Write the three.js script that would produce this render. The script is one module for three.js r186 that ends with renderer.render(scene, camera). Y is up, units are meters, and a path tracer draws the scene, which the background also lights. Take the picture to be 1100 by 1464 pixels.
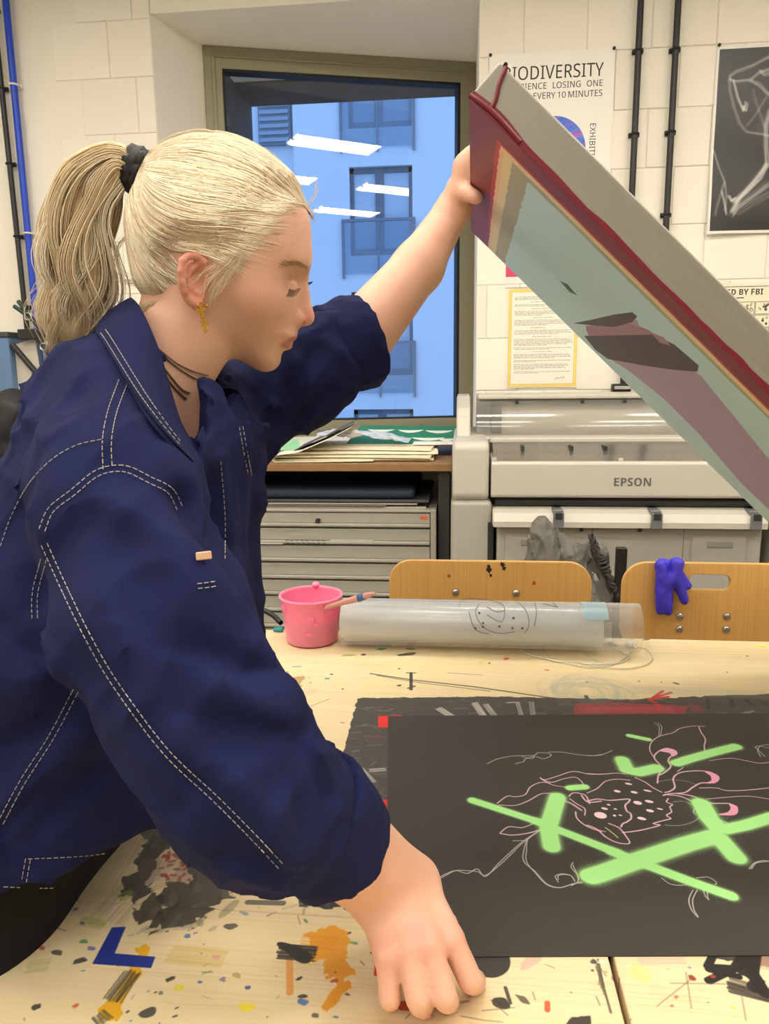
import * as THREE from 'three';
import { mergeGeometries, mergeVertices } from 'three/addons/utils/BufferGeometryUtils.js';
import { RoundedBoxGeometry } from 'three/addons/geometries/RoundedBoxGeometry.js';
import { RectAreaLightUniformsLib } from 'three/addons/lights/RectAreaLightUniformsLib.js';
import { FontLoader } from 'three/addons/loaders/FontLoader.js';
import { TextGeometry } from 'three/addons/geometries/TextGeometry.js';

// ------------------------------------------------------------ camera, sky, exposure
const scene = new THREE.Scene();
const F = 1057, D2R = Math.PI / 180;
const camera = new THREE.PerspectiveCamera(2 * Math.atan(732 / F) / D2R, 1100 / 1464, 0.02, 80);
camera.position.set(0, 1.27, 0);
camera.rotation.order = 'YXZ';
camera.rotation.set(-10.5 * D2R, 6 * D2R, -0.7 * D2R);
camera.updateMatrixWorld(true);
const renderer = new THREE.WebGLRenderer();
renderer.toneMapping = THREE.LinearToneMapping;
renderer.toneMappingExposure = 1.30;
renderer.shadowMap.enabled = true;
RectAreaLightUniformsLib.init();
scene.background = new THREE.Color().setRGB(0.36, 0.70, 1.45);        // dusk sky, the same in every direction
const LAMP = { glow: 12.0, light: 7.5, color: new THREE.Color().setRGB(1.0, 0.925, 0.80) };

// ------------------------------------------------------------ helpers
const V = (x, y, z) => new THREE.Vector3(x, y, z);
const rng = (s) => () => { s = (s + 0x6d2b79f5) | 0; let t = Math.imul(s ^ (s >>> 15), 1 | s); t = (t + Math.imul(t ^ (t >>> 7), 61 | t)) ^ t; return ((t ^ (t >>> 14)) >>> 0) / 4294967296; };
const clamp = (x, a, b) => Math.min(b, Math.max(a, x)), mix = (a, b, t) => a + (b - a) * t, sstep = (a, b, x) => { const t = clamp((x - a) / (b - a), 0, 1); return t * t * (3 - 2 * t); };
// measured points: where the sight line through a photo pixel meets a plane of the room
const EYE = camera.position.clone();
const sight = (px, py) => V((px - 550) / F, -(py - 732) / F, -1).applyQuaternion(camera.quaternion);
const onZ = (px, py, z) => { const r = sight(px, py); return EYE.clone().addScaledVector(r, (z - EYE.z) / r.z); };
const onY = (px, py, y) => { const r = sight(px, py); return EYE.clone().addScaledVector(r, (y - EYE.y) / r.y); };
const at = (px, py, depth) => EYE.clone().addScaledVector(sight(px, py), depth);
const onPlane = (px, py, o, n) => { const r = sight(px, py); return EYE.clone().addScaledVector(r, o.clone().sub(EYE).dot(n) / r.dot(n)); };

function std(color, roughness = 0.7, more = {}) {
  const { physical, ...rest } = more;
  const m = new (physical ? THREE.MeshPhysicalMaterial : THREE.MeshStandardMaterial)({ roughness, ...rest });
  if (Array.isArray(color)) m.color.setRGB(...color); else m.color.set(color);
  return m;
}
function canvasTexture(w, h, draw, srgb = true) {
  const c = document.createElement('canvas'); c.width = w; c.height = h;
  draw(c.getContext('2d'), w, h);
  const t = new THREE.CanvasTexture(c);
  if (srgb) t.colorSpace = THREE.SRGBColorSpace;
  t.wrapS = t.wrapT = THREE.RepeatWrapping; t.magFilter = THREE.LinearFilter;
  return t;
}
// tiling value noise, several octaves, 0..1
function noiseField(n, seed, octaves = 5, base = 4, gain = 0.55) {
  const out = new Float32Array(n * n), R = rng(seed); let amp = 1, sum = 0;
  for (let o = 0; o < octaves; o++) {
    const g = base << o; if (g > n) break;
    const grid = new Float32Array(g * g); for (let i = 0; i < g * g; i++) grid[i] = R();
    for (let y = 0; y < n; y++) for (let x = 0; x < n; x++) {
      const fx = (x / n) * g, fy = (y / n) * g, ix = fx | 0, iy = fy | 0; let u = fx - ix, v = fy - iy; u = u * u * (3 - 2 * u); v = v * v * (3 - 2 * v);
      const a = grid[(iy % g) * g + (ix % g)], b = grid[(iy % g) * g + ((ix + 1) % g)], c = grid[((iy + 1) % g) * g + (ix % g)], d = grid[((iy + 1) % g) * g + ((ix + 1) % g)];
      out[y * n + x] += amp * mix(mix(a, b, u), mix(c, d, u), v);
    }
    sum += amp; amp *= gain;
  }
  for (let i = 0; i < out.length; i++) out[i] /= sum;
  return out;
}
function dataTexture(n, f, srgb = false) {          // f(i, x, y) -> [r, g, b] 0..255
  const d = new Uint8Array(n * n * 4);
  for (let y = 0; y < n; y++) for (let x = 0; x < n; x++) { const i = y * n + x, c = f(i, x, y); d[i * 4] = c[0]; d[i * 4 + 1] = c[1]; d[i * 4 + 2] = c[2]; d[i * 4 + 3] = 255; }
  const t = new THREE.DataTexture(d, n, n, THREE.RGBAFormat);
  t.wrapS = t.wrapT = THREE.RepeatWrapping; t.magFilter = t.minFilter = THREE.LinearFilter; if (srgb) t.colorSpace = THREE.SRGBColorSpace; t.needsUpdate = true;
  return t;
}
const rep = (t, x, y = x) => { const c = t.clone(); c.repeat.set(x, y); c.needsUpdate = true; return c; };
const N1 = noiseField(512, 11, 6, 4), N2 = noiseField(512, 23, 4, 32, 0.7);
const grainBump = dataTexture(512, (i) => { const v = 255 * clamp(N2[i], 0, 1); return [v, v, v]; });
const plasterBump = dataTexture(512, (i) => { const v = 255 * clamp(0.5 * N1[i] + 0.5 * N2[i], 0, 1); return [v, v, v]; });
const mottle = (c, amount, field = N1) => dataTexture(512, (i) => { const k = 1 + amount * (field[i] - 0.5) * 2; return c.map((v) => clamp(v * k, 0, 255)); }, true);

function place(g, x = 0, y = 0, z = 0, rx = 0, ry = 0, rz = 0) { if (rx) g.rotateX(rx); if (ry) g.rotateY(ry); if (rz) g.rotateZ(rz); g.translate(x, y, z); return g; }
const plain = (g) => { const n = g.index ? g.toNonIndexed() : g; for (const k of Object.keys(n.attributes)) if (!['position', 'normal', 'uv', 'color'].includes(k)) n.deleteAttribute(k); if (!n.attributes.normal) n.computeVertexNormals(); if (!n.attributes.uv) n.setAttribute('uv', new THREE.BufferAttribute(new Float32Array(n.attributes.position.count * 2), 2)); n.morphAttributes = {}; return n; };
const join = (...gs) => mergeGeometries(gs.flat().map(plain));
// uv in metres, from the axis each triangle faces
function boxUV(g0) {
  const g = g0.index ? g0.toNonIndexed() : g0, p = g.attributes.position, uv = new Float32Array(p.count * 2), a = V(), b = V(), c = V();
  for (let i = 0; i < p.count; i += 3) {
    a.fromBufferAttribute(p, i); b.fromBufferAttribute(p, i + 1).sub(a); c.fromBufferAttribute(p, i + 2).sub(a); b.cross(c);
    const x = Math.abs(b.x), y = Math.abs(b.y), z = Math.abs(b.z);
    for (let k = 0; k < 3; k++) {
      const q = i + k; let u, v;
      if (x >= y && x >= z) { u = p.getZ(q); v = p.getY(q); } else if (y >= z) { u = p.getX(q); v = p.getZ(q); } else { u = p.getX(q); v = p.getY(q); }
      uv[q * 2] = u; uv[q * 2 + 1] = v;
    }
  }
  g.setAttribute('uv', new THREE.BufferAttribute(uv, 2));
  return g;
}
const box = (w, h, d, x = 0, y = 0, z = 0) => boxUV(place(new THREE.BoxGeometry(w, h, d), x, y, z));
const span = (x0, x1, y0, y1, z0, z1) => box(Math.abs(x1 - x0), Math.abs(y1 - y0), Math.abs(z1 - z0), (x0 + x1) / 2, (y0 + y1) / 2, (z0 + z1) / 2);
const rbox = (w, h, d, r, x = 0, y = 0, z = 0, seg = 3) => boxUV(place(new RoundedBoxGeometry(w, h, d, seg, Math.min(r, w / 2.01, h / 2.01, d / 2.01)), x, y, z));
const rspan = (x0, x1, y0, y1, z0, z1, r = 0.004) => rbox(Math.abs(x1 - x0), Math.abs(y1 - y0), Math.abs(z1 - z0), r, (x0 + x1) / 2, (y0 + y1) / 2, (z0 + z1) / 2);
const cyl = (r0, r1, h, x = 0, y = 0, z = 0, seg = 24) => place(new THREE.CylinderGeometry(r0, r1, h, seg), x, y, z);
function bar(a, b, r, seg = 10, r1 = r) {            // a rod between two points
  const d = b.clone().sub(a), g = new THREE.CylinderGeometry(r1, r, d.length(), seg);
  g.applyQuaternion(new THREE.Quaternion().setFromUnitVectors(V(0, 1, 0), d.normalize())); g.translate((a.x + b.x) / 2, (a.y + b.y) / 2, (a.z + b.z) / 2);
  return g;
}
const tube = (pts, r, seg = 40, rad = 8, closed = false) => new THREE.TubeGeometry(new THREE.CatmullRomCurve3(pts, closed, 'centripetal'), seg, r, rad, closed);
// a slab with chamfered front rim, front face towards +z
function tile(w, h, d, c) {
  const X = w / 2, Y = h / 2, p = [], q = (a, b, e, f) => p.push(...a, ...b, ...e, ...a, ...e, ...f);
  const O = [[-X, -Y], [X, -Y], [X, Y], [-X, Y]], I = O.map(([x, y]) => [x - Math.sign(x) * c, y - Math.sign(y) * c]);
  q(...I.map(([x, y]) => [x, y, d]));
  for (let i = 0; i < 4; i++) { const j = (i + 1) % 4; q([...O[i], d - c], [...O[j], d - c], [...I[j], d], [...I[i], d]); q([...O[i], 0], [...O[j], 0], [...O[j], d - c], [...O[i], d - c]); }
  const g = new THREE.BufferGeometry(); g.setAttribute('position', new THREE.Float32BufferAttribute(p, 3)); g.computeVertexNormals();
  return boxUV(g);
}
function extrude(pts, depth, bevel = 0, holes = []) {   // 2-D outline in xy, thickness along z from 0
  const s = new THREE.Shape(pts.map(([x, y]) => new THREE.Vector2(x, y)));
  for (const h of holes) s.holes.push(new THREE.Path(h.map(([x, y]) => new THREE.Vector2(x, y))));
  return new THREE.ExtrudeGeometry(s, { depth: depth - 2 * bevel, bevelEnabled: bevel > 0, bevelThickness: bevel, bevelSize: bevel, bevelOffset: -bevel, bevelSegments: 2, curveSegments: 12 }).translate(0, 0, bevel);
}
function roundRect(x0, y0, x1, y1, r, n = 8) {
  const o = [], c = [[x1 - r, y0 + r, -90], [x1 - r, y1 - r, 0], [x0 + r, y1 - r, 90], [x0 + r, y0 + r, 180]];
  for (const [x, y, a] of c) for (let i = 0; i <= n; i++) { const t = (a + (90 * i) / n) * D2R; o.push([x + r * Math.cos(t), y + r * Math.sin(t)]); }
  return o;
}

const taken = new Map();
function numbered(name) { const n = taken.get(name) ?? 0; taken.set(name, n + 1); return n ? name + '_' + String(n).padStart(3, '0') : name; }
function obj(name, geometry, material, parent) {
  const g = Array.isArray(geometry) ? join(geometry) : geometry;
  const m = new THREE.Mesh(g, material); m.name = parent ? name : numbered(name); m.castShadow = m.receiveShadow = true;
  (parent ?? scene).add(m);
  return m;
}
function thing(name, label, category, pos = [0, 0, 0], group) {
  const o = new THREE.Group(); o.name = numbered(name); o.position.set(...(pos.isVector3 ? pos.toArray() : pos)); o.userData = { label, category };
  if (group) o.userData.group = group;
  scene.add(o); return o;
}
function tag(o, label, category, group) { Object.assign(o.userData, { label, category }); if (group) o.userData.group = group; return o; }
function structure(o, label) { o.userData.kind = 'structure'; if (label) Object.assign(o.userData, { label, category: o.userData.category ?? 'structure' }); return o; }
// geometry given in room coordinates, for a part of a thing that stands elsewhere
const local = (g, o) => { g.translate(-o.position.x, -o.position.y, -o.position.z); return g; };

// ------------------------------------------------------------ the room
const WZ = -3.3, XL = -3.4, XR = 4.2, ZN = 4.2, CEIL = 3.3;
const OL = -1.306, OLI = -1.192, OR = 0.06, OT = 2.765, OB = 0.965, WOUT = -4.36;
const mWall = std('#f4efe2', 0.85, { bumpMap: rep(plasterBump, 3), bumpScale: 0.0016 });
const mConcrete = std('#a9a59c', 0.9, { bumpMap: rep(plasterBump, 1), bumpScale: 0.003 });
const mFloor = std('#8d8880', 0.75, { bumpMap: rep(plasterBump, 1), bumpScale: 0.001 });
const mDark = std('#17181a', 0.55), mBlackPlastic = std('#1c1c1d', 0.45), mSteel = std('#b9b9b6', 0.3, { metalness: 1 });

const planX = (pts, y0, y1) => boxUV(place(extrude(pts.map(([x, z]) => [x, -z]), y1 - y0), 0, y0, 0, -Math.PI / 2));
const wallBack = new THREE.Group(); wallBack.name = 'wall_back'; scene.add(wallBack);
structure(wallBack, 'white painted block wall around the angled window'); wallBack.userData.category = 'wall';
obj('wall_core', [
  planX([[XL - 0.2, WZ], [OL, WZ], [OLI, -3.62], [OLI, WOUT], [XL - 0.2, WOUT]], 0, CEIL),
  span(OR, XR + 0.2, 0, CEIL, WZ, WOUT), span(OL - 0.01, OR, OT, CEIL, WZ, WOUT), span(OL - 0.01, OR, 0, OB, WZ, WOUT)], mWall, wallBack);
{ // painted blocks, 248 x 222 mm, thin open joints
  const BW = 0.248, BH = 0.2215, y0 = 2.747, R = rng(5);
  const mats = ['#f5f0e3', '#f2ede0', '#f7f2e6'].map((c) => std(c, 0.82, { bumpMap: rep(plasterBump, 3), bumpScale: 0.0014 }));
  const shapes = new Map();
  const block = (x0, x1, yb, yt) => {
    if (x1 - x0 < 0.03) return;
    const w = x1 - x0 - 0.0032, h = yt - yb - 0.0032, k = w.toFixed(3) + h.toFixed(3);
    if (!shapes.has(k)) shapes.set(k, tile(w, h, 0.006, 0.0022));
    const m = obj('block', shapes.get(k), mats[(R() * 3) | 0], wallBack); m.position.set((x0 + x1) / 2, (yb + yt) / 2, WZ - 0.0005 + (R() - 0.5) * 0.0016);
  };
  for (let r = -1; r < 9; r++) {
    const yt = y0 - r * BH, yb = yt - BH, off = (((r % 2) + 2) % 2) ? 0.112 : 0;
    for (let k = -8; k < 12; k++) {
      const x0 = 0.239 + off + k * BW, x1 = x0 + BW;
      if (x1 < -2.3 || x0 > 1.9) continue;
      if (x1 <= OL - 0.03 || x0 >= OR) block(x0, x1, yb, yt);
      else if (x0 < OL && yt < 2.6) block(x0, OL, yb, yt);
      else if (x0 < OL) block(x0, OL, yb, yt);
      else if (x1 > OR) block(OR, x1, yb, yt);
    }
  }
}
const shell = (name, g, m, label) => structure(obj(name, g, m), label);
shell('wall_left', span(XL - 0.2, XL, 0, CEIL, WZ, ZN), mWall, 'plain white wall at the end of the workshop').userData.category = 'wall';
shell('wall_right', span(XR, XR + 0.2, 0, CEIL, WZ, ZN), mWall, 'plain white wall past the printer').userData.category = 'wall';
shell('wall_front', span(XL - 0.2, XR + 0.2, 0, CEIL, ZN, ZN + 0.2), mWall, 'plain white wall facing the window').userData.category = 'wall';
shell('floor', span(XL - 0.2, XR + 0.2, -0.2, 0, WOUT, ZN + 0.2), mFloor, 'grey workshop floor').userData.category = 'floor';
shell('ceiling', span(XL - 0.2, XR + 0.2, CEIL, CEIL + 0.25, WOUT, ZN + 0.2), mConcrete, 'raw concrete ceiling above the hanging lamps').userData.category = 'ceiling';

// ------------------------------------------------------------ window, set at a slant in the deep opening
{
  const w = new THREE.Group(); w.name = 'window_1'; w.position.set(OLI, 0, -3.618); w.rotation.y = Math.atan2(0.364, 1.254); scene.add(w);
  structure(w, 'olive grey metal window set at a slant in the white opening'); w.userData.category = 'window';
  const L = 1.306, y0 = 0.945, y1 = OT, mF = std('#8f8b72', 0.42, { metalness: 0.25, bumpMap: rep(grainBump, 6), bumpScale: 0.0002 }), mG = std('#0c0d0e', 0.6);
  const f = 0.082, t = 0.095, b = 0.10;
  obj('frame', [rspan(0, f, y0, y1, -0.06, 0.008, 0.003), rspan(L - f, L + 0.03, y0, y1, -0.06, 0.008, 0.003), rspan(f - 0.002, L - f + 0.002, y1 - t, y1, -0.06, 0.008, 0.003), rspan(f - 0.002, L - f + 0.002, y0, y0 + b, -0.06, 0.008, 0.003),
    rspan(f * 0.42, f * 0.62, y0 + 0.03, y1 - 0.04, 0.006, 0.016, 0.003), rspan(0.035, L - 0.03, y0 + 0.05, y0 + 0.062, 0.006, 0.016, 0.003), rspan(0.035, L - 0.03, y1 - 0.05, y1 - 0.04, 0.006, 0.014, 0.003)], mF, w);
  obj('gasket', [span(f, f + 0.011, y0 + b, y1 - t, -0.05, 0.004), span(L - f - 0.014, L - f, y0 + b, y1 - t, -0.05, 0.004), span(f, L - f, y1 - t - 0.011, y1 - t, -0.05, 0.004), span(f, L - f, y0 + b, y0 + b + 0.008, -0.05, 0.004)], mG, w);
  const glass = new THREE.MeshPhysicalMaterial({ color: 0xffffff, roughness: 0, transmission: 1, thickness: 0, ior: 1.62 });
  obj('pane', span(f, L - f, y0 + b, y1 - t, -0.028, -0.022), glass, w);
  obj('hinge', [rspan(0.92, 0.95, y0 + 0.035, y0 + 0.055, 0.008, 0.02, 0.003), rspan(1.01, 1.03, y0 + 0.06, y0 + 0.072, 0.008, 0.018, 0.003), rspan(0.60, 0.62, y0 + 0.05, y0 + 0.075, 0.008, 0.016, 0.003)], std('#8a8878', 0.35, { metalness: 0.7 }), w);
  // dark lining of the outer part of the opening
  const mo = std('#4c4945', 0.8);
  const lin = obj('trim_1', [span(OLI, OLI + 0.012, OB, OT, -3.72, WOUT - 0.02), span(OLI, OR, OT - 0.012, OT, -4.06, WOUT - 0.02), span(OR - 0.012, OR, OB, OT, -4.06, WOUT - 0.02)], mo);
  structure(lin, 'dark grey lining of the outer window opening'); lin.userData.category = 'trim';
}

// ------------------------------------------------------------ ceiling lamps, hung in rows (their images show in the window pane)
{
  const W = 0.29, Ln = 0.70, H = 3.0;
  const mHouse = std('#e9e8e4', 0.4), mGlow = std('#ffffff', 0.5, { emissive: LAMP.color, emissiveIntensity: LAMP.glow });
  const gHouse = join(rspan(-Ln / 2, Ln / 2, 0.012, 0.055, -W / 2, W / 2, 0.006), span(-Ln / 2, Ln / 2, -0.006, 0.02, -W / 2, -W / 2 + 0.012), span(-Ln / 2, Ln / 2, -0.006, 0.02, W / 2 - 0.012, W / 2), span(-Ln / 2, Ln / 2, -0.006, 0.014, -0.012, 0.012));
  const gTube = rspan(-Ln / 2 + 0.01, Ln / 2 - 0.01, 0.0, 0.012, -0.056, 0.056, 0.005);
  const gRod = cyl(0.004, 0.004, CEIL - H - 0.055, 0, 0.055 + (CEIL - H - 0.055) / 2, 0, 8);
  const rows = [[-1.785, [-2.1, -0.95, 0.25, 1.4, 2.55], 'over the printer row'], [-0.715, [-2.15, -1.0, 0.145, 1.31, 2.45], 'over the worktable'], [0.33, [-2.17, -1.02, 0.13, 1.28, 2.43], 'over the near end of the worktable'], [1.5, [-2.45, -1.3, -0.15], 'over the open floor'], [2.7, [-2.45, -1.3, -0.15], 'near the far wall']];
  for (const [z, xs, where] of rows) for (const x of xs) {
    const o = thing('ceiling_lamp', 'long white two tube lamp hung from the ceiling ' + where, 'lamp', [x, H, z], 'lamps hung ' + where);
    obj('housing', gHouse, mHouse, o);
    for (const s of [-1, 1]) { const m = obj('light_tube', gTube, mGlow, o); m.position.z = s * 0.072; const rod = obj('hanger', gRod, mSteel, o); rod.position.x = s * 0.28; }
    const l = new THREE.RectAreaLight(LAMP.color, LAMP.light, Ln - 0.04, W - 0.04); l.position.set(0, -0.008, 0); l.rotation.x = -Math.PI / 2; l.castShadow = true; l.name = 'lamp_light'; o.add(l);
  }
}

// ------------------------------------------------------------ across the street
{
  const Z = -18, R = rng(3);
  const bld = thing('apartment_building', 'pale rendered apartment house with balcony windows across the street', 'building', [-2, -6, Z]);
  const P = (g) => local(g, bld), mR = std('#dcdcda', 0.9, { bumpMap: rep(plasterBump, 0.6), bumpScale: 0.01 }), mFr = std('#686c72', 0.6), mGl = std('#b9c0c4', 0.25), mRail = std('#7b7f84', 0.5, { metalness: 0.4 });
  const cols = [[-8.6, -7.15], [-2.62, -1.16], [2.0, 3.46]], rowsY = [-1.5, 1.26, 4.03, 6.8, 9.57];
  // facade made of piers and spandrels, so that the windows sit in real openings
  const parts = []; const xs = [-12, ...cols.flat(), 8]; 
  const piers = [[-12, -8.6, Z - 0.25], [-7.15, -3.9, Z - 0.25], [-3.9, -2.62, Z], [-1.16, 2.0, Z], [3.46, 8, Z]];
  for (const [a, b, z] of piers) parts.push(span(a, b, -6, 13, z, z - 0.5));
  for (const [a, b] of cols) { let y = -6; const z = a < -5 ? Z - 0.25 : Z; for (const r of rowsY) { parts.push(span(a, b, y, r, z, z - 0.5)); y = r + 1.95; } parts.push(span(a, b, y, 13, z, z - 0.5)); }
  obj('facade', parts.map(P), mR, bld);
  obj('inner_wall', P(span(-12, 8, -6, 13, Z - 1.6, Z - 1.7)), std('#6d757e', 0.9), bld);
  for (const [a, b] of cols) for (const r of rowsY) {
    const z = a < -5 ? Z - 0.25 : Z, fr = obj('window', [span(a, a + 0.09, r, r + 1.95, z - 0.12, z - 0.2), span(b - 0.09, b, r, r + 1.95, z - 0.12, z - 0.2), span(a, b, r, r + 0.16, z - 0.12, z - 0.2), span(a, b, r + 1.83, r + 1.95, z - 0.12, z - 0.2), span((a + b) / 2 - 0.14, (a + b) / 2 + 0.06, r, r + 1.95, z - 0.11, z - 0.2)].map(P), mFr, bld);
    for (const [p, q] of [[a + 0.09, (a + b) / 2 - 0.14], [(a + b) / 2 + 0.06, b - 0.09]]) obj('pane', P(span(p, q, r + 0.16, r + 1.83, z - 0.16, z - 0.17)), mGl, fr);
    const x0 = a - 0.19, x1 = b + 0.07, top = r + 0.77, bot = r - 0.52;
    const rail = obj('balcony_rail', [span(x0, x1, top - 0.03, top + 0.03, z + 0.05, z + 0.10), span(x0, x0 + 0.05, bot, top, z + 0.02, z + 0.08), span(x1 - 0.05, x1, bot, top, z + 0.02, z + 0.08), span((x0 + x1) / 2 - 0.02, (x0 + x1) / 2 + 0.02, bot, top, z + 0.03, z + 0.07)].map(P), mRail, bld);
    obj('glass_panel', P(span(x0 + 0.05, x1 - 0.05, bot + 0.1, top - 0.03, z + 0.05, z + 0.06)), new THREE.MeshPhysicalMaterial({ color: 0xdfe8ee, roughness: 0.05, transmission: 0.9, thickness: 0 }), rail);
  }
  // grey louvred stair window
  const lv = obj('louvre_window', P(span(-4.74, -3.98, 6.56, 8.6, Z - 0.2, Z - 0.1)), std('#7d858c', 0.7), bld);
  for (let k = 0; k < 13; k++) obj('slat', P(span(-4.70, -4.02, 6.62 + k * 0.15, 6.70 + k * 0.15, Z - 0.1, Z - 0.05)), std('#99a0a6', 0.6), lv);
  structure(obj('ground', span(-30, 30, -6.2, -6, WOUT - 1, -40), std('#6a6a68', 0.95)), 'grey street between the two houses').userData.category = 'ground';
}

// ------------------------------------------------------------ conduits on the wall
function conduit(x, color, r, yTop, yBottom, clips, label, clipColor, x2 = x) {
  const o = thing(color === 'blue' ? 'blue_conduit' : 'black_conduit', label, 'conduit', [x, yBottom, WZ + 0.02 + r]);
  obj('pipe', bar(V(x2 - x, 0, 0), V(0, yTop - yBottom, 0), r, 14), color === 'blue' ? std('#1c46c8', 0.4) : std('#26262a', 0.45), o);
  for (const y of clips) {
    const k = x2 + (x - x2) * (y - yBottom) / (yTop - yBottom) - x;
    obj('clip', [place(new THREE.TorusGeometry(r + 0.002, 0.0045, 6, 16), k, y - yBottom, 0, Math.PI / 2), rbox(r * 3.4, 0.018, 0.012, 0.003, k, y - yBottom, -r - 0.006), cyl(0.004, 0.004, 0.008, k + r * 1.4, y - yBottom, -r + 0.002, 8)], clipColor, o);
  }
}
const mClip = std('#1a1a1c', 0.5), mWhiteClip = std('#e8e6e2', 0.5);
conduit(-1.917, 'blue', 0.0145, CEIL, 0.3, [2.51, 1.905, 1.3], 'thin blue conduit running down the white wall beside a black one', mWhiteClip);
conduit(-1.983, 'black', 0.0115, CEIL, 0.3, [2.805, 2.501, 2.197, 1.895, 1.59, 1.28], 'thin black conduit with clips beside the blue conduit', mClip, -1.955);
conduit(0.681, 'black', 0.0125, CEIL, 1.1, [2.815, 2.51, 2.205, 1.9, 1.595, 1.29], 'black wall conduit beside the white exhibition poster', mClip);
conduit(0.822, 'black', 0.0125, CEIL, 0.9, [2.81, 2.507, 2.207, 1.896, 1.59, 1.28], 'black wall conduit beside the dark x-ray poster', mClip);
{
  const p = onZ(886, 556, WZ), o = thing('wall_socket', 'small black wall socket at the foot of a black conduit', 'socket', [p.x, p.y, WZ + 0.006]);
  obj('body', rbox(0.075, 0.045, 0.05, 0.006, 0, 0, 0.025), mBlackPlastic, o); obj('cover', rbox(0.066, 0.014, 0.012, 0.003, 0, 0.006, 0.054), std('#b9b6ae', 0.5), o);
}

// ------------------------------------------------------------ posters and notices
const mPin = std('#202022', 0.35), gPin = join(new THREE.SphereGeometry(0.0065, 10, 8).scale(1, 1, 0.7), cyl(0.004, 0.006, 0.006, 0, 0, 0, 10).rotateX(Math.PI / 2));
function sheet(name, label, x0, y0, w, h, tex, { curl = 0.004, pins = [], edge = '#f2eee6', rough = 0.6, turn = 0 } = {}) {
  const o = thing(name, label, 'poster', [x0, y0 - h, WZ + 0.0085]), nx = 12, ny = 14, g = new THREE.PlaneGeometry(w, h, nx, ny).translate(w / 2, h / 2, 0), p = g.attributes.position;
  const back = g.clone();
  for (const [gg, dz] of [[g, 0.0009], [back, 0]]) { const q = gg.attributes.position; for (let i = 0; i < q.count; i++) { const u = q.getX(i) / w, v = q.getY(i) / h; q.setZ(i, dz + curl * ((1 - v) ** 3 * (0.5 + 0.5 * Math.cos(u * 5)) + 0.35 * Math.sin(v * 7 + u * 2) ** 2 * (1 - v))); } gg.computeVertexNormals(); }
  o.rotation.z = turn;
  obj('print', g, std('#ffffff', rough, { map: tex }), o);
  obj('sheet', back, std(edge, 0.7, { side: THREE.DoubleSide }), o);
  for (const [px, py] of pins) { const m = obj('pin', gPin, mPin, o); m.position.set(px, py, 0.006); }
  return o;
}
{ // exhibition poster
  const a = onZ(700, 80, WZ), w = 0.495, h = 0.70;
  const t = canvasTexture(1024, 1448, (c, W, H) => {
    c.fillStyle = '#f6f2ea'; c.fillRect(0, 0, W, H); c.fillStyle = '#1f1f20';
    const fit = (s, x0, x1, y, size, weight = '') => { c.font = weight + size + 'px sans-serif'; const k = (x1 - x0) / c.measureText(s).width; c.save(); c.translate(x0, y); c.scale(k, 1); c.fillText(s, 0, 0); c.restore(); };
    fit('BIODIVERSITY', 105, 935, 205, 142);
    const just = (words, y, size) => { c.font = size + 'px sans-serif'; const ws = words.map((s) => c.measureText(s).width), gap = (830 - ws.reduce((p, q) => p + q, 0)) / (words.length - 1); let x = 105; words.forEach((s, i) => { c.fillText(s, x, y); x += ws[i] + gap; }); };
    just(['EXPERIENCE', 'LOSING', 'ONE'], 281, 68); just(['SPECIES', 'EVERY', '10', 'MINUTES'], 357, 68);
    const cx = 545, cy = 760, r = 265; c.save(); c.beginPath(); c.arc(cx, cy, r, 0, 7); c.clip();
    c.fillStyle = '#3f74dc'; c.fillRect(0, 0, W, H);
    const R = rng(8); const cs = ['#3b62d6', '#4d8be6', '#6a4fd0', '#8a5bd8', '#c65fc8', '#e06ab0', '#2f55c4', '#5aa0ea'];
    for (let i = 0; i < 240; i++) { c.save(); c.translate(cx + (R() - 0.5) * 2 * r, cy + (R() - 0.5) * 2 * r); c.rotate(-0.45 + (R() - 0.5) * 0.5); c.globalAlpha = 0.35; c.fillStyle = cs[(R() * cs.length) | 0]; c.beginPath(); c.ellipse(0, 0, 30 + R() * 90, 5 + R() * 22, 0, 0, 7); c.fill(); c.restore(); }
    c.globalAlpha = 0.8; c.strokeStyle = '#d266c9'; c.lineWidth = 26; c.beginPath(); c.moveTo(330, 840); c.quadraticCurveTo(560, 690, 800, 640); c.stroke(); c.restore();
    c.save(); c.translate(842, 560); c.rotate(Math.PI / 2); c.font = '66px sans-serif'; c.fillStyle = '#1f1f20'; c.fillText('EXHIBITION', 0, 0); c.restore();
  });
  sheet('exhibition_poster', 'white BIODIVERSITY poster with a blue and pink globe, pinned to the wall', a.x, a.y, w, h, t, { pins: [[0.004, h - 0.002], [w - 0.006, h - 0.002]] });
}
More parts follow.
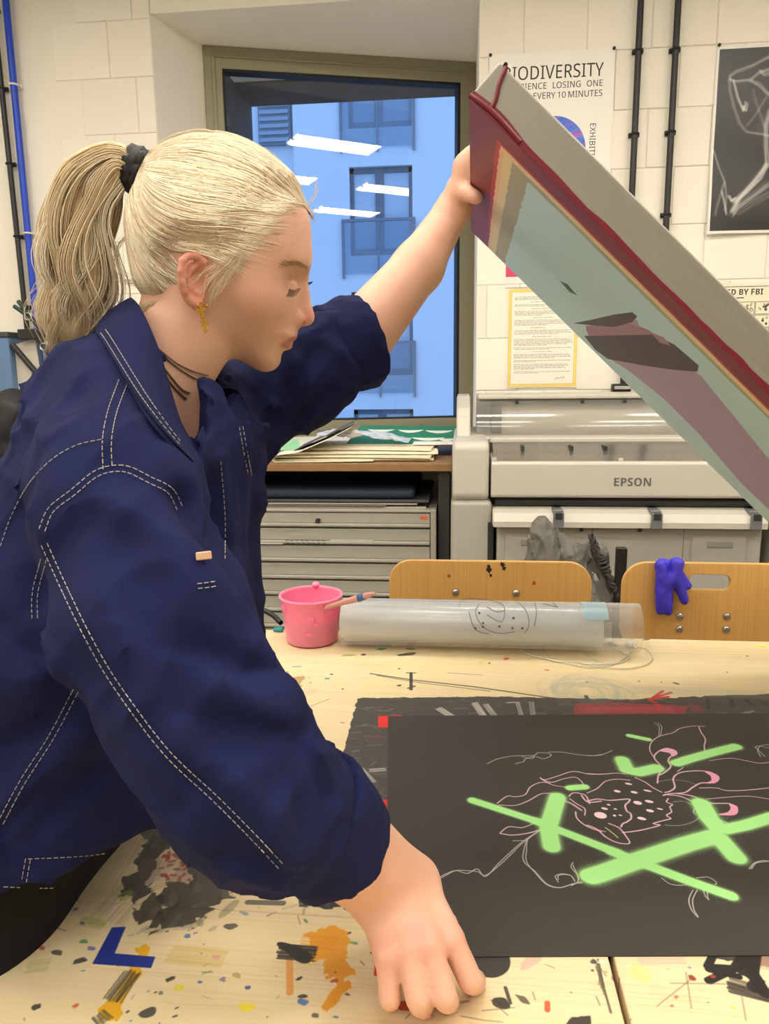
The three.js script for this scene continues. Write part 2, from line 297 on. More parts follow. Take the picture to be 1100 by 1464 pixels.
{ // x-ray poster
  const a = onZ(1025, 68, WZ), w = 0.5, h = 0.70;
  const t = canvasTexture(1024, 1434, (c, W, H) => {
    c.fillStyle = '#e9e6df'; c.fillRect(0, 0, W, H); c.fillStyle = '#2c2a28'; c.fillRect(20, 22, W - 40, H - 44);
    c.beginPath(); c.rect(20, 22, W - 40, H - 44); c.clip();
    const R = rng(77), S = 1434 / 0.70, X = (px) => (px), pt = (px, py) => { const p = onZ(px, py, WZ); return [(p.x - a.x) * S, (a.y - p.y) * S]; };
    c.filter = 'blur(2.5px)';
    const line = (pts, lw, al, spread = 10, n = 10) => { n = Math.round(n * 2.6); al *= 0.34; lw *= 1.1; spread *= 2.4;
      const q = pts.map(([x, y]) => pt(x, y));
      for (let k = 0; k < n; k++) { c.globalAlpha = al * (0.25 + 0.75 * R()); c.strokeStyle = '#dcd9d4'; c.lineWidth = lw * (0.3 + R()); c.lineJoin = 'round'; c.lineCap = 'round'; c.beginPath(); const ox = (R() - 0.5) * spread, oy = (R() - 0.5) * spread; q.forEach(([x, y], i) => { const j = spread * 0.5; const xx = x + ox + (R() - 0.5) * j, yy = y + oy + (R() - 0.5) * j; i ? c.lineTo(xx, yy) : c.moveTo(xx, yy); }); c.stroke(); }
    };
    line([[1100, 82], [1075, 95], [1052, 104], [1043, 110], [1042, 116], [1052, 118], [1072, 116], [1085, 105], [1100, 100]], 5, 0.5);
    line([[1042, 114], [1042, 130], [1048, 155], [1056, 178], [1066, 190], [1088, 193], [1100, 196]], 5, 0.4, 9);
    line([[1048, 116], [1054, 140], [1062, 160], [1065, 150], [1062, 158]], 6, 0.6, 7); line([[1060, 152], [1066, 160], [1068, 150], [1064, 146]], 4, 0.6, 5);
    line([[1075, 130], [1080, 150], [1092, 185]], 4, 0.3, 10); line([[1095, 140], [1080, 165], [1066, 182]], 4, 0.3, 8); line([[1072, 116], [1085, 122], [1100, 138]], 6, 0.6, 12); line([[1085, 103], [1092, 108], [1100, 106]], 6, 0.6, 12);
    line([[1100, 158], [1094, 180], [1094, 210], [1096, 235], [1086, 255], [1066, 275], [1046, 290]], 8, 0.45, 14, 16);
    line([[1096, 235], [1075, 262], [1055, 284], [1043, 305]], 8, 0.6, 12, 14); line([[1100, 262], [1075, 280], [1052, 296], [1044, 308]], 8, 0.35, 22, 18); line([[1100, 275], [1075, 290], [1050, 305]], 8, 0.25, 26, 14);
    line([[1019, 216], [1026, 240], [1034, 262], [1036, 280], [1034, 305]], 4, 0.5, 8); line([[1034, 262], [1028, 280], [1021, 302], [1020, 310]], 5, 0.35, 9); line([[1030, 275], [1034, 295], [1036, 308]], 6, 0.5, 8);
    line([[1040, 282], [1044, 290], [1050, 285]], 9, 0.5, 10);
    for (let k = 0; k < 40; k++) { c.globalAlpha = 0.025; c.fillStyle = '#e8e4dc'; const [x, y] = pt(1060 + R() * 90, 100 + R() * 90); c.beginPath(); c.ellipse(x, y, 40 + R() * 90, 20 + R() * 50, R() * 3, 0, 7); c.fill(); }
    line([[1100, 80], [1150, 70], [1190, 110], [1180, 180], [1140, 240]], 8, 0.4, 20, 16);
  });
  sheet('x_ray_poster', 'dark poster of a translucent white x-ray figure, pinned to the wall', a.x, a.y, w, h, t, { pins: [[0.006, h + 0.004], [w - 0.006, h + 0.004]], curl: 0.02, rough: 0.35 });
}
{ // framed notice with yellow border
  const a = onZ(727, 413, WZ), w = 0.297, h = 0.415;
  const t = canvasTexture(594, 830, (c, W, H) => {
    c.fillStyle = '#f4efe2'; c.fillRect(0, 0, W, H); c.strokeStyle = '#ecc95a'; c.lineWidth = 26; c.lineJoin = 'round'; c.strokeRect(20, 20, W - 40, H - 40); c.strokeStyle = '#f5dd8c'; c.lineWidth = 10; c.strokeRect(20, 20, W - 40, H - 40);
    const R = rng(4); let y = 70;
    const para = [3, 1, 2, 1, 4, 1, 5, 1, 4, 1, 6, 2, 1, 4, 2, 5, 2];
    for (const n of para) { for (let k = 0; k < n && y < H - 95; k++) { const l = n === 1 ? 110 + R() * 60 : (k === n - 1 ? 160 + R() * 200 : 420 + R() * 60), x = n === 1 ? 190 + R() * 40 : 56; c.fillStyle = '#8d8a88'; let xx = x; while (xx < x + l) { const ww = 8 + R() * 30; c.globalAlpha = 0.55 + R() * 0.3; c.fillRect(xx, y, ww, 5); xx += ww + 5; } y += 10; } y += 12; }
    c.globalAlpha = 0.7; c.strokeStyle = '#8a5a86'; c.lineWidth = 3; c.beginPath(); c.moveTo(400, 760); for (let k = 0; k < 9; k++) c.lineTo(410 + k * 10, 760 - (k % 2) * 14 - k); c.stroke();
  });
  sheet('printed_notice', 'printed notice with a yellow border on the wall above the printer', a.x, a.y, w, h, t, { curl: 0.002 });
  const b = onZ(724, 352, WZ);
  const t2 = canvasTexture(256, 256, (c) => { c.fillStyle = '#f2ede4'; c.fillRect(0, 0, 256, 256); c.fillStyle = '#d8436a'; c.fillRect(0, 0, 256, 190); c.fillStyle = '#8d8a86'; c.fillRect(0, 232, 256, 2); c.fillRect(90, 232, 2, 24); });
  sheet('pink_flyer', 'small pink flyer with a white foot above the yellow bordered notice', b.x, b.y, 0.17, 0.17, t2, { curl: 0.001 });
}
{ // comic strip
  const a = onZ(1032, 406, WZ), w = 0.21, h = 0.297;
  const t = canvasTexture(420, 594, (c, W, H) => {
    c.fillStyle = '#f3ead0'; c.fillRect(0, 0, W, H); c.fillStyle = '#2b2825'; c.fillRect(20, 24, W - 60, 5); c.font = 'bold 64px sans-serif'; c.fillText('ED BY FBI', 36, 92, W - 80); c.fillRect(120, 112, 60, 8);
    c.strokeStyle = '#3a352f'; c.lineWidth = 4; const R = rng(9);
    for (let r = 0; r < 4; r++) for (let k = 0; k < 3; k++) { const x = 24 + k * 126, y = 150 + r * 106; c.strokeRect(x, y, 118, 98); for (let i = 0; i < 6; i++) { c.globalAlpha = 0.8; c.beginPath(); c.ellipse(x + 20 + R() * 76, y + 20 + R() * 60, 4 + R() * 12, 3 + R() * 10, R() * 3, 0, 7); R() < 0.6 ? c.fill() : c.stroke(); } c.globalAlpha = 1; }
  });
  sheet('comic_sheet', 'small cream comic sheet with inked panels on the wall', a.x, a.y, w, h, t, { pins: [[w - 0.008, h - 0.01]], curl: 0.002 });
}

// ------------------------------------------------------------ large format printer
{
  const o = thing('large_format_printer', 'wide pale grey EPSON plotter printer on a stand', 'printer', [0.542, 0, -2.72]);
  const P = (g) => local(g, o), mW = std('#c0bcb1', 0.38), mG = std('#a8a59b', 0.42), mD = std('#2b2c2d', 0.5), mS = std('#77797c', 0.4, { metalness: 0.2 });
  const x0 = -0.037, x1 = 1.121, cx = 0.542, zf = -2.4;
  obj('stand', [rspan(0.10, 0.16, 0.03, 0.62, -2.62, -2.75, 0.008), rspan(0.93, 0.99, 0.03, 0.62, -2.62, -2.75, 0.008), rspan(0.08, 0.18, 0, 0.06, -2.35, -3.05, 0.01), rspan(0.91, 1.01, 0, 0.06, -2.35, -3.05, 0.01), rspan(0.12, 0.97, 0.18, 0.22, -2.66, -2.72, 0.006)].map(P), mS, o);
  // side towers
  for (const [a, b, n] of [[x0, 0.102, 'left'], [0.982, x1, 'right']]) {
    const s = n === 'left' ? 1 : -1, xin = n === 'left' ? 0.05 : 1.034;
    obj('side_cover', [boxUV(place(extrude(roundRect(-3.12, 0.86, zf, 1.055, 0.03), Math.abs(b - a) - 0.02, 0.012), 0, 0, 0, 0, -Math.PI / 2).translate(Math.max(a, b) - 0.012, 0, 0).scale(1, 1, 1))].map((g) => { const bb = new THREE.Box3().setFromBufferAttribute(g.attributes.position); return g; }).map(P), mW, o);
    obj('side_tower', P(rspan(a + 0.004, b, 0.56, 0.863, -3.08, zf - 0.005, 0.02)), mG, o);
    obj('upper_side', P(boxUV(place(extrude([[2.62, 1.0], [3.14, 1.0], [3.14, 1.15], [3.10, 1.19], [2.80, 1.19], [2.70, 1.15], [2.62, 1.04]].map(([z, y]) => [-z, y]), 0.05, 0.008), 0, 0, 0, 0, -Math.PI / 2).translate(n === 'left' ? 0.032 : 1.104, 0, 0))), mW, o);
  }
  // front cover with the name
  const fc = obj('front_cover', P(boxUV(place(extrude(roundRect(-2.62, 0.872, zf - 0.002, 0.99, 0.012), 0.89, 0.004), 0, 0, 0, 0, -Math.PI / 2).translate(0.987, 0, 0))), mW, o);
  const font = await new FontLoader().loadAsync('fonts/droid/droid_sans_bold.typeface.json');
  const tg = new TextGeometry('EPSON', { font, size: 0.0265, depth: 0.002, curveSegments: 5 }); tg.computeBoundingBox(); const tw = tg.boundingBox.max.x;
  tg.scale(0.118 / tw, 1, 1); tg.translate(cx - 0.059, 0.912, zf - 0.0035); obj('lettering', P(tg), std('#6b6a66', 0.4, { metalness: 0.3 }), fc);
  // viewing window with the carriage bay behind it
  obj('carriage_bay', [span(0.10, 0.985, 0.97, 0.985, -2.62, -2.46), span(0.10, 0.985, 0.985, 1.03, -2.60, -2.62), span(0.14, 0.94, 0.985, 0.990, -2.50, -2.47)].map(P), std('#6e6d68', 0.6), o);
  obj('carriage_rail', [span(0.11, 0.98, 1.0, 1.008, -2.57, -2.56), span(0.36, 0.37, 0.985, 1.03, -2.59, -2.5), span(0.47, 0.48, 0.985, 1.03, -2.59, -2.5), span(0.2, 0.21, 0.985, 1.03, -2.59, -2.5)].map(P), mD, o);
  const lidM = new THREE.MeshPhysicalMaterial({ color: 0xc9c6bd, roughness: 0.12, transmission: 0.85, thickness: 0 });
  const lid = obj('viewing_window', P(boxUV(place(new THREE.BoxGeometry(0.875, 0.004, 0.19), 0.5435, 1.014, -2.508, 0.27))), lidM, o);
  obj('lid_frame', [rspan(0.098, 0.115, 0.985, 1.0, -2.42, -2.6, 0.003), rspan(0.098, 0.988, 1.033, 1.052, -2.585, -2.66, 0.006), rspan(0.27, 0.275, 0.99, 1.035, -2.59, -2.585, 0.001), rspan(0.50, 0.515, 0.99, 1.0, -2.415, -2.425, 0.002)].map(P), mW, o);
  // roll cover, clear, with the paper roll inside
  const rc = []; { const g = new THREE.CylinderGeometry(0.155, 0.155, 0.975, 40, 1, true, 0, Math.PI * 0.62); g.rotateZ(Math.PI / 2); g.rotateX(0.2); rc.push(g.translate(cx, 1.035, -2.86)); }
  obj('roll_cover', rc.map(P), new THREE.MeshPhysicalMaterial({ color: 0xd9d7d0, roughness: 0.1, transmission: 0.82, thickness: 0, side: THREE.DoubleSide }), o);
  obj('paper_roll', P(place(cyl(0.07, 0.07, 0.82, 0, 0, 0, 32), cx + 0.01, 1.09, -2.86, 0, 0, Math.PI / 2)), std('#e4e2dd', 0.5), o);
  for (const x of [0.13, 0.975]) obj('roll_flange', P(place(cyl(0.082, 0.082, 0.035, 0, 0, 0, 28), x, 1.09, -2.86, 0, 0, Math.PI / 2)), std('#4b4c50', 0.5), o);
  obj('back_housing', [rspan(0.04, 1.045, 0.99, 1.05, -2.64, -3.14, 0.01), rspan(0.06, 1.02, 1.176, 1.192, -2.78, -3.1, 0.006), rspan(0.06, 1.02, 1.0, 1.18, -3.06, -3.12, 0.006)].map(P), mW, o);
  for (const x of [0.195, 0.43, 0.58]) obj('latch', P(rspan(x, x + 0.012, 1.16, 1.178, -2.765, -2.775, 0.002)), mD, o);
  // paper slot, tray, lower cabinet
  obj('paper_slot', [span(0.085, 0.99, 0.838, 0.874, -2.47, -2.60), place(cyl(0.014, 0.014, 0.86, 0, 0, 0, 14), cx, 0.853, -2.44, 0, 0, Math.PI / 2)].map(P), mD, o);
  obj('output_tray', P(boxUV(place(extrude([[-2.52, 0.838], [-2.43, 0.838], [-2.385, 0.825], [-2.366, 0.80], [-2.366, 0.782], [-2.52, 0.775]], 0.852, 0.005), 0, 0, 0, 0, -Math.PI / 2).translate(0.955, 0, 0))), mW, o);
  for (const x of [0.311, 0.615, 0.915]) { const c = obj('tray_clip', [rbox(0.034, 0.012, 0.09, 0.004, x, 0.832, -2.42), rbox(0.034, 0.052, 0.012, 0.004, x, 0.806, -2.362)].map(P), mS, o); obj('clip_insert', P(rbox(0.022, 0.02, 0.008, 0.002, x, 0.822, -2.356)), mD, c); }
  obj('lower_cabinet', P(rspan(0.118, 0.952, 0.50, 0.778, -3.0, zf, 0.01)), mG, o);
  for (const [a, b] of [[0.145, 0.33], [0.735, 0.905]]) { const d = obj('cartridge_door', P(rspan(a, b, 0.54, 0.752, zf - 0.004, zf + 0.006, 0.006)), mG, o); obj('grip', P(rspan(a + (b - a) * 0.28, a + (b - a) * 0.75, 0.715, 0.735, zf - 0.002, zf + 0.009, 0.003)), std('#8b8982', 0.5), d); }
  obj('seam', [span(0.425, 0.427, 0.5, 0.775, zf - 0.004, zf + 0.001), span(0.71, 0.712, 0.5, 0.775, zf - 0.004, zf + 0.001)].map(P), mS, o);
  for (const x of [0.382, 0.566]) obj('lock_tab', P(rspan(x, x + 0.012, 0.765, 0.778, zf, zf + 0.012, 0.002)), mD, o);
  obj('side_rail', P(rspan(0.088, 0.108, 0.45, 0.79, zf - 0.03, zf - 0.005, 0.003)), mD, o);
}

// ------------------------------------------------------------ bench by the window, plan chest below it, papers on top
{
  const zf = -2.5;
  const t = thing('window_bench', 'long brown wooden bench top under the window', 'bench', [-0.75, 0, -2.9]), P = (g) => local(g, t);
  const mBench = std('#8a6840', 0.6, { bumpMap: rep(grainBump, 8, 2), bumpScale: 0.0006 });
  obj('bench_top', P(rspan(-1.25, -0.03, 0.945, 0.972, -3.28, zf, 0.003)), mBench, t);
  obj('leg', P(span(-0.078, -0.04, 0, 0.945, -2.53, -2.60)), std('#2d2f2e', 0.6), t); obj('leg', P(span(-1.22, -1.18, 0, 0.945, -2.53, -2.60)), std('#2d2f2e', 0.6), t);
  obj('side_panel', P(span(-0.07, -0.045, 0, 0.945, -2.60, -3.25)), std('#2d2f2e', 0.6), t);

  const c = thing('plan_chest', 'pale grey metal plan chest with shallow drawers under the window bench', 'cabinet', [-0.62, 0, -2.9]), Q = (g) => local(g, c), mC = std('#9d9a8e', 0.42, { bumpMap: rep(grainBump, 5), bumpScale: 0.0002 });
  obj('carcass', [span(-1.15, -0.084, 0.0, 0.806, -3.26, zf - 0.022), rspan(-0.104, -0.084, 0.0, 0.808, -2.6, zf, 0.003), rspan(-1.15, -1.13, 0, 0.808, -2.6, zf, 0.003), rspan(-1.15, -0.084, 0.802, 0.812, -3.26, zf, 0.003)].map(Q), mC, c);
  const ys = [0.802, 0.746, 0.684, 0.62, 0.557, 0.496, 0.435, 0.374, 0.313, 0.252, 0.19, 0.128, 0.066];
  for (let k = 0; k < 12; k++) {
    const yt = ys[k] - 0.003, yb = ys[k + 1] + 0.004;
    const d = obj('drawer', [rspan(-1.128, -0.106, yb + 0.012, yt, zf - 0.02, zf - 0.004, 0.003), rspan(-1.128, -0.106, yb, yb + 0.012, zf - 0.02, zf + 0.004, 0.004)].map(Q), mC, c);
    if (k === 0) { obj('lock', Q(place(cyl(0.009, 0.009, 0.008, 0, 0, 0, 18), -0.497, 0.772, zf, Math.PI / 2)), std('#4a4a48', 0.3, { metalness: 0.8 }), d); obj('sticker', Q(span(-0.138, -0.113, 0.778, 0.79, zf - 0.004, zf - 0.0032)), std('#d2613f', 0.6), d); }
  }
  const rr = rng(41);
  // papers poking out of the second drawer
  for (let k = 0; k < 3; k++) { const x = -0.70 + k * 0.16; const g = boxUV(new THREE.PlaneGeometry(0.15, 0.014, 8, 1)); const p = g.attributes.position; for (let i = 0; i < p.count; i++) p.setZ(i, 0.002 * Math.sin(i * 2.1 + k)); tag(obj('loose_paper', place(g, x, 0.693 + 0.003 * k, zf + 0.003, -0.2), std(['#b5b1a5', '#55534f', '#a7a49a'][k], 0.8, { side: THREE.DoubleSide })), ['crumpled white paper edge caught in the plan chest drawer', 'dark paper edge caught in the plan chest drawer', 'torn pale paper edge caught in the plan chest drawer'][k], 'paper'); }
  // flat folders between chest and bench
  const stack = [['#b8b4a8', 0.006, -1.10, -0.12, 'pale grey sheet of card lying on the plan chest'], ['#6b655c', 0.004, -1.08, -0.26, 'brown paper folder lying on the plan chest'], ['#a7a49b', 0.006, -1.12, -0.15, 'grey card folder lying on the plan chest, above the brown one'], ['#3d3f40', 0.010, -1.05, -0.11, 'thin charcoal portfolio with curled edges on the plan chest'], ['#1b2638', 0.034, -1.12, -0.16, 'thick dark blue portfolio on top of the plan chest stack']];
  let y = 0.8125;
  for (const [col, h, a, b, label] of stack) {
    const g = rbox(b - a, h, 0.5, h * 0.45, 0, 0, 0, 3), p = g.attributes.position; for (let i = 0; i < p.count; i++) p.setY(i, p.getY(i) + 0.004 * Math.sin((p.getX(i) + 0.3) * 5) * (p.getZ(i) > 0 ? 0.3 : 0));
    g.computeVertexNormals(); tag(obj('flat_folder', place(g, (a + b) / 2, y + h / 2, -2.76 - rr() * 0.02), std(col, 0.7)), label, 'folder', 'folders stacked on the plan chest'); y += h + 0.0015;
  }
  tag(obj('grey_binder', place(rbox(0.36, 0.028, 0.34, 0.01), -0.98, y + 0.016, -2.72), std('#3a5a80', 0.6)), 'blue grey binder lying on the dark blue portfolio', 'binder');
  // papers on the bench
  const by = 0.973;
  const wavy = (w, d, h, amp, seed) => { const g = rbox(w, h, d, Math.min(0.003, h * 0.45), 0, 0, 0, 2); const q = new THREE.BoxGeometry(w, h, d, 24, 1, 12), p = q.attributes.position; for (let i = 0; i < p.count; i++) p.setY(i, p.getY(i) + amp * (Math.sin(p.getX(i) * 9 + seed) * Math.sin(p.getZ(i) * 7 + seed * 2) + 1) * 0.5); q.computeVertexNormals(); return boxUV(q); };
  let h0 = by;
  for (const [col, w, d, h, x, z, ry, label] of [['#d9cfae', 0.62, 0.42, 0.006, -0.41, -2.77, 0.02, 'cream folded drawing sheet at the bottom of the bench pile'], ['#e6dcc0', 0.6, 0.4, 0.007, -0.40, -2.76, -0.03, 'pale cream paper sheaf in the middle of the bench pile'], ['#efe7cf', 0.56, 0.38, 0.007, -0.37, -2.77, 0.05, 'ivory paper sheaf high in the bench pile'], ['#e3dac0', 0.46, 0.34, 0.006, -0.33, -2.78, -0.04, 'soft cream paper at the top of the bench pile']]) {
    const m = tag(obj('paper_sheaf', wavy(w, d, h, 0.003, x * 9 + h * 300), std(col, 0.85)), label, 'paper', 'papers piled on the bench'); m.position.set(x, h0 + h / 2 + 0.001, z); m.rotation.y = ry; h0 += h + 0.0035;
  }
  // large sheet folded over at its edge
  {
    const prof = [], R = 0.012; for (let i = 0; i <= 10; i++) { const a = (-90 - 180 * (i / 10)) * D2R; prof.push([R * Math.cos(a), R + R * Math.sin(a)]); }
    const path = [[0.34, 0.002], [0.1, 0], ...prof, [0.08, 0.034], [0.18, 0.075], [0.26, 0.115]];
    const pos = [], idx = []; const n = path.length; for (let i = 0; i < n; i++) for (const z of [-0.18, 0.2]) pos.push(path[i][0], path[i][1], z);
    for (let i = 0; i < n - 1; i++) idx.push(i * 2, i * 2 + 1, i * 2 + 2, i * 2 + 1, i * 2 + 3, i * 2 + 2);
    const g = new THREE.BufferGeometry(); g.setAttribute('position', new THREE.Float32BufferAttribute(pos, 3)); g.setIndex(idx); g.computeVertexNormals();
    const m = tag(obj('folded_sheet', boxUV(g), std('#ece5d2', 0.8, { side: THREE.DoubleSide })), 'large cream sheet folded over into a sloping flap on the bench', 'paper'); m.position.set(-0.655, by + 0.002, -2.71);
    m.rotation.y = 0.06;
    const g2 = boxUV(place(new THREE.BoxGeometry(0.30, 0.0015, 0.30), 0.125, 0.058, -0.02, 0, 0, 0.42));
    const d = tag(obj('dark_print', g2, std('#4b4c4d', 0.6)), 'dark grey print leaning on the folded cream sheet', 'print'); d.position.set(-0.665, by + 0.005, -2.74); d.rotation.y = 0.06;
    const gp = tag(obj('green_scrap', boxUV(place(new THREE.BoxGeometry(0.16, 0.0012, 0.1), 0, 0, 0, 0.3, 0.3, 0)), std('#8cc49a', 0.7)), 'small pale green paper scrap beside the dark print', 'paper'); gp.position.set(-0.68, by + 0.045, -2.70);
  }
  // crumpled clear film and the green poster
  {
    const g = new THREE.PlaneGeometry(0.34, 0.2, 26, 18).rotateX(-Math.PI / 2), p = g.attributes.position, R = rng(61); const cs = [...Array(16)].map(() => [(R() - 0.5) * 0.34, (R() - 0.5) * 0.2, R() * 6.3, 20 + R() * 40]);
    for (let i = 0; i < p.count; i++) { let h = 0; for (const [x, z, a, f] of cs) h += 0.004 * Math.abs(Math.sin(((p.getX(i) - x) * Math.cos(a) + (p.getZ(i) - z) * Math.sin(a)) * f)); p.setY(i, h * (1 - sstep(0.02, 0.17, p.getX(i)) * 0.6) - 0.01); }
    g.computeVertexNormals(); const m = tag(obj('crumpled_film', g, new THREE.MeshPhysicalMaterial({ color: 0xf2f2f4, roughness: 0.25, transmission: 0.45, thickness: 0, side: THREE.DoubleSide })), 'crumpled translucent plastic film on the bench papers', 'film'); m.position.set(-0.36, h0 + 0.012, -2.76);
    const t3 = canvasTexture(512, 320, (c, W, H) => { c.fillStyle = '#1f7d55'; c.fillRect(0, 0, W, H); c.fillStyle = '#e9efe6'; for (const [x, y, w] of [[60, 70, 120], [215, 75, 110], [350, 80, 120], [110, 190, 130], [300, 200, 140], [420, 210, 80]]) { c.beginPath(); c.moveTo(x - 10, y); c.quadraticCurveTo(x + w / 2, y + 14, x + w + 10, y - 4); c.quadraticCurveTo(x + w - 10, y + 44, x + w / 2, y + 52); c.quadraticCurveTo(x + 16, y + 44, x - 10, y); c.fill(); } });
    const pg = new THREE.BoxGeometry(0.42, 0.0016, 0.32); const pm = tag(obj('green_poster', pg, [0, 1, 2, 3, 4, 5].map((i) => i === 2 ? std('#ffffff', 0.6, { map: t3 }) : std('#e7e3d8', 0.7))), 'green poster with white leaf shapes lying on the bench', 'poster'); pm.position.set(-0.22, h0 + 0.022, -2.93); pm.rotation.set(0.16, -0.05, 0);
    tag(obj('white_card', rbox(0.16, 0.004, 0.22, 0.0015), std('#e9e6df', 0.8)), 'white card sheet at the end of the bench next to the printer', 'card').position.set(-0.1, h0 + 0.004, -2.83);
  }
}

// ------------------------------------------------------------ chairs on the far side of the table
const chairWood = canvasTexture(512, 512, (c, W, H) => {
  c.fillStyle = '#cf9f58'; c.fillRect(0, 0, W, H); const R = rng(19);
  for (let i = 0; i < 420; i++) { c.globalAlpha = 0.10 + R() * 0.12; c.strokeStyle = R() < 0.5 ? '#bb8740' : '#dfb570'; c.lineWidth = 0.6 + R() * 2; const x = R() * W, b = (R() - 0.5) * 14; c.beginPath(); c.moveTo(x, 0); c.bezierCurveTo(x + b, H * 0.3, x - b, H * 0.7, x + b * 0.4, H); c.stroke(); }
});
function chair(label, cx, zB, yTop, w, h, { handle, bolts, specks, group, wall = true }) {
  const o = thing('plywood_chair', label, 'chair', [cx, 0, zB], group);
  const mWd = std('#ffffff', 0.38, { map: rep(chairWood, 2.2, 2.2), physical: true, clearcoat: 0.25, clearcoatRoughness: 0.3 }), mEdge = std('#9c6e33', 0.6);
  const g = boxUV(extrude(roundRect(-w / 2, yTop - h, w / 2, yTop, 0.052, 10), 0.011, 0.002, handle ? [roundRect(...handle, 0.0155, 8).reverse()] : []).translate(0, 0, -0.011));
  obj('backrest', g, mWd, o);
  for (const [x, y] of bolts) obj('bolt', [place(new THREE.SphereGeometry(0.0075, 14, 8, 0, 6.3, 0, Math.PI / 2).scale(1, 0.6, 1), x, y, 0.0005, Math.PI / 2), place(cyl(0.0085, 0.0085, 0.002, 0, 0, 0, 16), x, y, 0.001, Math.PI / 2)], mSteel, o);
  const sp = [mDark, std('#b23a1e', 0.5)];
  for (const [pts, k] of specks ?? []) { const gs = new THREE.ShapeGeometry(new THREE.Shape(pts.map(([x, y]) => new THREE.Vector2(x, y)))).translate(0, 0, 0.0006); obj('paint_speck', gs, sp[k], o); }
  obj('seat', boxUV(place(extrude(roundRect(-0.19, -0.19, 0.19, 0.19, 0.05), 0.012, 0.002), 0, 0.44, 0.22, -Math.PI / 2)), mWd, o);
  const mT = std('#3c3d3f', 0.4, { metalness: 0.5 });
  for (const s of [-1, 1]) {
    obj('back_post', tube([V(s * 0.05, yTop - h + 0.0, -0.02), V(s * 0.05, yTop - 0.12, -0.02)], 0.008, 6, 8), mT, o);
    obj('side_frame', [tube([V(s * 0.05, yTop - 0.13, -0.02), V(s * 0.06, 0.55, -0.0), V(s * 0.12, 0.43, 0.08), V(s * 0.17, 0.42, 0.2), V(s * 0.17, 0.42, 0.36)], 0.009, 30, 8)], mT, o);
    obj('leg', tube([V(s * 0.17, 0.42, 0.36), V(s * 0.19, 0.01, 0.38)], 0.010, 4, 8), mT, o); obj('leg', tube([V(s * 0.15, 0.42, 0.06), V(s * 0.19, 0.01, -0.02)], 0.010, 4, 8), mT, o);
  }
  return o;
}
{
  const blob = (x, y, r, s) => { const R = rng(s), o = []; for (let i = 0; i < 12; i++) { const a = i / 12 * 6.283, q = r * (0.5 + R()); o.push([x + q * Math.cos(a), y + q * 1.2 * Math.sin(a)]); } return o; };
  chair('plywood chair with a paint specked rounded back behind the plastic roll', 0.064, -1.62, 0.858, 0.452, 0.20, { bolts: [[-0.075, 0.785], [0.06, 0.785]], specks: [[blob(0.0, 0.84, 0.006, 1), 0], [blob(0.004, 0.825, 0.003, 2), 0], [blob(0.03, 0.85, 0.006, 3), 0], [blob(0.033, 0.843, 0.004, 4), 0], [blob(-0.09, 0.823, 0.003, 5), 1], [blob(0.1, 0.81, 0.004, 6), 1]] });
  chair('plywood chair with a slot handle and a purple glove on its back', 0.565, -1.62, 0.86, 0.42, 0.20, { handle: [-0.069, 0.80, 0.019, 0.834], bolts: [[-0.083, 0.739], [0.017, 0.741], [-0.082, 0.709], [0.018, 0.711]], specks: [] });
  chair('plywood chair hidden under the grey denim jacket', 0.232, -2.06, 0.85, 0.09, 0.18, { bolts: [], specks: [] });
}

// ------------------------------------------------------------ implicit surfaces: distance fields meshed on a grid (surface nets)
const sub3 = (a, b) => [a[0] - b[0], a[1] - b[1], a[2] - b[2]];
function capsule(p, a, b, ra, rb) {                  // tapered capsule distance (round cone, approximated)
  const bx = b[0] - a[0], by = b[1] - a[1], bz = b[2] - a[2], px = p[0] - a[0], py = p[1] - a[1], pz = p[2] - a[2];
  const h = clamp((px * bx + py * by + pz * bz) / (bx * bx + by * by + bz * bz + 1e-12), 0, 1);
  const dx = px - bx * h, dy = py - by * h, dz = pz - bz * h;
  return Math.sqrt(dx * dx + dy * dy + dz * dz) - mix(ra, rb, h);
}
const smin = (a, b, k) => { const h = Math.max(k - Math.abs(a - b), 0) / k; return Math.min(a, b) - h * h * k * 0.25; };
const smax = (a, b, k) => -smin(-a, -b, k);
function ellipsoid(p, c, r) { const x = (p[0] - c[0]) / r[0], y = (p[1] - c[1]) / r[1], z = (p[2] - c[2]) / r[2], k0 = Math.sqrt(x * x + y * y + z * z), x2 = x / r[0], y2 = y / r[1], z2 = z / r[2], k1 = Math.sqrt(x2 * x2 + y2 * y2 + z2 * z2); return k1 > 1e-9 ? (k0 * (k0 - 1)) / k1 : -Math.min(...r); }
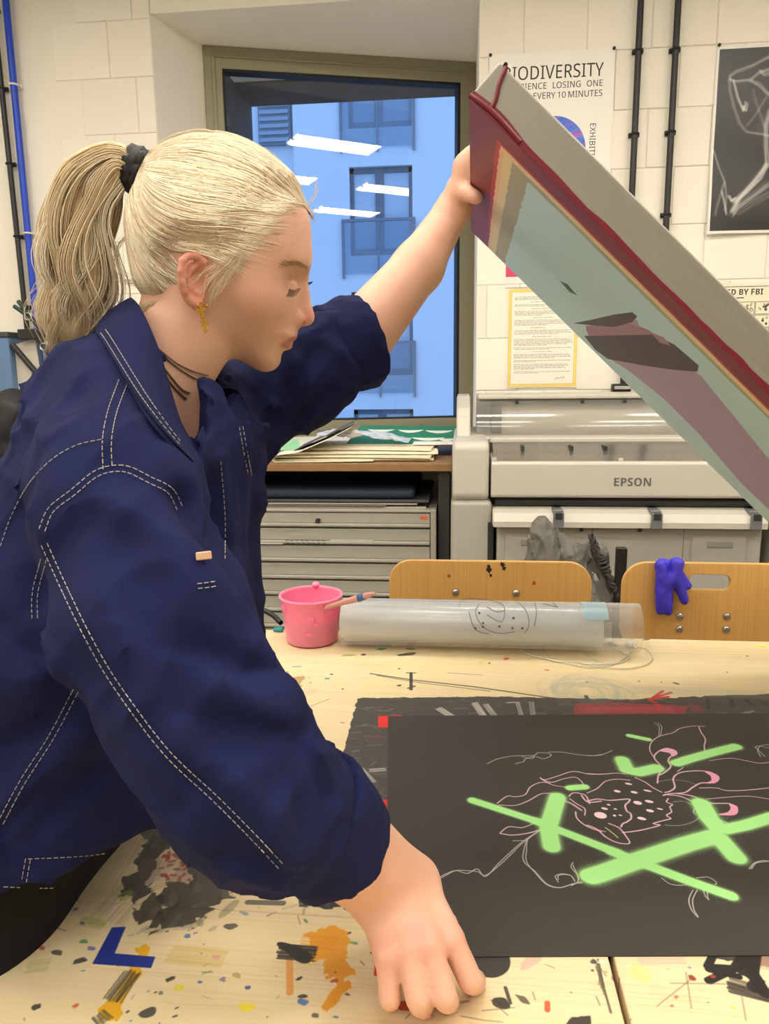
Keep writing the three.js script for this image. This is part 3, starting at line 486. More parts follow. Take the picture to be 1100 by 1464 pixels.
function meshField(f, lo, hi, cell, { grow = 1.6 } = {}) {
  const n = [0, 1, 2].map((k) => Math.ceil((hi[k] - lo[k]) / cell) + 1), [nx, ny, nz] = n, val = new Float32Array(nx * ny * nz).fill(1e3), B = 8, p = [0, 0, 0];
  const half = B * cell * 0.5;
  for (let bz = 0; bz < nz; bz += B) for (let by = 0; by < ny; by += B) for (let bx = 0; bx < nx; bx += B) {
    p[0] = lo[0] + bx * cell + half; p[1] = lo[1] + by * cell + half; p[2] = lo[2] + bz * cell + half;
    const m = f(p); if (Math.abs(m) > half * 1.75 * grow) { if (m < 0) for (let z = bz; z < Math.min(nz, bz + B); z++) for (let y = by; y < Math.min(ny, by + B); y++) for (let x = bx; x < Math.min(nx, bx + B); x++) val[(z * ny + y) * nx + x] = -1e3; continue; }
    for (let z = bz; z < Math.min(nz, bz + B); z++) for (let y = by; y < Math.min(ny, by + B); y++) for (let x = bx; x < Math.min(nx, bx + B); x++) { p[0] = lo[0] + x * cell; p[1] = lo[1] + y * cell; p[2] = lo[2] + z * cell; val[(z * ny + y) * nx + x] = f(p); }
  }
  const vid = new Int32Array(nx * ny * nz).fill(-1), pos = [], idx = [], at3 = (x, y, z) => (z * ny + y) * nx + x;
  for (let z = 0; z < nz - 1; z++) for (let y = 0; y < ny - 1; y++) for (let x = 0; x < nx - 1; x++) {
    let mask = 0, c = 0, sx = 0, sy = 0, sz = 0; const v = [];
    for (let k = 0; k < 8; k++) { v[k] = val[at3(x + (k & 1), y + ((k >> 1) & 1), z + (k >> 2))]; if (v[k] < 0) mask |= 1 << k; }
    if (mask === 0 || mask === 255) continue;
    for (let a = 0; a < 8; a++) for (const d of [1, 2, 4]) { const b = a | d; if (b === a || ((mask >> a) & 1) === ((mask >> b) & 1)) continue; const t = v[a] / (v[a] - v[b]); sx += (a & 1) + (d === 1 ? t : 0); sy += ((a >> 1) & 1) + (d === 2 ? t : 0); sz += (a >> 2) + (d === 4 ? t : 0); c++; }
    vid[at3(x, y, z)] = pos.length / 3; pos.push(lo[0] + (x + sx / c) * cell, lo[1] + (y + sy / c) * cell, lo[2] + (z + sz / c) * cell);
  }
  const quad = (a, b, c, d, flip) => { if (a < 0 || b < 0 || c < 0 || d < 0) return; flip ? idx.push(a, c, b, a, d, c) : idx.push(a, b, c, a, c, d); };
  for (let z = 1; z < nz - 1; z++) for (let y = 1; y < ny - 1; y++) for (let x = 1; x < nx - 1; x++) {
    const i = at3(x, y, z), s = val[i] < 0;
    if (s !== val[at3(x + 1, y, z)] < 0) quad(vid[at3(x, y - 1, z - 1)], vid[at3(x, y, z - 1)], vid[i], vid[at3(x, y - 1, z)], !s);
    if (s !== val[at3(x, y + 1, z)] < 0) quad(vid[at3(x - 1, y, z - 1)], vid[at3(x - 1, y, z)], vid[i], vid[at3(x, y, z - 1)], !s);
    if (s !== val[at3(x, y, z + 1)] < 0) quad(vid[at3(x - 1, y - 1, z)], vid[at3(x, y - 1, z)], vid[i], vid[at3(x - 1, y, z)], !s);
  }
  const g = new THREE.BufferGeometry(); g.setAttribute('position', new THREE.Float32BufferAttribute(pos, 3)); g.setIndex(idx);
  g.computeVertexNormals();
  return g;
}
const arr = (v) => [v.x, v.y, v.z];
const vn = (x, y, z) => {                            // smooth value noise, -1..1
  const h = (a, b, c) => { let s = Math.imul(a, 374761393) ^ Math.imul(b, 668265263) ^ Math.imul(c, 1274126177); s = Math.imul(s ^ (s >>> 13), 1274126177); return ((s ^ (s >>> 16)) >>> 0) / 2147483648 - 1; };
  const ix = Math.floor(x), iy = Math.floor(y), iz = Math.floor(z); let u = x - ix, v = y - iy, w = z - iz; u = u * u * (3 - 2 * u); v = v * v * (3 - 2 * v); w = w * w * (3 - 2 * w);
  return mix(mix(mix(h(ix, iy, iz), h(ix + 1, iy, iz), u), mix(h(ix, iy + 1, iz), h(ix + 1, iy + 1, iz), u), v), mix(mix(h(ix, iy, iz + 1), h(ix + 1, iy, iz + 1), u), mix(h(ix, iy + 1, iz + 1), h(ix + 1, iy + 1, iz + 1), u), v), w);
};

// grey denim jacket thrown over the hidden chair
{
  const z0 = -2.05, A = (px, py, dz = 0) => arr(onZ(px, py, z0 + dz));
  const prims = [[A(775, 755, 0.012), A(752, 880, 0.03), 0.026, 0.05], [A(775, 755, 0), A(822, 790, 0.01), 0.024, 0.026], [A(822, 790), A(860, 790, -0.01), 0.02, 0.022], [A(780, 780, 0.02), A(800, 880, 0.04), 0.03, 0.05], [A(815, 795, 0.02), A(845, 880, 0.04), 0.03, 0.045], [A(790, 770, -0.05), A(800, 880, -0.07), 0.035, 0.06], [A(855, 795, 0.0), A(876, 880, 0.01), 0.018, 0.02]];
  const f = (p) => { let d = 1e3; for (const [a, b, ra, rb] of prims) d = smin(d, capsule(p, a, b, ra, rb), 0.03); const r1 = 1 - Math.abs(vn(p[0] * 34 + p[1] * 10, p[1] * 8 - p[0] * 6, p[2] * 20)), r2 = 1 - Math.abs(vn(p[0] * 60 - p[1] * 24 + 5, p[1] * 16, p[2] * 34)); return d + 0.004 * vn(p[0] * 22, p[1] * 12, p[2] * 20) - 0.011 * r1 ** 5 - 0.005 * r2 ** 5 + 0.006; };
  const o = thing('denim_jacket', 'worn grey denim jacket draped over a chair behind the table', 'jacket', arr(onZ(800, 880, z0)));
  const g = local(boxUV(meshField(f, [-0.02, 0.5, -2.24], [0.55, 1.04, -1.88], 0.005)), o);
  const mJ = std('#6b6963', 0.95, { bumpMap: rep(grainBump, 14), bumpScale: 0.0008 });
  obj('cloth', g, mJ, o);
  const R = rng(15), fr = []; for (let k = 0; k < 26; k++) { const t = k / 25, a = onZ(mix(846, 884, t), mix(768, 850, t ** 0.9), z0 + 0.03); fr.push(place(new THREE.TorusGeometry(0.009 + R() * 0.004, 0.0045, 6, 10), a.x, a.y, a.z, R() * 2, R() * 2, R() * 3)); }
  obj('gathered_waistband', local(join(fr), o), std('#3f3e3b', 0.95), o);
  const b = onZ(886, 850, -2.02); const post = thing('black_post', 'black upright post between the jacket and the glove chair', 'post', [b.x, 0, b.z]); obj('post', rspan(-0.014, 0.014, 0.02, 0.80, -0.012, 0.012, 0.003), mBlackPlastic, post); obj('foot', cyl(0.025, 0.03, 0.02, 0, 0.01, 0, 24), mBlackPlastic, post);
}
// purple glove hung over the chair back
{
  const z = -1.605, A = (px, py, dz = 0) => arr(onZ(px, py, z + dz));
  const pr = [[A(945, 808), A(952, 830, 0.004), 0.013, 0.013], [A(968, 806), A(964, 826, 0.004), 0.015, 0.013], [A(950, 806, -0.012), A(968, 806, -0.012), 0.011, 0.011], [A(948, 826, 0.003), A(945, 872, 0.004), 0.0135, 0.0115], [A(955, 830, 0.003), A(956, 874, 0.006), 0.011, 0.009], [A(966, 822, 0.003), A(978, 858, 0.004), 0.0125, 0.009], [A(974, 822, 0.0), A(985, 838, 0.004), 0.008, 0.0065], [A(948, 806, -0.014), A(950, 840, -0.032), 0.012, 0.012], [A(966, 806, -0.014), A(966, 850, -0.032), 0.012, 0.012]];
  const f = (p) => { let d = 1e3; for (const [a, b, ra, rb] of pr) d = smin(d, capsule(p, a, b, ra, rb), 0.006); return d + 0.002 * vn(p[0] * 70, p[1] * 45, p[2] * 50) + 0.0012 * vn(p[0] * 140, p[1] * 60, p[2] * 90); };
  const o = tag(obj('rubber_glove', boxUV(meshField(f, [0.38, 0.68, -1.67], [0.54, 0.90, -1.57], 0.0026)), std('#3a2fc0', 0.5)), 'purple blue rubber glove hung over the plywood chair back', 'glove');
}

// ------------------------------------------------------------ odds and ends by the conduits, behind the person
{
  const z = -2.95, A = (px, py, dz = 0) => onZ(px, py, z + dz);
  { const a = A(-60, 476), b = A(25, 575), o = thing('blue_box', 'steel blue storage box with a dark rim beside the clamp bracket', 'box', [(a.x + b.x) / 2, b.y, z - 0.10]); const w = b.x - a.x, h = a.y - b.y; obj('body', rspan(-w / 2, w / 2, 0, h - 0.02, -0.12, 0.12, 0.006), std('#5f7fa8', 0.5), o); obj('rim', rspan(-w / 2 - 0.006, w / 2 + 0.004, h - 0.022, h, -0.126, 0.126, 0.004), std('#3a3d42', 0.5), o);
    const t = thing('side_shelf', 'low dark side shelf carrying the blue box', 'shelf', [(a.x + b.x) / 2 - 0.1, 0, z - 0.12]); obj('shelf_board', rspan(-0.4, 0.30, b.y - 0.026, b.y - 0.001, -0.13, 0.13, 0.003), std('#3b3a38', 0.6), t); for (const sx of [-0.37, 0.26]) for (const sz of [-0.11, 0.11]) obj('leg', rspan(sx, sx + 0.03, 0, b.y - 0.026, sz - 0.015, sz + 0.015, 0.003), std('#2b2b2a', 0.6), t); }
  const o = thing('clamp_bracket', 'black steel wall bracket with a slanting brace beside the conduits', 'bracket', arr(A(48, 478, -0.3))), P = (g) => local(g, o);
  obj('arm', P((() => { const p = A(28, 471), q = A(62, 485); return rspan(p.x, q.x, q.y, p.y, WZ + 0.007, z + 0.02, 0.004); })()), mBlackPlastic, o);
  obj('brace', P(bar(A(17, 492, 0.01), A(68, 552, 0.01), 0.012, 10)), mBlackPlastic, o);
  const clamp = (label, p, q, col, k) => { const c = thing('spring_clamp', label, 'clamp', p), d = q.clone().sub(p), n = V(-d.y, d.x, 0).normalize().multiplyScalar(0.014); obj('jaw', [bar(V(0, 0, 0), d.clone().multiplyScalar(0.45), 0.012, 10, 0.009)], mBlackPlastic, c); for (const s of [-1, 1]) obj('handle', [bar(d.clone().multiplyScalar(0.42), d.clone().addScaledVector(n, s), 0.009, 10, 0.008)], std(col, 0.5), c); obj('spring', place(new THREE.TorusGeometry(0.014, 0.003, 8, 20), d.x * 0.45, d.y * 0.45, 0.012), mSteel, c); };
  clamp('dark green spring clamp gripping the end of the black bracket', A(58, 468, 0.03), A(23, 434, 0.03), '#1e3a34', 1); clamp('teal handled spring clamp standing up from the black bracket', A(56, 470, 0.0), A(58, 424, 0.0), '#1f7a6c', 1); clamp('black spring clamp hanging under the bracket', A(56, 486, 0.02), A(75, 508, 0.02), '#23282a', 1);
  { const g = boxUV(place(extrude([[0, 0], [0.13, 0], [0.11, 0.27], [0.0, 0.24]], 0.003, 0.0008), ...arr(A(24, 578, -0.02)))); tag(obj('pale_board', g, std('#cfc9bc', 0.8)), 'pale grey card board propped under the black bracket', 'board'); }
  { const c = A(10, 622, 0.36), f = (p) => { let d = ellipsoid(p, arr(c), [0.16, 0.14, 0.12]); d = smin(d, ellipsoid(p, [c.x + 0.06, c.y + 0.07, c.z + 0.04], [0.08, 0.1, 0.08]), 0.04); return Math.max(d + 0.012 * vn(p[0] * 18, p[1] * 18, p[2] * 18), (c.y - 0.12) - p[1]); };
    tag(obj('black_bag', boxUV(meshField(f, [c.x - 0.22, c.y - 0.16, c.z - 0.17], [c.x + 0.22, c.y + 0.26, c.z + 0.17], 0.009)), std('#1c1c1f', 0.6)), 'slumped black bag below the blue box', 'bag');
    const t = thing('bag_stool', 'dark round stool under the black bag', 'stool', [c.x, 0, c.z]); obj('seat', cyl(0.17, 0.17, 0.03, 0, c.y - 0.136, 0, 28), std('#2a2a2a', 0.6), t); for (let k = 0; k < 3; k++) { const a = k * 2.094; obj('leg', bar(V(0.12 * Math.cos(a), c.y - 0.15, 0.12 * Math.sin(a)), V(0.17 * Math.cos(a), 0, 0.17 * Math.sin(a)), 0.012, 8), std('#2a2a2a', 0.6), t); } }
}

// ------------------------------------------------------------ worktable with paint stained top
const TY = 0.75, TX0 = -0.408, TX1 = 1.62, TZ0 = -1.44, TZ1 = -0.16;
const tableTex = canvasTexture(2048, 1640, (c, W, H) => {
  // canvas covers x TX0..TX0+1.6, z TZ0..TZ0+1.28 ; 1280 px per metre
  const K = 1280, R = rng(101), T = (px, py) => { const p = onY(px, py, TY); return [(p.x - TX0) * K, (p.z - TZ0) * K]; };
  c.fillStyle = '#e2cea2'; c.fillRect(0, 0, W, H);
  for (let i = 0; i < 2600; i++) { c.globalAlpha = 0.05 + R() * 0.09; c.strokeStyle = ['#c9a468', '#f3ddb2', '#d9b67c', '#b98f58'][(R() * 4) | 0]; c.lineWidth = 0.8 + R() * 3; const x = R() * W, y = R() * H, l = 100 + R() * 700, b = (R() - 0.5) * 18; c.beginPath(); c.moveTo(x, y); c.bezierCurveTo(x + l * 0.3, y + b, x + l * 0.7, y - b, x + l, y + b * 0.5); c.stroke(); }
  // soft pale and grey scrubbed patches
  for (let i = 0; i < 420; i++) { c.globalAlpha = 0.055; c.fillStyle = R() < 0.62 ? '#f8ecd2' : ['#a99a84', '#c9b79a', '#b9c0b4', '#d8b48a'][(R() * 4) | 0]; c.beginPath(); c.ellipse(R() * W, R() * H, 20 + R() * 130, 8 + R() * 40, (R() - 0.5) * 0.8, 0, 7); c.fill(); }
  c.globalAlpha = 1;
  const poly = (pts, col, al = 1) => { c.globalAlpha = al; c.fillStyle = col; c.beginPath(); pts.forEach((q, i) => { const [x, y] = T(...q); i ? c.lineTo(x, y) : c.moveTo(x, y); }); c.closePath(); c.fill(); c.globalAlpha = 1; };
  const rough = (pts, col, al = 1, j = 6, n = 10) => {   // polygon with ragged edge
    const q = pts.map((p) => T(...p)); c.globalAlpha = al; c.fillStyle = col; c.beginPath(); let first = true;
    for (let i = 0; i < q.length; i++) { const a = q[i], b = q[(i + 1) % q.length]; const nn = n * 3; for (let k = 0; k < nn; k++) { const t = k / nn, sx = mix(a[0], b[0], t), sy = mix(a[1], b[1], t), x = sx + j * (vn(sx / 14, sy / 14, 1) * 0.7 + vn(sx / 4, sy / 4, 5) * 0.3), y = sy + j * (vn(sx / 14, sy / 14, 9) * 0.7 + vn(sx / 4, sy / 4, 2) * 0.3); first ? c.moveTo(x, y) : c.lineTo(x, y); first = false; } }
    c.closePath(); c.fill(); c.globalAlpha = 1;
  };
  const stroke = (pts, col, w, al = 1, j = 0) => { c.globalAlpha = al; c.strokeStyle = col; c.lineWidth = w; c.lineCap = 'round'; c.lineJoin = 'round'; c.beginPath(); pts.forEach((q, i) => { const [x, y] = T(...q); const xx = x + (R() - 0.5) * j, yy = y + (R() - 0.5) * j; i ? c.lineTo(xx, yy) : c.moveTo(xx, yy); }); c.stroke(); c.globalAlpha = 1; };
  const brush = (pts, col, w, al = 0.8, n = 16) => { for (let k = 0; k < n; k++) { const o = (k / n - 0.5) * w; c.globalAlpha = al * (0.35 + 0.65 * R()); c.strokeStyle = col; c.lineWidth = w / n * 1.6; c.lineCap = 'round'; c.beginPath(); const q = pts.map((p) => T(...p)), a = q[0], b = q[q.length - 1], l = Math.hypot(b[0] - a[0], b[1] - a[1]) || 1, nx = -(b[1] - a[1]) / l, ny = (b[0] - a[0]) / l, cut = R() * 0.12; q.forEach(([x, y], i) => { const e = i === 0 ? cut * l * 0.5 : 0; const xx = x + nx * o + (R() - 0.5) * 3, yy = y + ny * o + (R() - 0.5) * 3; i ? c.lineTo(xx, yy) : c.moveTo(xx + e * (b[0] - a[0]) / l, yy + e * (b[1] - a[1]) / l); }); c.stroke(); } c.globalAlpha = 1; };
  const spot = (px, py, r, col, al = 0.9, st = 1) => { const [x, y] = T(px, py); c.globalAlpha = al; c.fillStyle = col; const tilt = (R() - 0.5) * 1.6, q = []; for (let i = 0; i < 11; i++) { const a = i / 11 * 6.283, k = r * (0.6 + 0.6 * R()), u = k * st * Math.cos(a), v = k * 0.85 * Math.sin(a); q.push([x + u * Math.cos(tilt) - v * Math.sin(tilt), y + u * Math.sin(tilt) + v * Math.cos(tilt)]); } c.beginPath(); q.forEach((p, i) => { const n = q[(i + 1) % 11], mx = (p[0] + n[0]) / 2, my = (p[1] + n[1]) / 2; i ? c.quadraticCurveTo(p[0], p[1], mx, my) : c.moveTo(mx, my); }); c.closePath(); c.fill(); c.globalAlpha = 1; };
  // black painted field round the paper
  rough([[512, 998], [700, 996], [900, 1000], [1100, 992], [1260, 990], [1260, 1420], [1020, 1368], [560, 1312], [530, 1300], [425, 1296], [455, 1210], [482, 1110]], '#3f3b37', 0.96, 4, 24);
  rough([[430, 1215], [520, 1220], [530, 1300], [428, 1296]], '#37332f', 0.9, 14);
  for (let i = 0; i < 260; i++) { const px = 430 + R() * 130, py = 1005 + R() * 290; if (px < 515 - (py - 1000) * 0.28) continue; const [x, y] = T(px, py); c.globalAlpha = 0.12 + R() * 0.25; c.strokeStyle = ['#8e877e', '#232120', '#6b635b', '#a7a096', '#7a4a42'][(R() * 5) | 0]; c.lineWidth = 1 + R() * 6; c.beginPath(); c.moveTo(x, y); c.lineTo(x + (R() - 0.5) * 70, y + (R() - 0.5) * 36); c.stroke(); }
  for (let i = 0; i < 160; i++) { const [x, y] = T(530 + R() * 570, 998 + R() * 24); c.globalAlpha = 0.12 + R() * 0.3; c.strokeStyle = ['#a39c92', '#2b2725', '#77332f', '#6b6660'][(R() * 4) | 0]; c.lineWidth = 1 + R() * 5; c.beginPath(); c.moveTo(x, y); c.lineTo(x + (R() - 0.5) * 60, y + (R() - 0.5) * 16); c.stroke(); }
  brush([[626, 1012], [648, 1026]], '#d2cec4', 16, 0.8); brush([[678, 1004], [692, 1024]], '#d2cec4', 14, 0.8); brush([[694, 1006], [708, 1024]], '#cfcac0', 12, 0.7); brush([[724, 1004], [740, 1004], [746, 1024]], '#bdb8ae', 10, 0.7); brush([[760, 1003], [762, 1024]], '#b5b0a6', 10, 0.6);
  brush([[512, 1100], [530, 1120]], '#cfcac2', 22, 0.6); brush([[528, 1102], [552, 1100]], '#cfcac2', 12, 0.6); brush([[520, 1052], [552, 1054]], '#8f4038', 8, 0.6); brush([[1080, 1016], [1040, 1026]], '#b8b2a6', 8, 0.7);
  rough([[820, 1006], [900, 1003], [985, 1010], [975, 1028], [820, 1030]], '#a6323c', 0.75, 6); brush([[830, 1014], [960, 1014]], '#c0485a', 26, 0.5, 20);
  for (const q of [[[928, 1000], [960, 990]], [[930, 1000], [956, 996]], [[930, 1001], [944, 1008]], [[932, 999], [948, 988]], [[938, 1004], [942, 1012]]]) stroke(q, '#c82c2c', 7, 0.9); brush([[990, 1006], [1000, 1018]], '#9a2c34', 22, 0.7);
  stroke([[1012, 1000], [1014, 1014]], '#2a2724', 7); stroke([[1046, 1000], [1048, 1010]], '#2a2724', 6); stroke([[1068, 1002], [1078, 1008]], '#2a2724', 9); stroke([[1090, 1004], [1100, 1007]], '#2a2724', 9);
  // pen lines across the top
  stroke([[530, 963], [590, 972], [680, 982], [790, 998], [930, 1006], [1100, 1008]], '#37332f', 5, 0.85, 1); stroke([[540, 966], [600, 976], [700, 988]], '#4a443e', 4, 0.6, 1); stroke([[588, 962], [588, 986]], '#2f2b28', 7, 0.9); stroke([[582, 962], [594, 962]], '#2f2b28', 5, 0.8); stroke([[584, 984], [593, 981]], '#2f2b28', 6, 0.8); stroke([[838, 995], [842, 1002]], '#2f2b28', 8, 0.9); stroke([[640, 962], [690, 965]], '#6b5a3c', 3, 0.6, 2);
  // blue grey rubbed circle
  { const [x, y] = T(838, 988); for (let k = 0; k < 60; k++) { c.globalAlpha = 0.06; c.strokeStyle = '#8c98a0'; c.lineWidth = 3 + R() * 8; c.beginPath(); c.ellipse(x + (R() - 0.5) * 60, y + (R() - 0.5) * 40, 30 + R() * 55, 30 + R() * 60, 0, R() * 6, R() * 6 + 2); c.stroke(); } c.globalAlpha = 1; }
  brush([[900, 986], [1098, 994]], '#a8a49a', 40, 0.25, 20);
  // dark smears left of the paper
  rough([[195, 1150], [245, 1180], [225, 1270], [185, 1292], [178, 1270], [205, 1200]], '#35312e', 0.9, 16); rough([[255, 1200], [330, 1262], [310, 1300], [235, 1332], [210, 1322], [240, 1262]], '#3b3733', 0.85, 22); rough([[205, 1282], [240, 1290], [215, 1320], [180, 1315]], '#3b3733', 0.8, 14);
  for (let k = 0; k < 60; k++) { const [x, y] = T(200 + R() * 130, 1180 + R() * 150); c.globalAlpha = 0.25; c.fillStyle = ['#8b857c', '#2b2826', '#5d5750'][(R() * 3) | 0]; c.beginPath(); c.ellipse(x, y, 3 + R() * 16, 2 + R() * 6, R() * 3, 0, 7); c.fill(); } c.globalAlpha = 1;
  rough([[238, 1215], [278, 1215], [268, 1262], [215, 1268]], '#c9b79c', 0.8, 14); for (let k = 0; k < 26; k++) { const a = [230 + R() * 45, 1215 + R() * 45]; stroke([a, [a[0] - 6 + R() * 14, a[1] - 6 + R() * 12]], '#a23b30', 5, 0.7); }
  brush([[120, 1310], [200, 1180]], '#8a8276', 60, 0.18, 20); brush([[150, 1320], [230, 1230]], '#7d7568', 50, 0.18, 20);
  rough([[405, 970], [436, 966], [418, 1010], [400, 1020]], '#a9875c', 0.85, 8); brush([[380, 1010], [450, 985]], '#b9b1a2', 40, 0.3, 18); stroke([[390, 1030], [470, 1000]], '#8d8678', 4, 0.5, 4);
  stroke([[355, 1290], [405, 1292]], '#59554e', 9, 0.8, 2); stroke([[455, 1258], [520, 1262]], '#e9e5da', 6, 0.9); stroke([[440, 1290], [520, 1275]], '#d8d2c4', 4, 0.7);
  // orange, yellow and blue
  rough([[440, 1335], [478, 1326], [502, 1340], [498, 1380], [505, 1395], [480, 1442], [465, 1450], [474, 1400], [462, 1405], [470, 1370], [448, 1368]], '#e2951f', 0.92, 12); stroke([[415, 1368], [413, 1420]], '#db8a35', 8, 0.7, 3); brush([[430, 1345], [480, 1350]], '#d98a1d', 22, 0.5);
  brush([[398, 1360], [450, 1364]], '#2c2a28', 22, 0.95, 14); spot(424, 1362, 13, '#2a2826', 0.95, 2.2);
  rough([[196, 1352], [212, 1360], [200, 1390], [186, 1420], [172, 1464], [136, 1464], [140, 1440], [165, 1420], [180, 1400]], '#e2a81c', 0.95, 10); brush([[190, 1388], [160, 1430]], '#4b4436', 20, 0.75); brush([[152, 1462], [140, 1450]], '#4b4436', 16, 0.6);
  poly([[160, 1326], [180, 1325], [164, 1363], [222, 1368], [216, 1384], [132, 1378]], '#1e2f8c', 0.97);
  brush([[115, 1315], [150, 1322]], '#93a04a', 14, 0.5); brush([[38, 1384], [70, 1380]], '#9fa860', 20, 0.35); brush([[170, 1285], [190, 1276]], '#8a9c3c', 16, 0.6); brush([[240, 1364], [320, 1372]], '#cdaa5c', 30, 0.4);
  // registration tape marks in red
  poly([[541, 1024], [575, 1022], [575, 1030], [556, 1031], [556, 1040], [541, 1040]], '#d8281f'); poly([[539, 1143], [556, 1143], [556, 1174], [538, 1174]], '#d8281f'); poly([[537, 1362], [548, 1362], [548, 1396], [535, 1395]], '#cf241f');
  { const [x, y] = T(700, 1372); c.fillStyle = '#3a3733'; c.beginPath(); c.ellipse(x, y, 24, 26, 0, 0, 7); c.fill(); }
  // board joint shadows are real gaps; scratches beside them
  stroke([[855, 1372], [862, 1410], [874, 1448]], '#3f3830', 2.5, 0.8, 2); for (let k = 0; k < 9; k++) stroke([[850 + R() * 10, 1372 + R() * 20], [856 + R() * 14, 1395 + R() * 30]], '#5b5042', 1.4, 0.6);
  // black blots at right
  stroke([[1020, 1366], [1012, 1382], [1050, 1384], [1062, 1366]], '#231f1d', 9); stroke([[1014, 1402], [1060, 1380]], '#231f1d', 10); stroke([[1014, 1386], [1056, 1396]], '#231f1d', 9); rough([[1056, 1362], [1076, 1362], [1080, 1385], [1096, 1418], [1084, 1424], [1070, 1400], [1056, 1392]], '#231f1d', 0.95, 8); brush([[1042, 1408], [1098, 1424]], '#231f1d', 22, 0.9, 8); rough([[1076, 1362], [1110, 1362], [1110, 1392], [1085, 1386]], '#d8a58c', 0.6, 6); stroke([[1080, 1362], [1076, 1390], [1094, 1420]], '#231f1d', 14);
  rough([[812, 1458], [846, 1456], [846, 1472], [806, 1472]], '#38332d', 0.95, 4); spot(718, 1434, 10, '#2b2826'); stroke([[723, 1412], [730, 1434]], '#3d372f', 4, 0.9); spot(748, 1429, 5, '#4a4339', 0.8, 2); stroke([[783, 1434], [783, 1444]], '#c8502c', 6, 0.9); spot(685, 1409, 5, '#4b463c');
  for (const q of [[[660, 1452], [690, 1460], [720, 1462]], [[700, 1430], [725, 1450]], [[690, 1445], [735, 1440]], [[980, 1390], [988, 1440]], [[960, 1406], [1040, 1408]], [[1060, 1420], [1066, 1460]], [[940, 1440], [990, 1400]]]) stroke(q, '#6b604d', 1.6, 0.55, 3);
  spot(915, 1390, 16, '#f0d25a', 0.35); spot(760, 1372, 10, '#c08aa0', 0.4, 2); brush([[910, 1372], [980, 1372]], '#d79f9a', 14, 0.4);
  spot(580, 1438, 8, '#c9401f', 0.9, 1.4); spot(606, 1441, 6, '#8e2a18'); 
  // counted splashes along the far edge
  const S = [[405, 963, 6, '#d9c9a4'], [411, 961, 5, '#3c3631'], [468, 970, 9, '#3f93a6'], [474, 964, 5, '#2b2826'], [425, 953, 8, '#86aab4', 2.4], [520, 936, 8, '#4b463f'], [497, 937, 10, '#9aa053', 2.5], [545, 928, 9, '#3f8354', 2], [555, 922, 7, '#b23a28', 1.8], [591, 920, 10, '#d23b2a', 1.8], [583, 935, 13, '#4b453e', 2.6], [588, 928, 8, '#5a544c', 2], [618, 913, 12, '#93b02c', 2.6], [632, 916, 6, '#c0553c', 2], [664, 915, 6, '#2c2825'], [692, 921, 5, '#2c2825'], [713, 925, 4, '#2c2825'], [724, 942, 8, '#d12a20', 1.3], [690, 947, 10, '#c9c45e', 1.2], [700, 948, 5, '#3a3f2f'], [571, 956, 5, '#2c2825'], [571, 980, 6, '#35302c'], [444, 976, 3, '#3f382f'], [490, 985, 4, '#4a4034'], [973, 909, 9, '#c8503c', 2], [925, 914, 9, '#5b564e', 2], [914, 974, 4, '#3b362d'], [946, 975, 3, '#3b362d'], [967, 977, 5, '#4b463c', 2], [1069, 938, 4, '#3b4a2c'], [1090, 924, 10, '#d3d04a', 2], [782, 958, 5, '#b4402a', 1.5], [840, 975, 4, '#4b463c'], [1040, 961, 3, '#3b362d'], [1020, 1396, 4, '#a0442c'], [990, 1398, 5, '#8a3324'], [850, 1375, 5, '#4b433a'], [880, 1398, 6, '#9c4a5a']];
  for (const [x, y, r, col, st] of S) spot(x, y, r * 0.9, col, 0.9, st ?? 1);
  const SP = [[82, 1362, 10, '#4a4640', 1.8], [60, 1355, 7, '#c84a30', 1.5], [120, 1346, 9, '#4a8a4a', 1.3], [108, 1300, 6, '#4a4a8a'], [118, 1320, 7, '#5d5fa0'], [130, 1356, 8, '#6a66a8', 1.4], [115, 1374, 10, '#33313a', 1.8], [52, 1440, 9, '#2d2a28'], [108, 1438, 7, '#cf4630'], [243, 1400, 8, '#2f2c29', 1.4], [210, 1448, 13, '#35322e', 1.8], [230, 1420, 6, '#6a645a'], [256, 1412, 10, '#e6d332', 1.2], [286, 1404, 5, '#3a5aa8'], [352, 1440, 14, '#e8d62a', 1.3], [330, 1324, 12, '#474641', 1.6], [268, 1338, 9, '#3f6aa0'], [354, 1412, 7, '#3d4f8f'], [350, 1306, 9, '#7f9aa8', 1.8], [310, 1368, 9, '#d79a8c', 1.3], [338, 1394, 8, '#a89a50', 1.6], [434, 1432, 10, '#3a6ab0', 1.4], [434, 1424, 7, '#2c2a28', 1.6], [428, 1399, 6, '#2c2a28', 1.4], [478, 1402, 7, '#b5442a', 1.3], [452, 1452, 8, '#56524b'], [500, 1334, 5, '#2c2a28'], [530, 1342, 7, '#2c2a28'], [532, 1362, 4, '#2c2a28']];
  for (const [x, y, r, col, st] of SP) spot(x, y, r * 0.55, col, 0.8, st ?? 1);
  for (let i = 0; i < 170; i++) { const px = R() * 1100, py = 905 + Math.pow(R(), 0.8) * 560, dark = R(); spot(px, py, 0.8 + R() * R() * 3.2, dark < 0.55 ? '#3a342e' : ['#b5442a', '#3a6ab0', '#4a8a4a', '#d8c23a', '#8a8478', '#e9e2d0', '#7a5cab'][(R() * 7) | 0], 0.75, 0.8 + R() * 1.6); }
  for (let i = 0; i < 34; i++) { const px = R() * 900, py = 1290 + R() * 170; stroke([[px, py], [px + (R() - 0.5) * 30, py + (R() - 0.5) * 22]], ['#4a443a', '#6d6455', '#8a8070'][(R() * 3) | 0], 0.8 + R() * 1.6, 0.5, 3); }
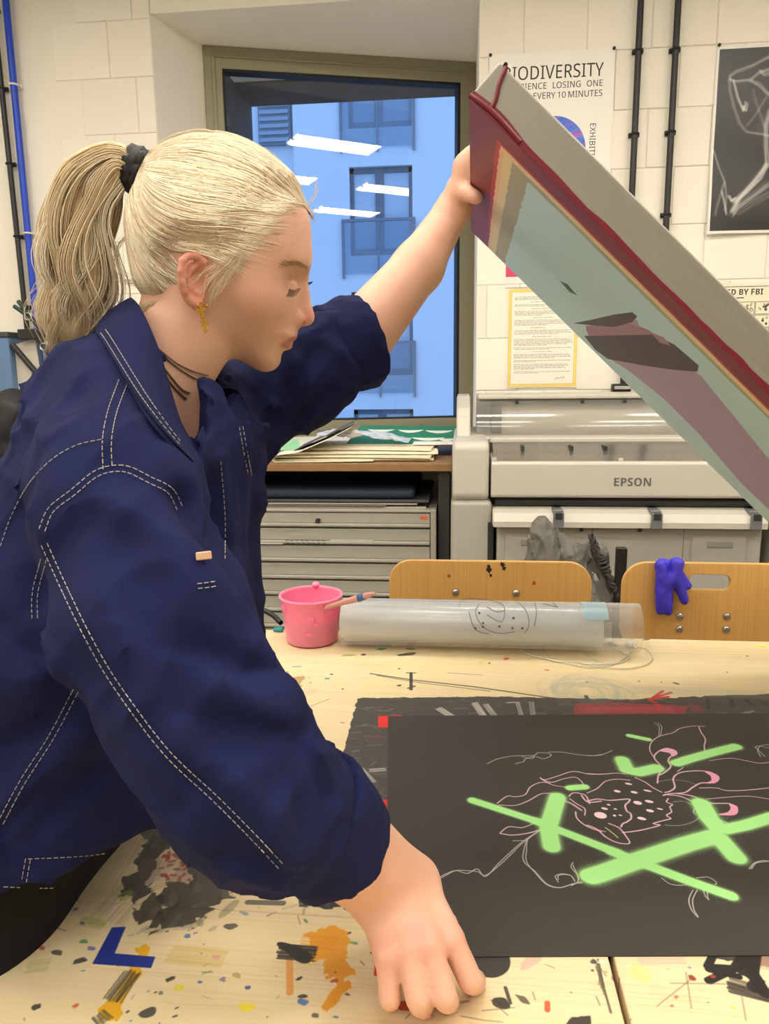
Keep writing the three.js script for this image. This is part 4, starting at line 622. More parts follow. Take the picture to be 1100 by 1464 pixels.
  // the part nearest the edge, past the frame, and the far end: more of the same spatter
  for (let i = 0; i < 260; i++) { c.globalAlpha = 0.6; c.fillStyle = ['#3a342e', '#b5442a', '#3a6ab0', '#8a8478', '#4a8a4a'][(R() * 5) | 0]; c.beginPath(); const x = R() * W, y = H - R() * 330; c.ellipse(x, y, 1 + R() * 6, 1 + R() * 4, R() * 3, 0, 7); c.fill(); } c.globalAlpha = 1;
});
{
  const o = thing('work_table', 'wooden worktable with a paint splashed plank top', 'table', [0.6, 0, -0.8]);
  const mTop = std('#ffffff', 0.55, { map: tableTex, bumpMap: rep(grainBump, 1), bumpScale: 0.0004 }), mSide = std('#c9a772', 0.7), mLeg = std('#3b3a38', 0.6);
  const planks = [[TX0, TX1, TZ0, -0.6305], [TX0, 0.1355, -0.63, TZ1], [0.1405, TX1, -0.63, TZ1]];
  for (const [a, b, z0, z1] of planks) {
    const g = rspan(a, b, TY - 0.036, TY, z0, z1, 0.0018), p = g.attributes.position, uv = g.attributes.uv;
    for (let i = 0; i < p.count; i++) uv.setXY(i, (p.getX(i) - TX0) / 1.6, 1 - (p.getZ(i) - TZ0) / 1.28125);
    obj('plank', local(g, o), mTop, o);
  }
  obj('apron', [span(TX0 + 0.10, TX1 - 0.1, TY - 0.11, TY - 0.037, TZ0 + 0.1, TZ0 + 0.13), span(TX0 + 0.1, TX1 - 0.1, TY - 0.11, TY - 0.037, TZ1 - 0.13, TZ1 - 0.1)].map((g) => local(g, o)), mSide, o);
  for (const x of [TX0 + 0.14, TX1 - 0.14]) for (const z of [TZ0 + 0.14, TZ1 - 0.14]) obj('leg', local(rspan(x - 0.03, x + 0.03, 0, TY - 0.037, z - 0.03, z + 0.03, 0.003), o), mLeg, o);
}
// ------------------------------------------------------------ the black paper with the print
{
  const y = TY + 0.0008, A = onY(555, 1024, y), B = onY(1100, 1022, y), Cc = onY(690, 1368, y), ang = 5.4 * D2R;
  const ux = V(Math.cos(ang), 0, -Math.sin(ang)), uz = V(Math.sin(ang), 0, Math.cos(ang)), PW = 0.64, PH = Cc.clone().sub(A).dot(uz);
  const tex = canvasTexture(2048, 1536, (c, W, H) => {
    const KX = W / PW, KY = H / PH, T = (px, py) => { const p = onY(px, py, y).sub(A); return [p.dot(ux) * KX, p.dot(uz) * KY]; };
    c.fillStyle = '#38342f'; c.fillRect(0, 0, W, H); const R = rng(12);
    for (let i = 0; i < 5000; i++) { c.globalAlpha = 0.06; c.fillStyle = R() < 0.5 ? '#4a463f' : '#2c2926'; c.fillRect(R() * W, R() * H, 1 + R() * 8, 1 + R() * 3); } c.globalAlpha = 1;
    const path = (pts, closed) => { const q = pts.map((p) => T(...p)); c.beginPath(); c.moveTo(...q[0]); for (let i = 0; i < q.length - 1; i++) { const p0 = q[Math.max(0, i - 1)], p1 = q[i], p2 = q[i + 1], p3 = q[Math.min(q.length - 1, i + 2)]; c.bezierCurveTo(p1[0] + (p2[0] - p0[0]) / 6, p1[1] + (p2[1] - p0[1]) / 6, p2[0] - (p3[0] - p1[0]) / 6, p2[1] - (p3[1] - p1[1]) / 6, p2[0], p2[1]); } if (closed) c.closePath(); };
    const ln = (pts, col = '#e6b9c8', w = 5, al = 0.9) => { c.globalAlpha = al; c.strokeStyle = col; c.lineWidth = w; c.lineCap = 'round'; c.lineJoin = 'round'; path(pts); c.stroke(); c.globalAlpha = 1; };
    const fillp = (pts, col) => { c.fillStyle = col; path(pts, true); c.fill(); };
    const Z1 = (x, y) => [600 + x * 260 / 1100, 1010 + y * 290 / 1227], Z2 = (x, y) => [840 + x * 260 / 1100, 1010 + y * 320 / 1354];
    const L1 = (p, ...r) => ln(p.map((q) => Z1(...q)), ...r), L2 = (p, ...r) => ln(p.map((q) => Z2(...q)), ...r);
    const wh = '#b9b2ab', pk = '#e8bccb';
    // thin white threads
    L1([[410, 348], [470, 320], [560, 302], [620, 300], [690, 298], [720, 282], [780, 285], [795, 300], [750, 318], [700, 305], [640, 320], [630, 335], [580, 348]], wh, 5); L1([[620, 305], [680, 318], [695, 300]], wh, 4); L1([[780, 278], [860, 278], [950, 292], [1040, 300], [1100, 292]], wh, 5); L2([[0, 298], [70, 298], [120, 282], [150, 268]], wh, 5);
    for (const d of [0, 16]) { L1([[68 + d, 1110], [85 + d, 1060], [150, 1020 + d * 0.6], [220, 995], [290, 1012 - d], [350, 985 + d], [400, 1030 - d * 0.4], [480, 950 + d], [560, 875 + d], [630, 815 + d * 0.5], [740, 745]], wh, 4); L1([[740, 745], [660, 800], [632 + d, 870], [632 + d, 940], [700, 1000 + d * 0.5], [770, 1075 + d * 0.3], [850, 1098], [930, 1075], [985, 1070 - d * 0.5]], wh, 4); L1([[930, 945 + d], [918 + d, 975], [955, 1020], [960, 1060], [920, 1085]], wh, 4); L1([[840, 1065 - d], [822 + d, 1030], [860, 1015 + d * 0.3], [915, 1025], [940, 1060]], wh, 4); }
    L1([[566, 815], [640, 812]], wh, 4);
    for (const d of [0, 26]) { L2([[405 + d * 0.8, 100], [435 + d * 0.6, 125], [432 + d * 0.4, 180]], wh, 4); L2([[640 + d, 1112], [615 + d * 0.9, 1170], [630 + d * 0.6, 1230], [670, 1278 - d * 0.2]], wh, 4); L2([[700 + d, 1110], [715 + d * 0.5, 1150], [735, 1172]], wh, 4); L2([[980 + d * 0.5, 985], [1010 + d * 0.4, 950], [1060, 935 + d * 0.3], [1100, 938]], wh, 4); L2([[1075 - d, 305], [1040 - d * 0.3, 270], [1020 + d, 245], [1100, 232 + d * 0.8]], wh, 4); }
    L2([[450, 1040], [500, 1075], [560, 1084], [620, 1078]], wh, 4); L2([[660, 1040], [730, 1035], [780, 1065], [775, 1080]], wh, 4); L2([[470, 720], [560, 722], [640, 700], [680, 670]], wh, 4, 0.7); L2([[520, 580], [580, 575], [630, 595]], wh, 4, 0.7); L2([[420, 460], [500, 445], [600, 455], [660, 475]], wh, 4, 0.6); L2([[650, 620], [642, 640], [655, 655]], wh, 4);
    // pink drawing
    L1([[470, 588], [530, 545], [580, 548], [640, 535], [670, 490], [730, 462], [790, 465]], pk, 5); L1([[730, 432], [760, 445], [830, 425], [930, 395], [1020, 410], [1100, 412]], pk, 5); L1([[735, 440], [800, 460], [870, 440], [940, 430], [975, 450], [990, 470]], pk, 5); L1([[735, 440], [800, 475], [880, 490], [920, 500]], pk, 4); L1([[480, 598], [580, 600], [660, 572], [740, 530], [830, 530]], pk, 5); L1([[490, 765], [540, 730], [620, 735], [690, 710]], pk, 5); L1([[488, 770], [560, 780], [660, 768], [740, 745]], pk, 6);
    L2([[0, 408], [80, 412], [180, 405], [230, 412]], pk, 5); L2([[0, 525], [60, 498], [110, 455], [180, 442], [260, 448]], pk, 5); L2([[290, 432], [350, 460], [400, 495], [450, 520]], pk, 6); L2([[0, 575], [60, 562], [140, 570], [250, 562], [250, 580], [230, 600], [240, 635], [262, 650], [265, 680], [240, 700], [215, 712], [205, 730]], pk, 7);
    L1([[945, 640], [955, 680], [1010, 725], [1100, 760]], pk, 6); L1([[905, 545], [930, 525], [980, 530], [1010, 545], [1030, 590]], pk, 6); L1([[910, 560], [950, 590], [1000, 620], [1000, 660]], pk, 5); L1([[870, 570], [920, 590], [980, 630]], pk, 9, 0.8); L1([[980, 540], [1020, 580], [1100, 575]], pk, 7);
    L2([[0, 720], [60, 745], [110, 790], [180, 825], [255, 830], [230, 780], [190, 735], [130, 710]], pk, 6); L2([[70, 750], [110, 760]], pk, 4); L2([[110, 735], [150, 765], [185, 795]], '#c9c08a', 5); L2([[215, 765], [300, 755], [370, 740], [440, 720], [400, 710], [470, 690], [505, 680], [480, 660], [510, 640], [500, 610], [515, 595], [480, 580], [490, 560]], pk, 6);
    L2([[470, 522], [500, 515], [530, 490], [520, 440], [545, 410], [600, 395], [700, 392], [770, 410], [795, 435], [770, 462], [690, 465], [640, 490], [590, 522], [500, 530], [460, 540]], pk, 7); fillp([[700, 390], [760, 402], [797, 435], [775, 465], [715, 465], [750, 450], [745, 420]].map((q) => Z2(...q)), '#e79ab6');
    L2([[470, 535], [560, 545], [640, 580], [700, 620]], pk, 6); L2([[540, 528], [640, 545], [740, 585], [860, 590], [905, 620], [890, 655], [800, 655]], pk, 7); fillp([[855, 588], [905, 605], [912, 635], [885, 660], [790, 656], [850, 640], [868, 615]].map((q) => Z2(...q)), '#e79ab6');
    L2([[425, 465], [430, 420], [450, 385], [440, 355], [405, 310], [430, 275], [480, 255], [530, 268], [540, 290], [505, 305], [490, 330], [505, 365], [470, 400], [430, 420]], pk, 7); fillp([[440, 272], [480, 255], [530, 265], [542, 290], [515, 305], [500, 285], [470, 278]].map((q) => Z2(...q)), '#e5a6bf'); L2([[405, 310], [380, 270], [385, 225], [430, 185], [520, 160], [560, 135], [640, 120], [710, 123]], pk, 5); L2([[675, 125], [690, 160], [715, 200], [708, 240], [712, 270]], pk, 6);
    L2([[740, 330], [860, 315], [960, 330], [1040, 345], [1100, 340]], pk, 4); L2([[680, 495], [780, 495], [840, 510], [940, 510], [1100, 495]], pk, 5); L2([[720, 562], [860, 550], [980, 545], [1100, 562]], pk, 4); L2([[545, 395], [580, 372]], pk, 5); L2([[810, 690], [860, 712], [910, 718]], pk, 5);
    for (const [x, y, w, h] of [[250, 470, 16, 7], [182, 515, 15, 8], [284, 521, 15, 8], [365, 512, 18, 6], [305, 585, 18, 12], [375, 577, 18, 9], [380, 633, 16, 9], [330, 680, 18, 9], [440, 622, 13, 5], [105, 620, 14, 8], [170, 622, 8, 4], [80, 660, 26, 20], [165, 662, 7, 6], [200, 660, 8, 4], [130, 597, 8, 5]]) { const [a, b] = T(...Z2(x, y)); c.fillStyle = '#efcbd6'; c.beginPath(); c.ellipse(a, b, w * 0.9, h * 1.05, 0.4, 0, 7); c.fill(); }
    // green spray strokes: soft sprayed edge, dots of overspray
    const spray = (pts, w, tip = 1) => {
      const q = pts.map((p) => T(...p)); c.lineCap = 'round'; c.lineJoin = 'round';
      for (const [k, al] of [[1.55, 0.10], [1.38, 0.14], [1.22, 0.25], [1.08, 0.5], [0.94, 1]]) { c.globalAlpha = al; c.strokeStyle = '#a8e88f'; c.lineWidth = w * k; c.beginPath(); q.forEach((p, i) => i ? c.lineTo(...p) : c.moveTo(...p)); c.stroke(); }
      for (let i = 0; i < q.length - 1; i++) for (let k = 0; k < 500; k++) { const t = R(), s = (R() + R() + R() - 1.5) * w * 1.05, dx = q[i + 1][0] - q[i][0], dy = q[i + 1][1] - q[i][1], l = Math.hypot(dx, dy); c.globalAlpha = 0.5; c.fillStyle = '#a8e88f'; c.fillRect(mix(q[i][0], q[i + 1][0], t) - dy / l * s, mix(q[i][1], q[i + 1][1], t) + dx / l * s, 1.5, 1.5); }
      c.globalAlpha = 1;
    };
    spray([Z1(320, 570), Z1(720, 700)], 38); spray([Z1(700, 694), Z1(1100, 850), Z2(190, 890)], 40); spray([Z2(150, 880), Z2(330, 950), Z2(620, 1060), Z2(870, 1148)], 44); spray([Z1(835, 552), Z1(790, 700)], 66); spray([Z1(780, 740), Z1(800, 850)], 64);
    spray([Z1(1040, 1030), Z2(90, 1010), Z2(330, 925), Z2(600, 835), Z2(760, 790)], 78); spray([Z2(690, 590), Z2(740, 680), Z2(790, 735)], 74); spray([Z2(800, 800), Z2(900, 915)], 72); spray([Z2(840, 745), Z2(960, 720), Z2(1130, 668)], 56); spray([Z2(900, 245), Z2(760, 280), Z2(600, 325), Z2(540, 345)], 52); spray([Z2(212, 325), Z2(240, 385), Z2(310, 400), Z2(420, 375)], 62); spray([Z1(910, 495), Z1(1000, 488)], 36); spray([Z2(255, 178), Z2(370, 202)], 30);
  });
  const g = new THREE.BoxGeometry(PW, 0.0009, PH), dark = std('#35322e', 0.7);
  const m = obj('black_paper', g, [0, 1, 2, 3, 4, 5].map((i) => i === 2 ? std('#ffffff', 0.62, { map: tex }) : dark));
  tag(m, 'sheet of black paper printed with pink strawberry lines and green sprayed crosses', 'print');
  const ctr = A.clone().addScaledVector(ux, PW / 2).addScaledVector(uz, PH / 2); m.position.copy(ctr); m.position.y = TY + 0.0008; m.rotation.y = ang;
}
// ------------------------------------------------------------ things on the far side of the table
{ // pink tub
  const p = onY(443, 928, TY), z = p.z - 0.05, o = thing('paint_tub', 'translucent pink plastic tub of pink paint on the table', 'tub', [p.x - 0.005, TY + 0.0005, z]);
  const pts = [[0, 0.001], [0.048, 0.001], [0.052, 0.004], [0.060, 0.088], [0.0635, 0.091], [0.0635, 0.095], [0.059, 0.0955], [0.0575, 0.090], [0.0495, 0.006], [0, 0.004]].map(([a, b]) => new THREE.Vector2(a, b));
  obj('wall', new THREE.LatheGeometry(pts, 56), std('#ff9ec2', 0.3, { physical: true, transmission: 0.4, thickness: 0, side: THREE.DoubleSide }), o);
  const R = rng(3), pr = [[0, 0.046], [0.03, 0.0465], [0.0525, 0.047]].map(([a, b]) => new THREE.Vector2(a, b)); obj('paint', new THREE.LatheGeometry(pr, 40), std('#f85fae', 0.35), o);
  obj('rim_nib', place(new THREE.SphereGeometry(0.006, 12, 8).scale(1.3, 1, 1.6), -0.002, 0.097, -0.061), std('#f78db4', 0.35), o);
  const sm = []; for (const [a, y, w, h] of [[0.15, 0.062, 0.010, 0.007], [0.35, 0.05, 0.006, 0.005], [-0.9, 0.078, 0.012, 0.006], [0.8, 0.07, 0.012, 0.006], [0.1, 0.03, 0.008, 0.004], [1.2, 0.08, 0.008, 0.008]]) { const r = 0.0545 + y * 0.072, g = new THREE.SphereGeometry(1, 12, 8).scale(w, h, 0.0012); g.translate(0, 0, 0); g.rotateY(a); g.translate(Math.sin(a) * r, y, Math.cos(a) * r); sm.push(g); }
  obj('paint_smear', sm, std('#f67aa8', 0.4), o);
  const b = thing('paint_brush', 'paint smeared wooden brush leaning in the pink tub', 'brush', [o.position.x, TY + 0.05, z]);
  const tip = onZ(537, 848, -1.285).sub(b.position), low = V(-0.025, 0.004, 0.012), dir = tip.clone().sub(low), Lp = (t) => low.clone().addScaledVector(dir, t);
  const handle = new THREE.LatheGeometry([[0, 0], [0.0035, 0.002], [0.0045, 0.05], [0.0052, 0.10], [0.0068, 0.125], [0.0058, 0.145], [0.003, 0.158], [0, 0.16]].map(([r, y]) => new THREE.Vector2(r, y / 0.16 * dir.length())), 16); handle.applyQuaternion(new THREE.Quaternion().setFromUnitVectors(V(0, 1, 0), dir.clone().normalize())); handle.translate(...low.toArray());
  obj('handle', handle, std('#c99087', 0.6), b); obj('blue_smear', bar(Lp(0.80), Lp(0.87), 0.0074, 14, 0.0068), std('#3c5f93', 0.5), b); obj('bristles', [bar(Lp(-0.02), Lp(0.12), 0.009, 12, 0.006)], std('#d86a9a', 0.8), b);
}
{ // roll of clear drawing film
  const a = onY(488, 905, TY), b = onY(918, 912, TY), r = 0.046, zc = -1.365, x0 = onZ(487, 875, zc + 0.03).x, x1 = onZ(920, 880, zc + 0.03).x, o = thing('film_roll', 'rolled clear plastic film with a dark line drawing lying on the table', 'roll', [(x0 + x1) / 2, TY + r + 0.0025, zc]);
  const L = x1 - x0, film = (tr, ro) => new THREE.MeshPhysicalMaterial({ color: 0xf3f4f4, roughness: ro, transmission: tr, thickness: 0, side: THREE.DoubleSide });
  const spiral = (r0, r1, turns, xa, xb, n = 90) => { const pos = [], idx = []; for (let i = 0; i <= n; i++) { const t = i / n, an = t * turns * 6.2832 + 1.2, rr = mix(r0, r1, t) * (1 + 0.012 * Math.sin(an * 2)); for (const x of [xa, xb]) pos.push(x, rr * Math.sin(an), rr * Math.cos(an)); } for (let i = 0; i < n; i++) idx.push(i * 2, i * 2 + 1, i * 2 + 2, i * 2 + 1, i * 2 + 3, i * 2 + 2); const g = new THREE.BufferGeometry(); g.setAttribute('position', new THREE.Float32BufferAttribute(pos, 3)); g.setIndex(idx); g.computeVertexNormals(); return g; };
  obj('outer_sheet', spiral(r, r - 0.0015, 1.35, -L / 2, L / 2), film(0.86, 0.22), o);
  obj('inner_sheet', spiral(r - 0.006, r - 0.011, 1.9, -L / 2 + 0.004, L / 2 - 0.07), film(0.6, 0.5), o);
  obj('core_sheet', spiral(r - 0.014, r - 0.018, 1.6, -L / 2 - 0.003, L / 2 - 0.115), film(0.6, 0.5), o);
  const ink = std('#4b5260', 0.6), onR = (px, py) => { // point of the roll's surface seen at a pixel
    const s = sight(px, py), oy = EYE.y - o.position.y, oz = EYE.z - zc, A = s.y * s.y + s.z * s.z, B = oy * s.y + oz * s.z, C = oy * oy + oz * oz - (r + 0.0012) ** 2, D = B * B - A * C; if (D < 0) return null; return EYE.clone().addScaledVector(s, (-B - Math.sqrt(D)) / A).sub(o.position); };
  const Zr = (x, y) => [540 + x * 400 / 1100, 780 + y * 180 / 495], lines = [];
  const dl = (pts) => { const q = pts.map((p) => onR(...Zr(...p))).filter(Boolean); if (q.length > 1) lines.push(tube(q, 0.0006, 24, 5)); };
  dl([[320, 240], [340, 210], [400, 190], [450, 195], [490, 230], [500, 270], [490, 300], [450, 285], [430, 270]]); dl([[360, 260], [370, 300], [390, 335], [440, 348]]); dl([[400, 230], [385, 260], [400, 300], [430, 330], [480, 345], [540, 340]]); dl([[540, 215], [580, 250], [595, 290], [590, 330], [580, 342]]); dl([[620, 225], [625, 270], [615, 320]]); dl([[550, 190], [600, 210], [650, 228], [710, 242]]); dl([[665, 195], [685, 215], [708, 240], [690, 225]]); dl([[440, 205], [430, 240], [470, 260], [500, 255]]);
  for (const [x, y] of [[400, 265], [480, 318], [535, 285], [530, 325], [415, 320], [385, 325], [570, 325], [415, 305]]) { const p = onR(...Zr(x, y)); if (p) lines.push(new THREE.SphereGeometry(0.0022, 8, 6).translate(p.x, p.y, p.z)); }
  obj('ink_drawing', lines, ink, o);
  const tp = spiral(r + 0.0006, r + 0.0006, 0.5, L / 2 - 0.107, L / 2 - 0.062); obj('tape_band', tp.rotateX(0.6), new THREE.MeshPhysicalMaterial({ color: 0xbfdbe6, roughness: 0.3, transmission: 0.5, thickness: 0, side: THREE.DoubleSide }), o);
}
{ // earphones
  const q = (px, py, h = 0.0025) => { const p = onY(px, py, TY); return V(p.x, TY + h, p.z); }, base = q(870, 925, 0), o = thing('earphones', 'thin wired white earphones coiled on the table', 'earphones', base), P = (g) => local(g, o);
  const Zr = (x, y, h) => q(540 + x * 400 / 1100, 780 + y * 180 / 495, h), m = std('#cfcac0', 0.45), w = std('#efece6', 0.35);
  const cable = (pts, r = 0.0011) => P(tube(pts.map((p) => Zr(...p)), r, 70, 6));
  obj('cable', [cable([[745, 378], [660, 366], [580, 380], [560, 405], [600, 435], [690, 455], [790, 478], [850, 484], [930, 470], [985, 435], [1000, 408]]), cable([[1000, 405], [1050, 408], [1080, 440], [1060, 470], [990, 488], [880, 482], [780, 462], [690, 458], [655, 425], [690, 390], [770, 372], [900, 372]]), cable([[915, 398], [960, 425], [990, 440], [960, 462], [880, 472], [800, 466]], 0.0013), cable([[745, 378], [800, 410], [850, 450], [900, 470]], 0.0009)], m, o);
  for (const [x, y, a] of [[910, 392, 0.5], [1000, 402, 1.2]]) { const c = Zr(x, y, 0.008), b = obj('earbud', P(join(new THREE.SphereGeometry(0.0085, 16, 12).scale(1.1, 0.85, 0.9).translate(c.x, c.y, c.z), bar(c, c.clone().add(V(0.016 * Math.cos(a), -0.004, 0.012)), 0.0032, 10, 0.0022))), w, o); obj('ear_tip', P(new THREE.SphereGeometry(0.0062, 12, 10).translate(c.x - 0.007, c.y + 0.001, c.z + 0.004)), w, b); }
}
{ // black tool lead at the table's end
  const q = (px, py, h) => { const p = onY(px, py, TY); return V(p.x, TY + h, p.z + h * 0.9); }, o = thing('black_cable', 'thick black cable end looping on the table beside the pink tub', 'cable', q(372, 900, 0)), P = (g) => local(g, o);
  obj('lead', P(tube([q(330, 905, 0.02), q(352, 912, 0.012), q(366, 895, 0.03), q(374, 884, 0.032), q(392, 888, 0.022), q(404, 896, 0.012)], 0.0055, 40, 10)), mBlackPlastic, o);
  obj('plug', P(tube([q(352, 912, 0.011), q(364, 905, 0.012), q(370, 890, 0.012)], 0.008, 16, 10)), std('#2d3133', 0.5), o);
  const t = onY(398, 903, TY); tag(obj('teal_cap', place(rbox(0.02, 0.008, 0.012, 0.003), t.x, TY + 0.0045, t.z), std('#2f8f9c', 0.5)), 'small teal plastic cap lying beside the black cable', 'cap');
}

// ------------------------------------------------------------ silk screen held up by its end
const SCR = (() => {
  const d0 = 0.65, P1 = at(671, 138, d0);
  // short side runs level away from the viewer, long side slopes down to the right
  const yawS = 0.82 * D2R, S = V(Math.sin(yawS), 0, -Math.cos(yawS)), Hh = V(Math.cos(yawS), 0, Math.sin(yawS));
  const tilt = 43.9 * D2R, L = Hh.clone().multiplyScalar(Math.cos(tilt)).add(V(0, -Math.sin(tilt), 0)), T = Hh.clone().multiplyScalar(Math.sin(tilt)).add(V(0, Math.cos(tilt), 0));
  return { P1, S, L, T };
})();
const SW = 0.62, SL = 0.92, ST = 0.0375, SB = 0.040;
const screenPoint = (l, s, t) => SCR.P1.clone().addScaledVector(SCR.L, l).addScaledVector(SCR.S, s).addScaledVector(SCR.T, t);
{
  const o = thing('silk_screen', 'aluminium silk screen frame with teal mesh, lifted by its end in one hand', 'screen', SCR.P1);
  const M = new THREE.Matrix4().makeBasis(SCR.L, SCR.T, SCR.S.clone().negate()); o.quaternion.setFromRotationMatrix(M);   // local x along L, y up through the frame, z back towards the viewer
  const alu = std('#ffffff', 0.42, { metalness: 0.35, map: (() => { const t = canvasTexture(1024, 256, (c, W, H) => { c.fillStyle = '#8f8b82'; c.fillRect(0, 0, W, H); const R = rng(31); for (let i = 0; i < 900; i++) { c.globalAlpha = 0.05 + R() * 0.06; c.strokeStyle = R() < 0.5 ? '#a19d94' : '#7b776f'; c.lineWidth = 0.5 + R() * 2; const x = R() * W, y = R() * H; c.beginPath(); c.moveTo(x, y); c.lineTo(x + 40 + R() * 300, y + (R() - 0.5) * 3); c.stroke(); } for (let i = 0; i < 30; i++) { c.globalAlpha = 0.07; c.fillStyle = R() < 0.5 ? '#8b8578' : '#a8b09a'; c.beginPath(); c.ellipse(R() * W, R() * H, 10 + R() * 60, 4 + R() * 18, 0.5, 0, 7); c.fill(); } c.globalAlpha = 0.35; c.strokeStyle = '#7d776a'; c.lineWidth = 7; c.beginPath(); c.moveTo(610, 0); c.quadraticCurveTo(660, 90, 760, 256); c.stroke(); }); t.repeat.set(1 / 0.8, 1 / 0.2); return t; })() });
  const bars = [[0, SB + 0.001, 0, SW], [SL - SB - 0.001, SL, 0, SW]], Z = (s) => -s;
  // short bars (ends) and long bars between their outer faces
  obj('end_bar', rspan(0, SB, 0.0006, ST, Z(0.0405), Z(SW - 0.0405), 0.0025), alu, o); obj('end_bar', rspan(SL - SB, SL, 0.0006, ST, Z(0.0405), Z(SW - 0.0405), 0.0025), alu, o);
  obj('side_bar', rspan(0, SL, 0.0006, ST, Z(0), Z(0.04), 0.0025), alu, o); obj('side_bar', rspan(0, SL, 0.0006, ST, Z(SW - 0.04), Z(SW), 0.0025), alu, o);
  // stencil mesh glued under the frame, with its tape, filler and colour
  const tex = canvasTexture(2048, 1470, (c, W, H) => {
    // u along the long side, v from near to far; photo pixels mapped onto the mesh plane
    const K = W / SL, n = SCR.T.clone(), T = (px, py) => { const p = onPlane(px, py, SCR.P1, n).sub(SCR.P1); return [p.dot(SCR.L) * K, p.dot(SCR.S) * K]; }, R = rng(55);
    const poly = (pts, col, al = 1) => { c.globalAlpha = al; c.fillStyle = col; c.beginPath(); pts.forEach((q, i) => { const [x, y] = T(...q); i ? c.lineTo(x, y) : c.moveTo(x, y); }); c.closePath(); c.fill(); c.globalAlpha = 1; };
    c.fillStyle = '#7d2436'; c.fillRect(0, 0, W, H);
    for (let i = 0; i < 300; i++) { c.globalAlpha = 0.06; c.fillStyle = R() < 0.5 ? '#96304a' : '#5e1b2b'; c.beginPath(); c.ellipse(R() * W, R() * H, 10 + R() * 90, 4 + R() * 18, R() * 3, 0, 7); c.fill(); } c.globalAlpha = 1;
    const rag = (x0, y0, x1, y1, col, j) => { c.fillStyle = col; c.beginPath(); const n = 60; for (let k = 0; k <= n; k++) c.lineTo(mix(x0, x1, k / n), y0 + (R() - 0.5) * j); for (let k = 0; k <= n; k++) c.lineTo(x1 + (R() - 0.5) * j, mix(y0, y1, k / n)); for (let k = n; k >= 0; k--) c.lineTo(mix(x0, x1, k / n), y1 + (R() - 0.5) * j); for (let k = n; k >= 0; k--) c.lineTo(x0 + (R() - 0.5) * j, mix(y0, y1, k / n)); c.fill(); };
    const e = 0.040 * K;
    c.globalAlpha = 0.9; rag(e * 0.88, e * 0.95, W - e * 0.7, H - e * 0.3, '#c0303c', 5); c.globalAlpha = 0.5; rag(0.4 * e, H * 0.66, e * 1.3, H * 0.98, '#7a3a74', 30); c.globalAlpha = 1; rag(e * 1.02, e * 1.08, W - e * 0.8, H - e * 0.28, '#ecc49c', 4); rag(e * 1.15, e * 1.22, W - e, H - e * 0.24, '#ead7a8', 4); rag(e * 1.45, e * 1.45, W - e * 1.4, H - e * 0.2, '#adae94', 4);
    rag(e * 2.0, e * 1.75, W - e * 1.8, H - e * 0.16, '#bfe2ea', 6);
    for (let i = 0; i < 240; i++) { c.globalAlpha = 0.05; c.strokeStyle = R() < 0.6 ? '#d2ecf0' : '#a9d0d8'; c.lineWidth = 4 + R() * 30; const y = e * 1.9 + R() * (H - e * 2.4), x = e * 2.6 + R() * W * 0.8; c.beginPath(); c.moveTo(x, y); c.lineTo(x + 200 + R() * 500, y + (R() - 0.5) * 12); c.stroke(); } c.globalAlpha = 1;
    poly([[801, 401], [812, 406], [826, 422], [815, 417]], '#2f5553');
    const PK = [[838, 470], [880, 462], [903, 452], [912, 458], [915, 466], [930, 472], [950, 490], [962, 500], [990, 528], [1004, 538], [1110, 668], [1150, 730], [1150, 790], [1110, 738], [1060, 690], [1000, 620], [950, 570], [900, 530], [862, 506], [848, 490]];
    poly(PK, '#b39cbf'); { c.save(); c.beginPath(); PK.forEach((q, i) => { const [x, y] = T(...q); i ? c.lineTo(x, y) : c.moveTo(x, y); }); c.clip(); for (let i = 0; i < 500; i++) { const [x, y] = T(850 + R() * 260, 460 + R() * 280); c.globalAlpha = 0.10; c.strokeStyle = ['#c4adcc', '#9b86aa', '#cebad4', '#b29dbe'][(R() * 4) | 0]; c.lineWidth = 2 + R() * 10; c.beginPath(); c.moveTo(x, y); c.lineTo(x + 120 + R() * 260, y + (R() - 0.5) * 30); c.stroke(); } for (let i = 0; i < 60; i++) { const t = R(), [x, y] = T(1005 + t * 90 + R() * 10, 600 + t * 70 + R() * 14); c.globalAlpha = 0.7; c.strokeStyle = '#c98a8c'; c.lineWidth = 1.5; c.beginPath(); c.moveTo(x, y); c.lineTo(x + R() * 50, y + (R() - 0.5) * 14); c.stroke(); } c.restore(); c.globalAlpha = 1; }
    poly([[838, 466], [900, 462], [925, 470], [935, 478], [842, 480]], '#ab7f9b'); poly([[820, 462], [850, 456], [880, 449], [905, 446], [912, 452], [905, 460], [880, 467], [850, 465]], '#4a4352'); poly([[836, 480], [935, 478], [965, 492], [1000, 522], [998, 531], [960, 528], [920, 522], [870, 513], [852, 500]], '#474050'); poly([[930, 474], [950, 482], [960, 494], [945, 490]], '#a9829b');
  });
  const g = new THREE.BoxGeometry(SL - 0.001, 0.0009, SW - 0.001), uv = g.attributes.uv, p = g.attributes.position; g.translate(SL / 2, 0, -SW / 2);
  for (let i = 0; i < p.count; i++) uv.setXY(i, p.getX(i) / SL, 1 - (-p.getZ(i)) / (1470 / 2048 * SL));
  const mMesh = std('#ffffff', 0.5, { map: tex });
  obj('stencil_mesh', g, mMesh, o);
  // dried paint along the lower edge of the near bar and down its joint
  const R = rng(66), mP = std('#6e1326', 0.35), gs = [];
  { const up = []; const n = 90; for (let i = 0; i <= n; i++) { const x = i / n * SL; up.push([x, 0.0035 + 0.0022 * Math.abs(vn(x * 30, 3, 1)) + 0.004 * Math.exp(-(((x - 0.03) / 0.03) ** 2))]); } gs.push(extrude([[0, -0.0006], [SL, -0.0006], ...up.reverse()], 0.0016, 0.0004).translate(0, 0, -0.0006)); }
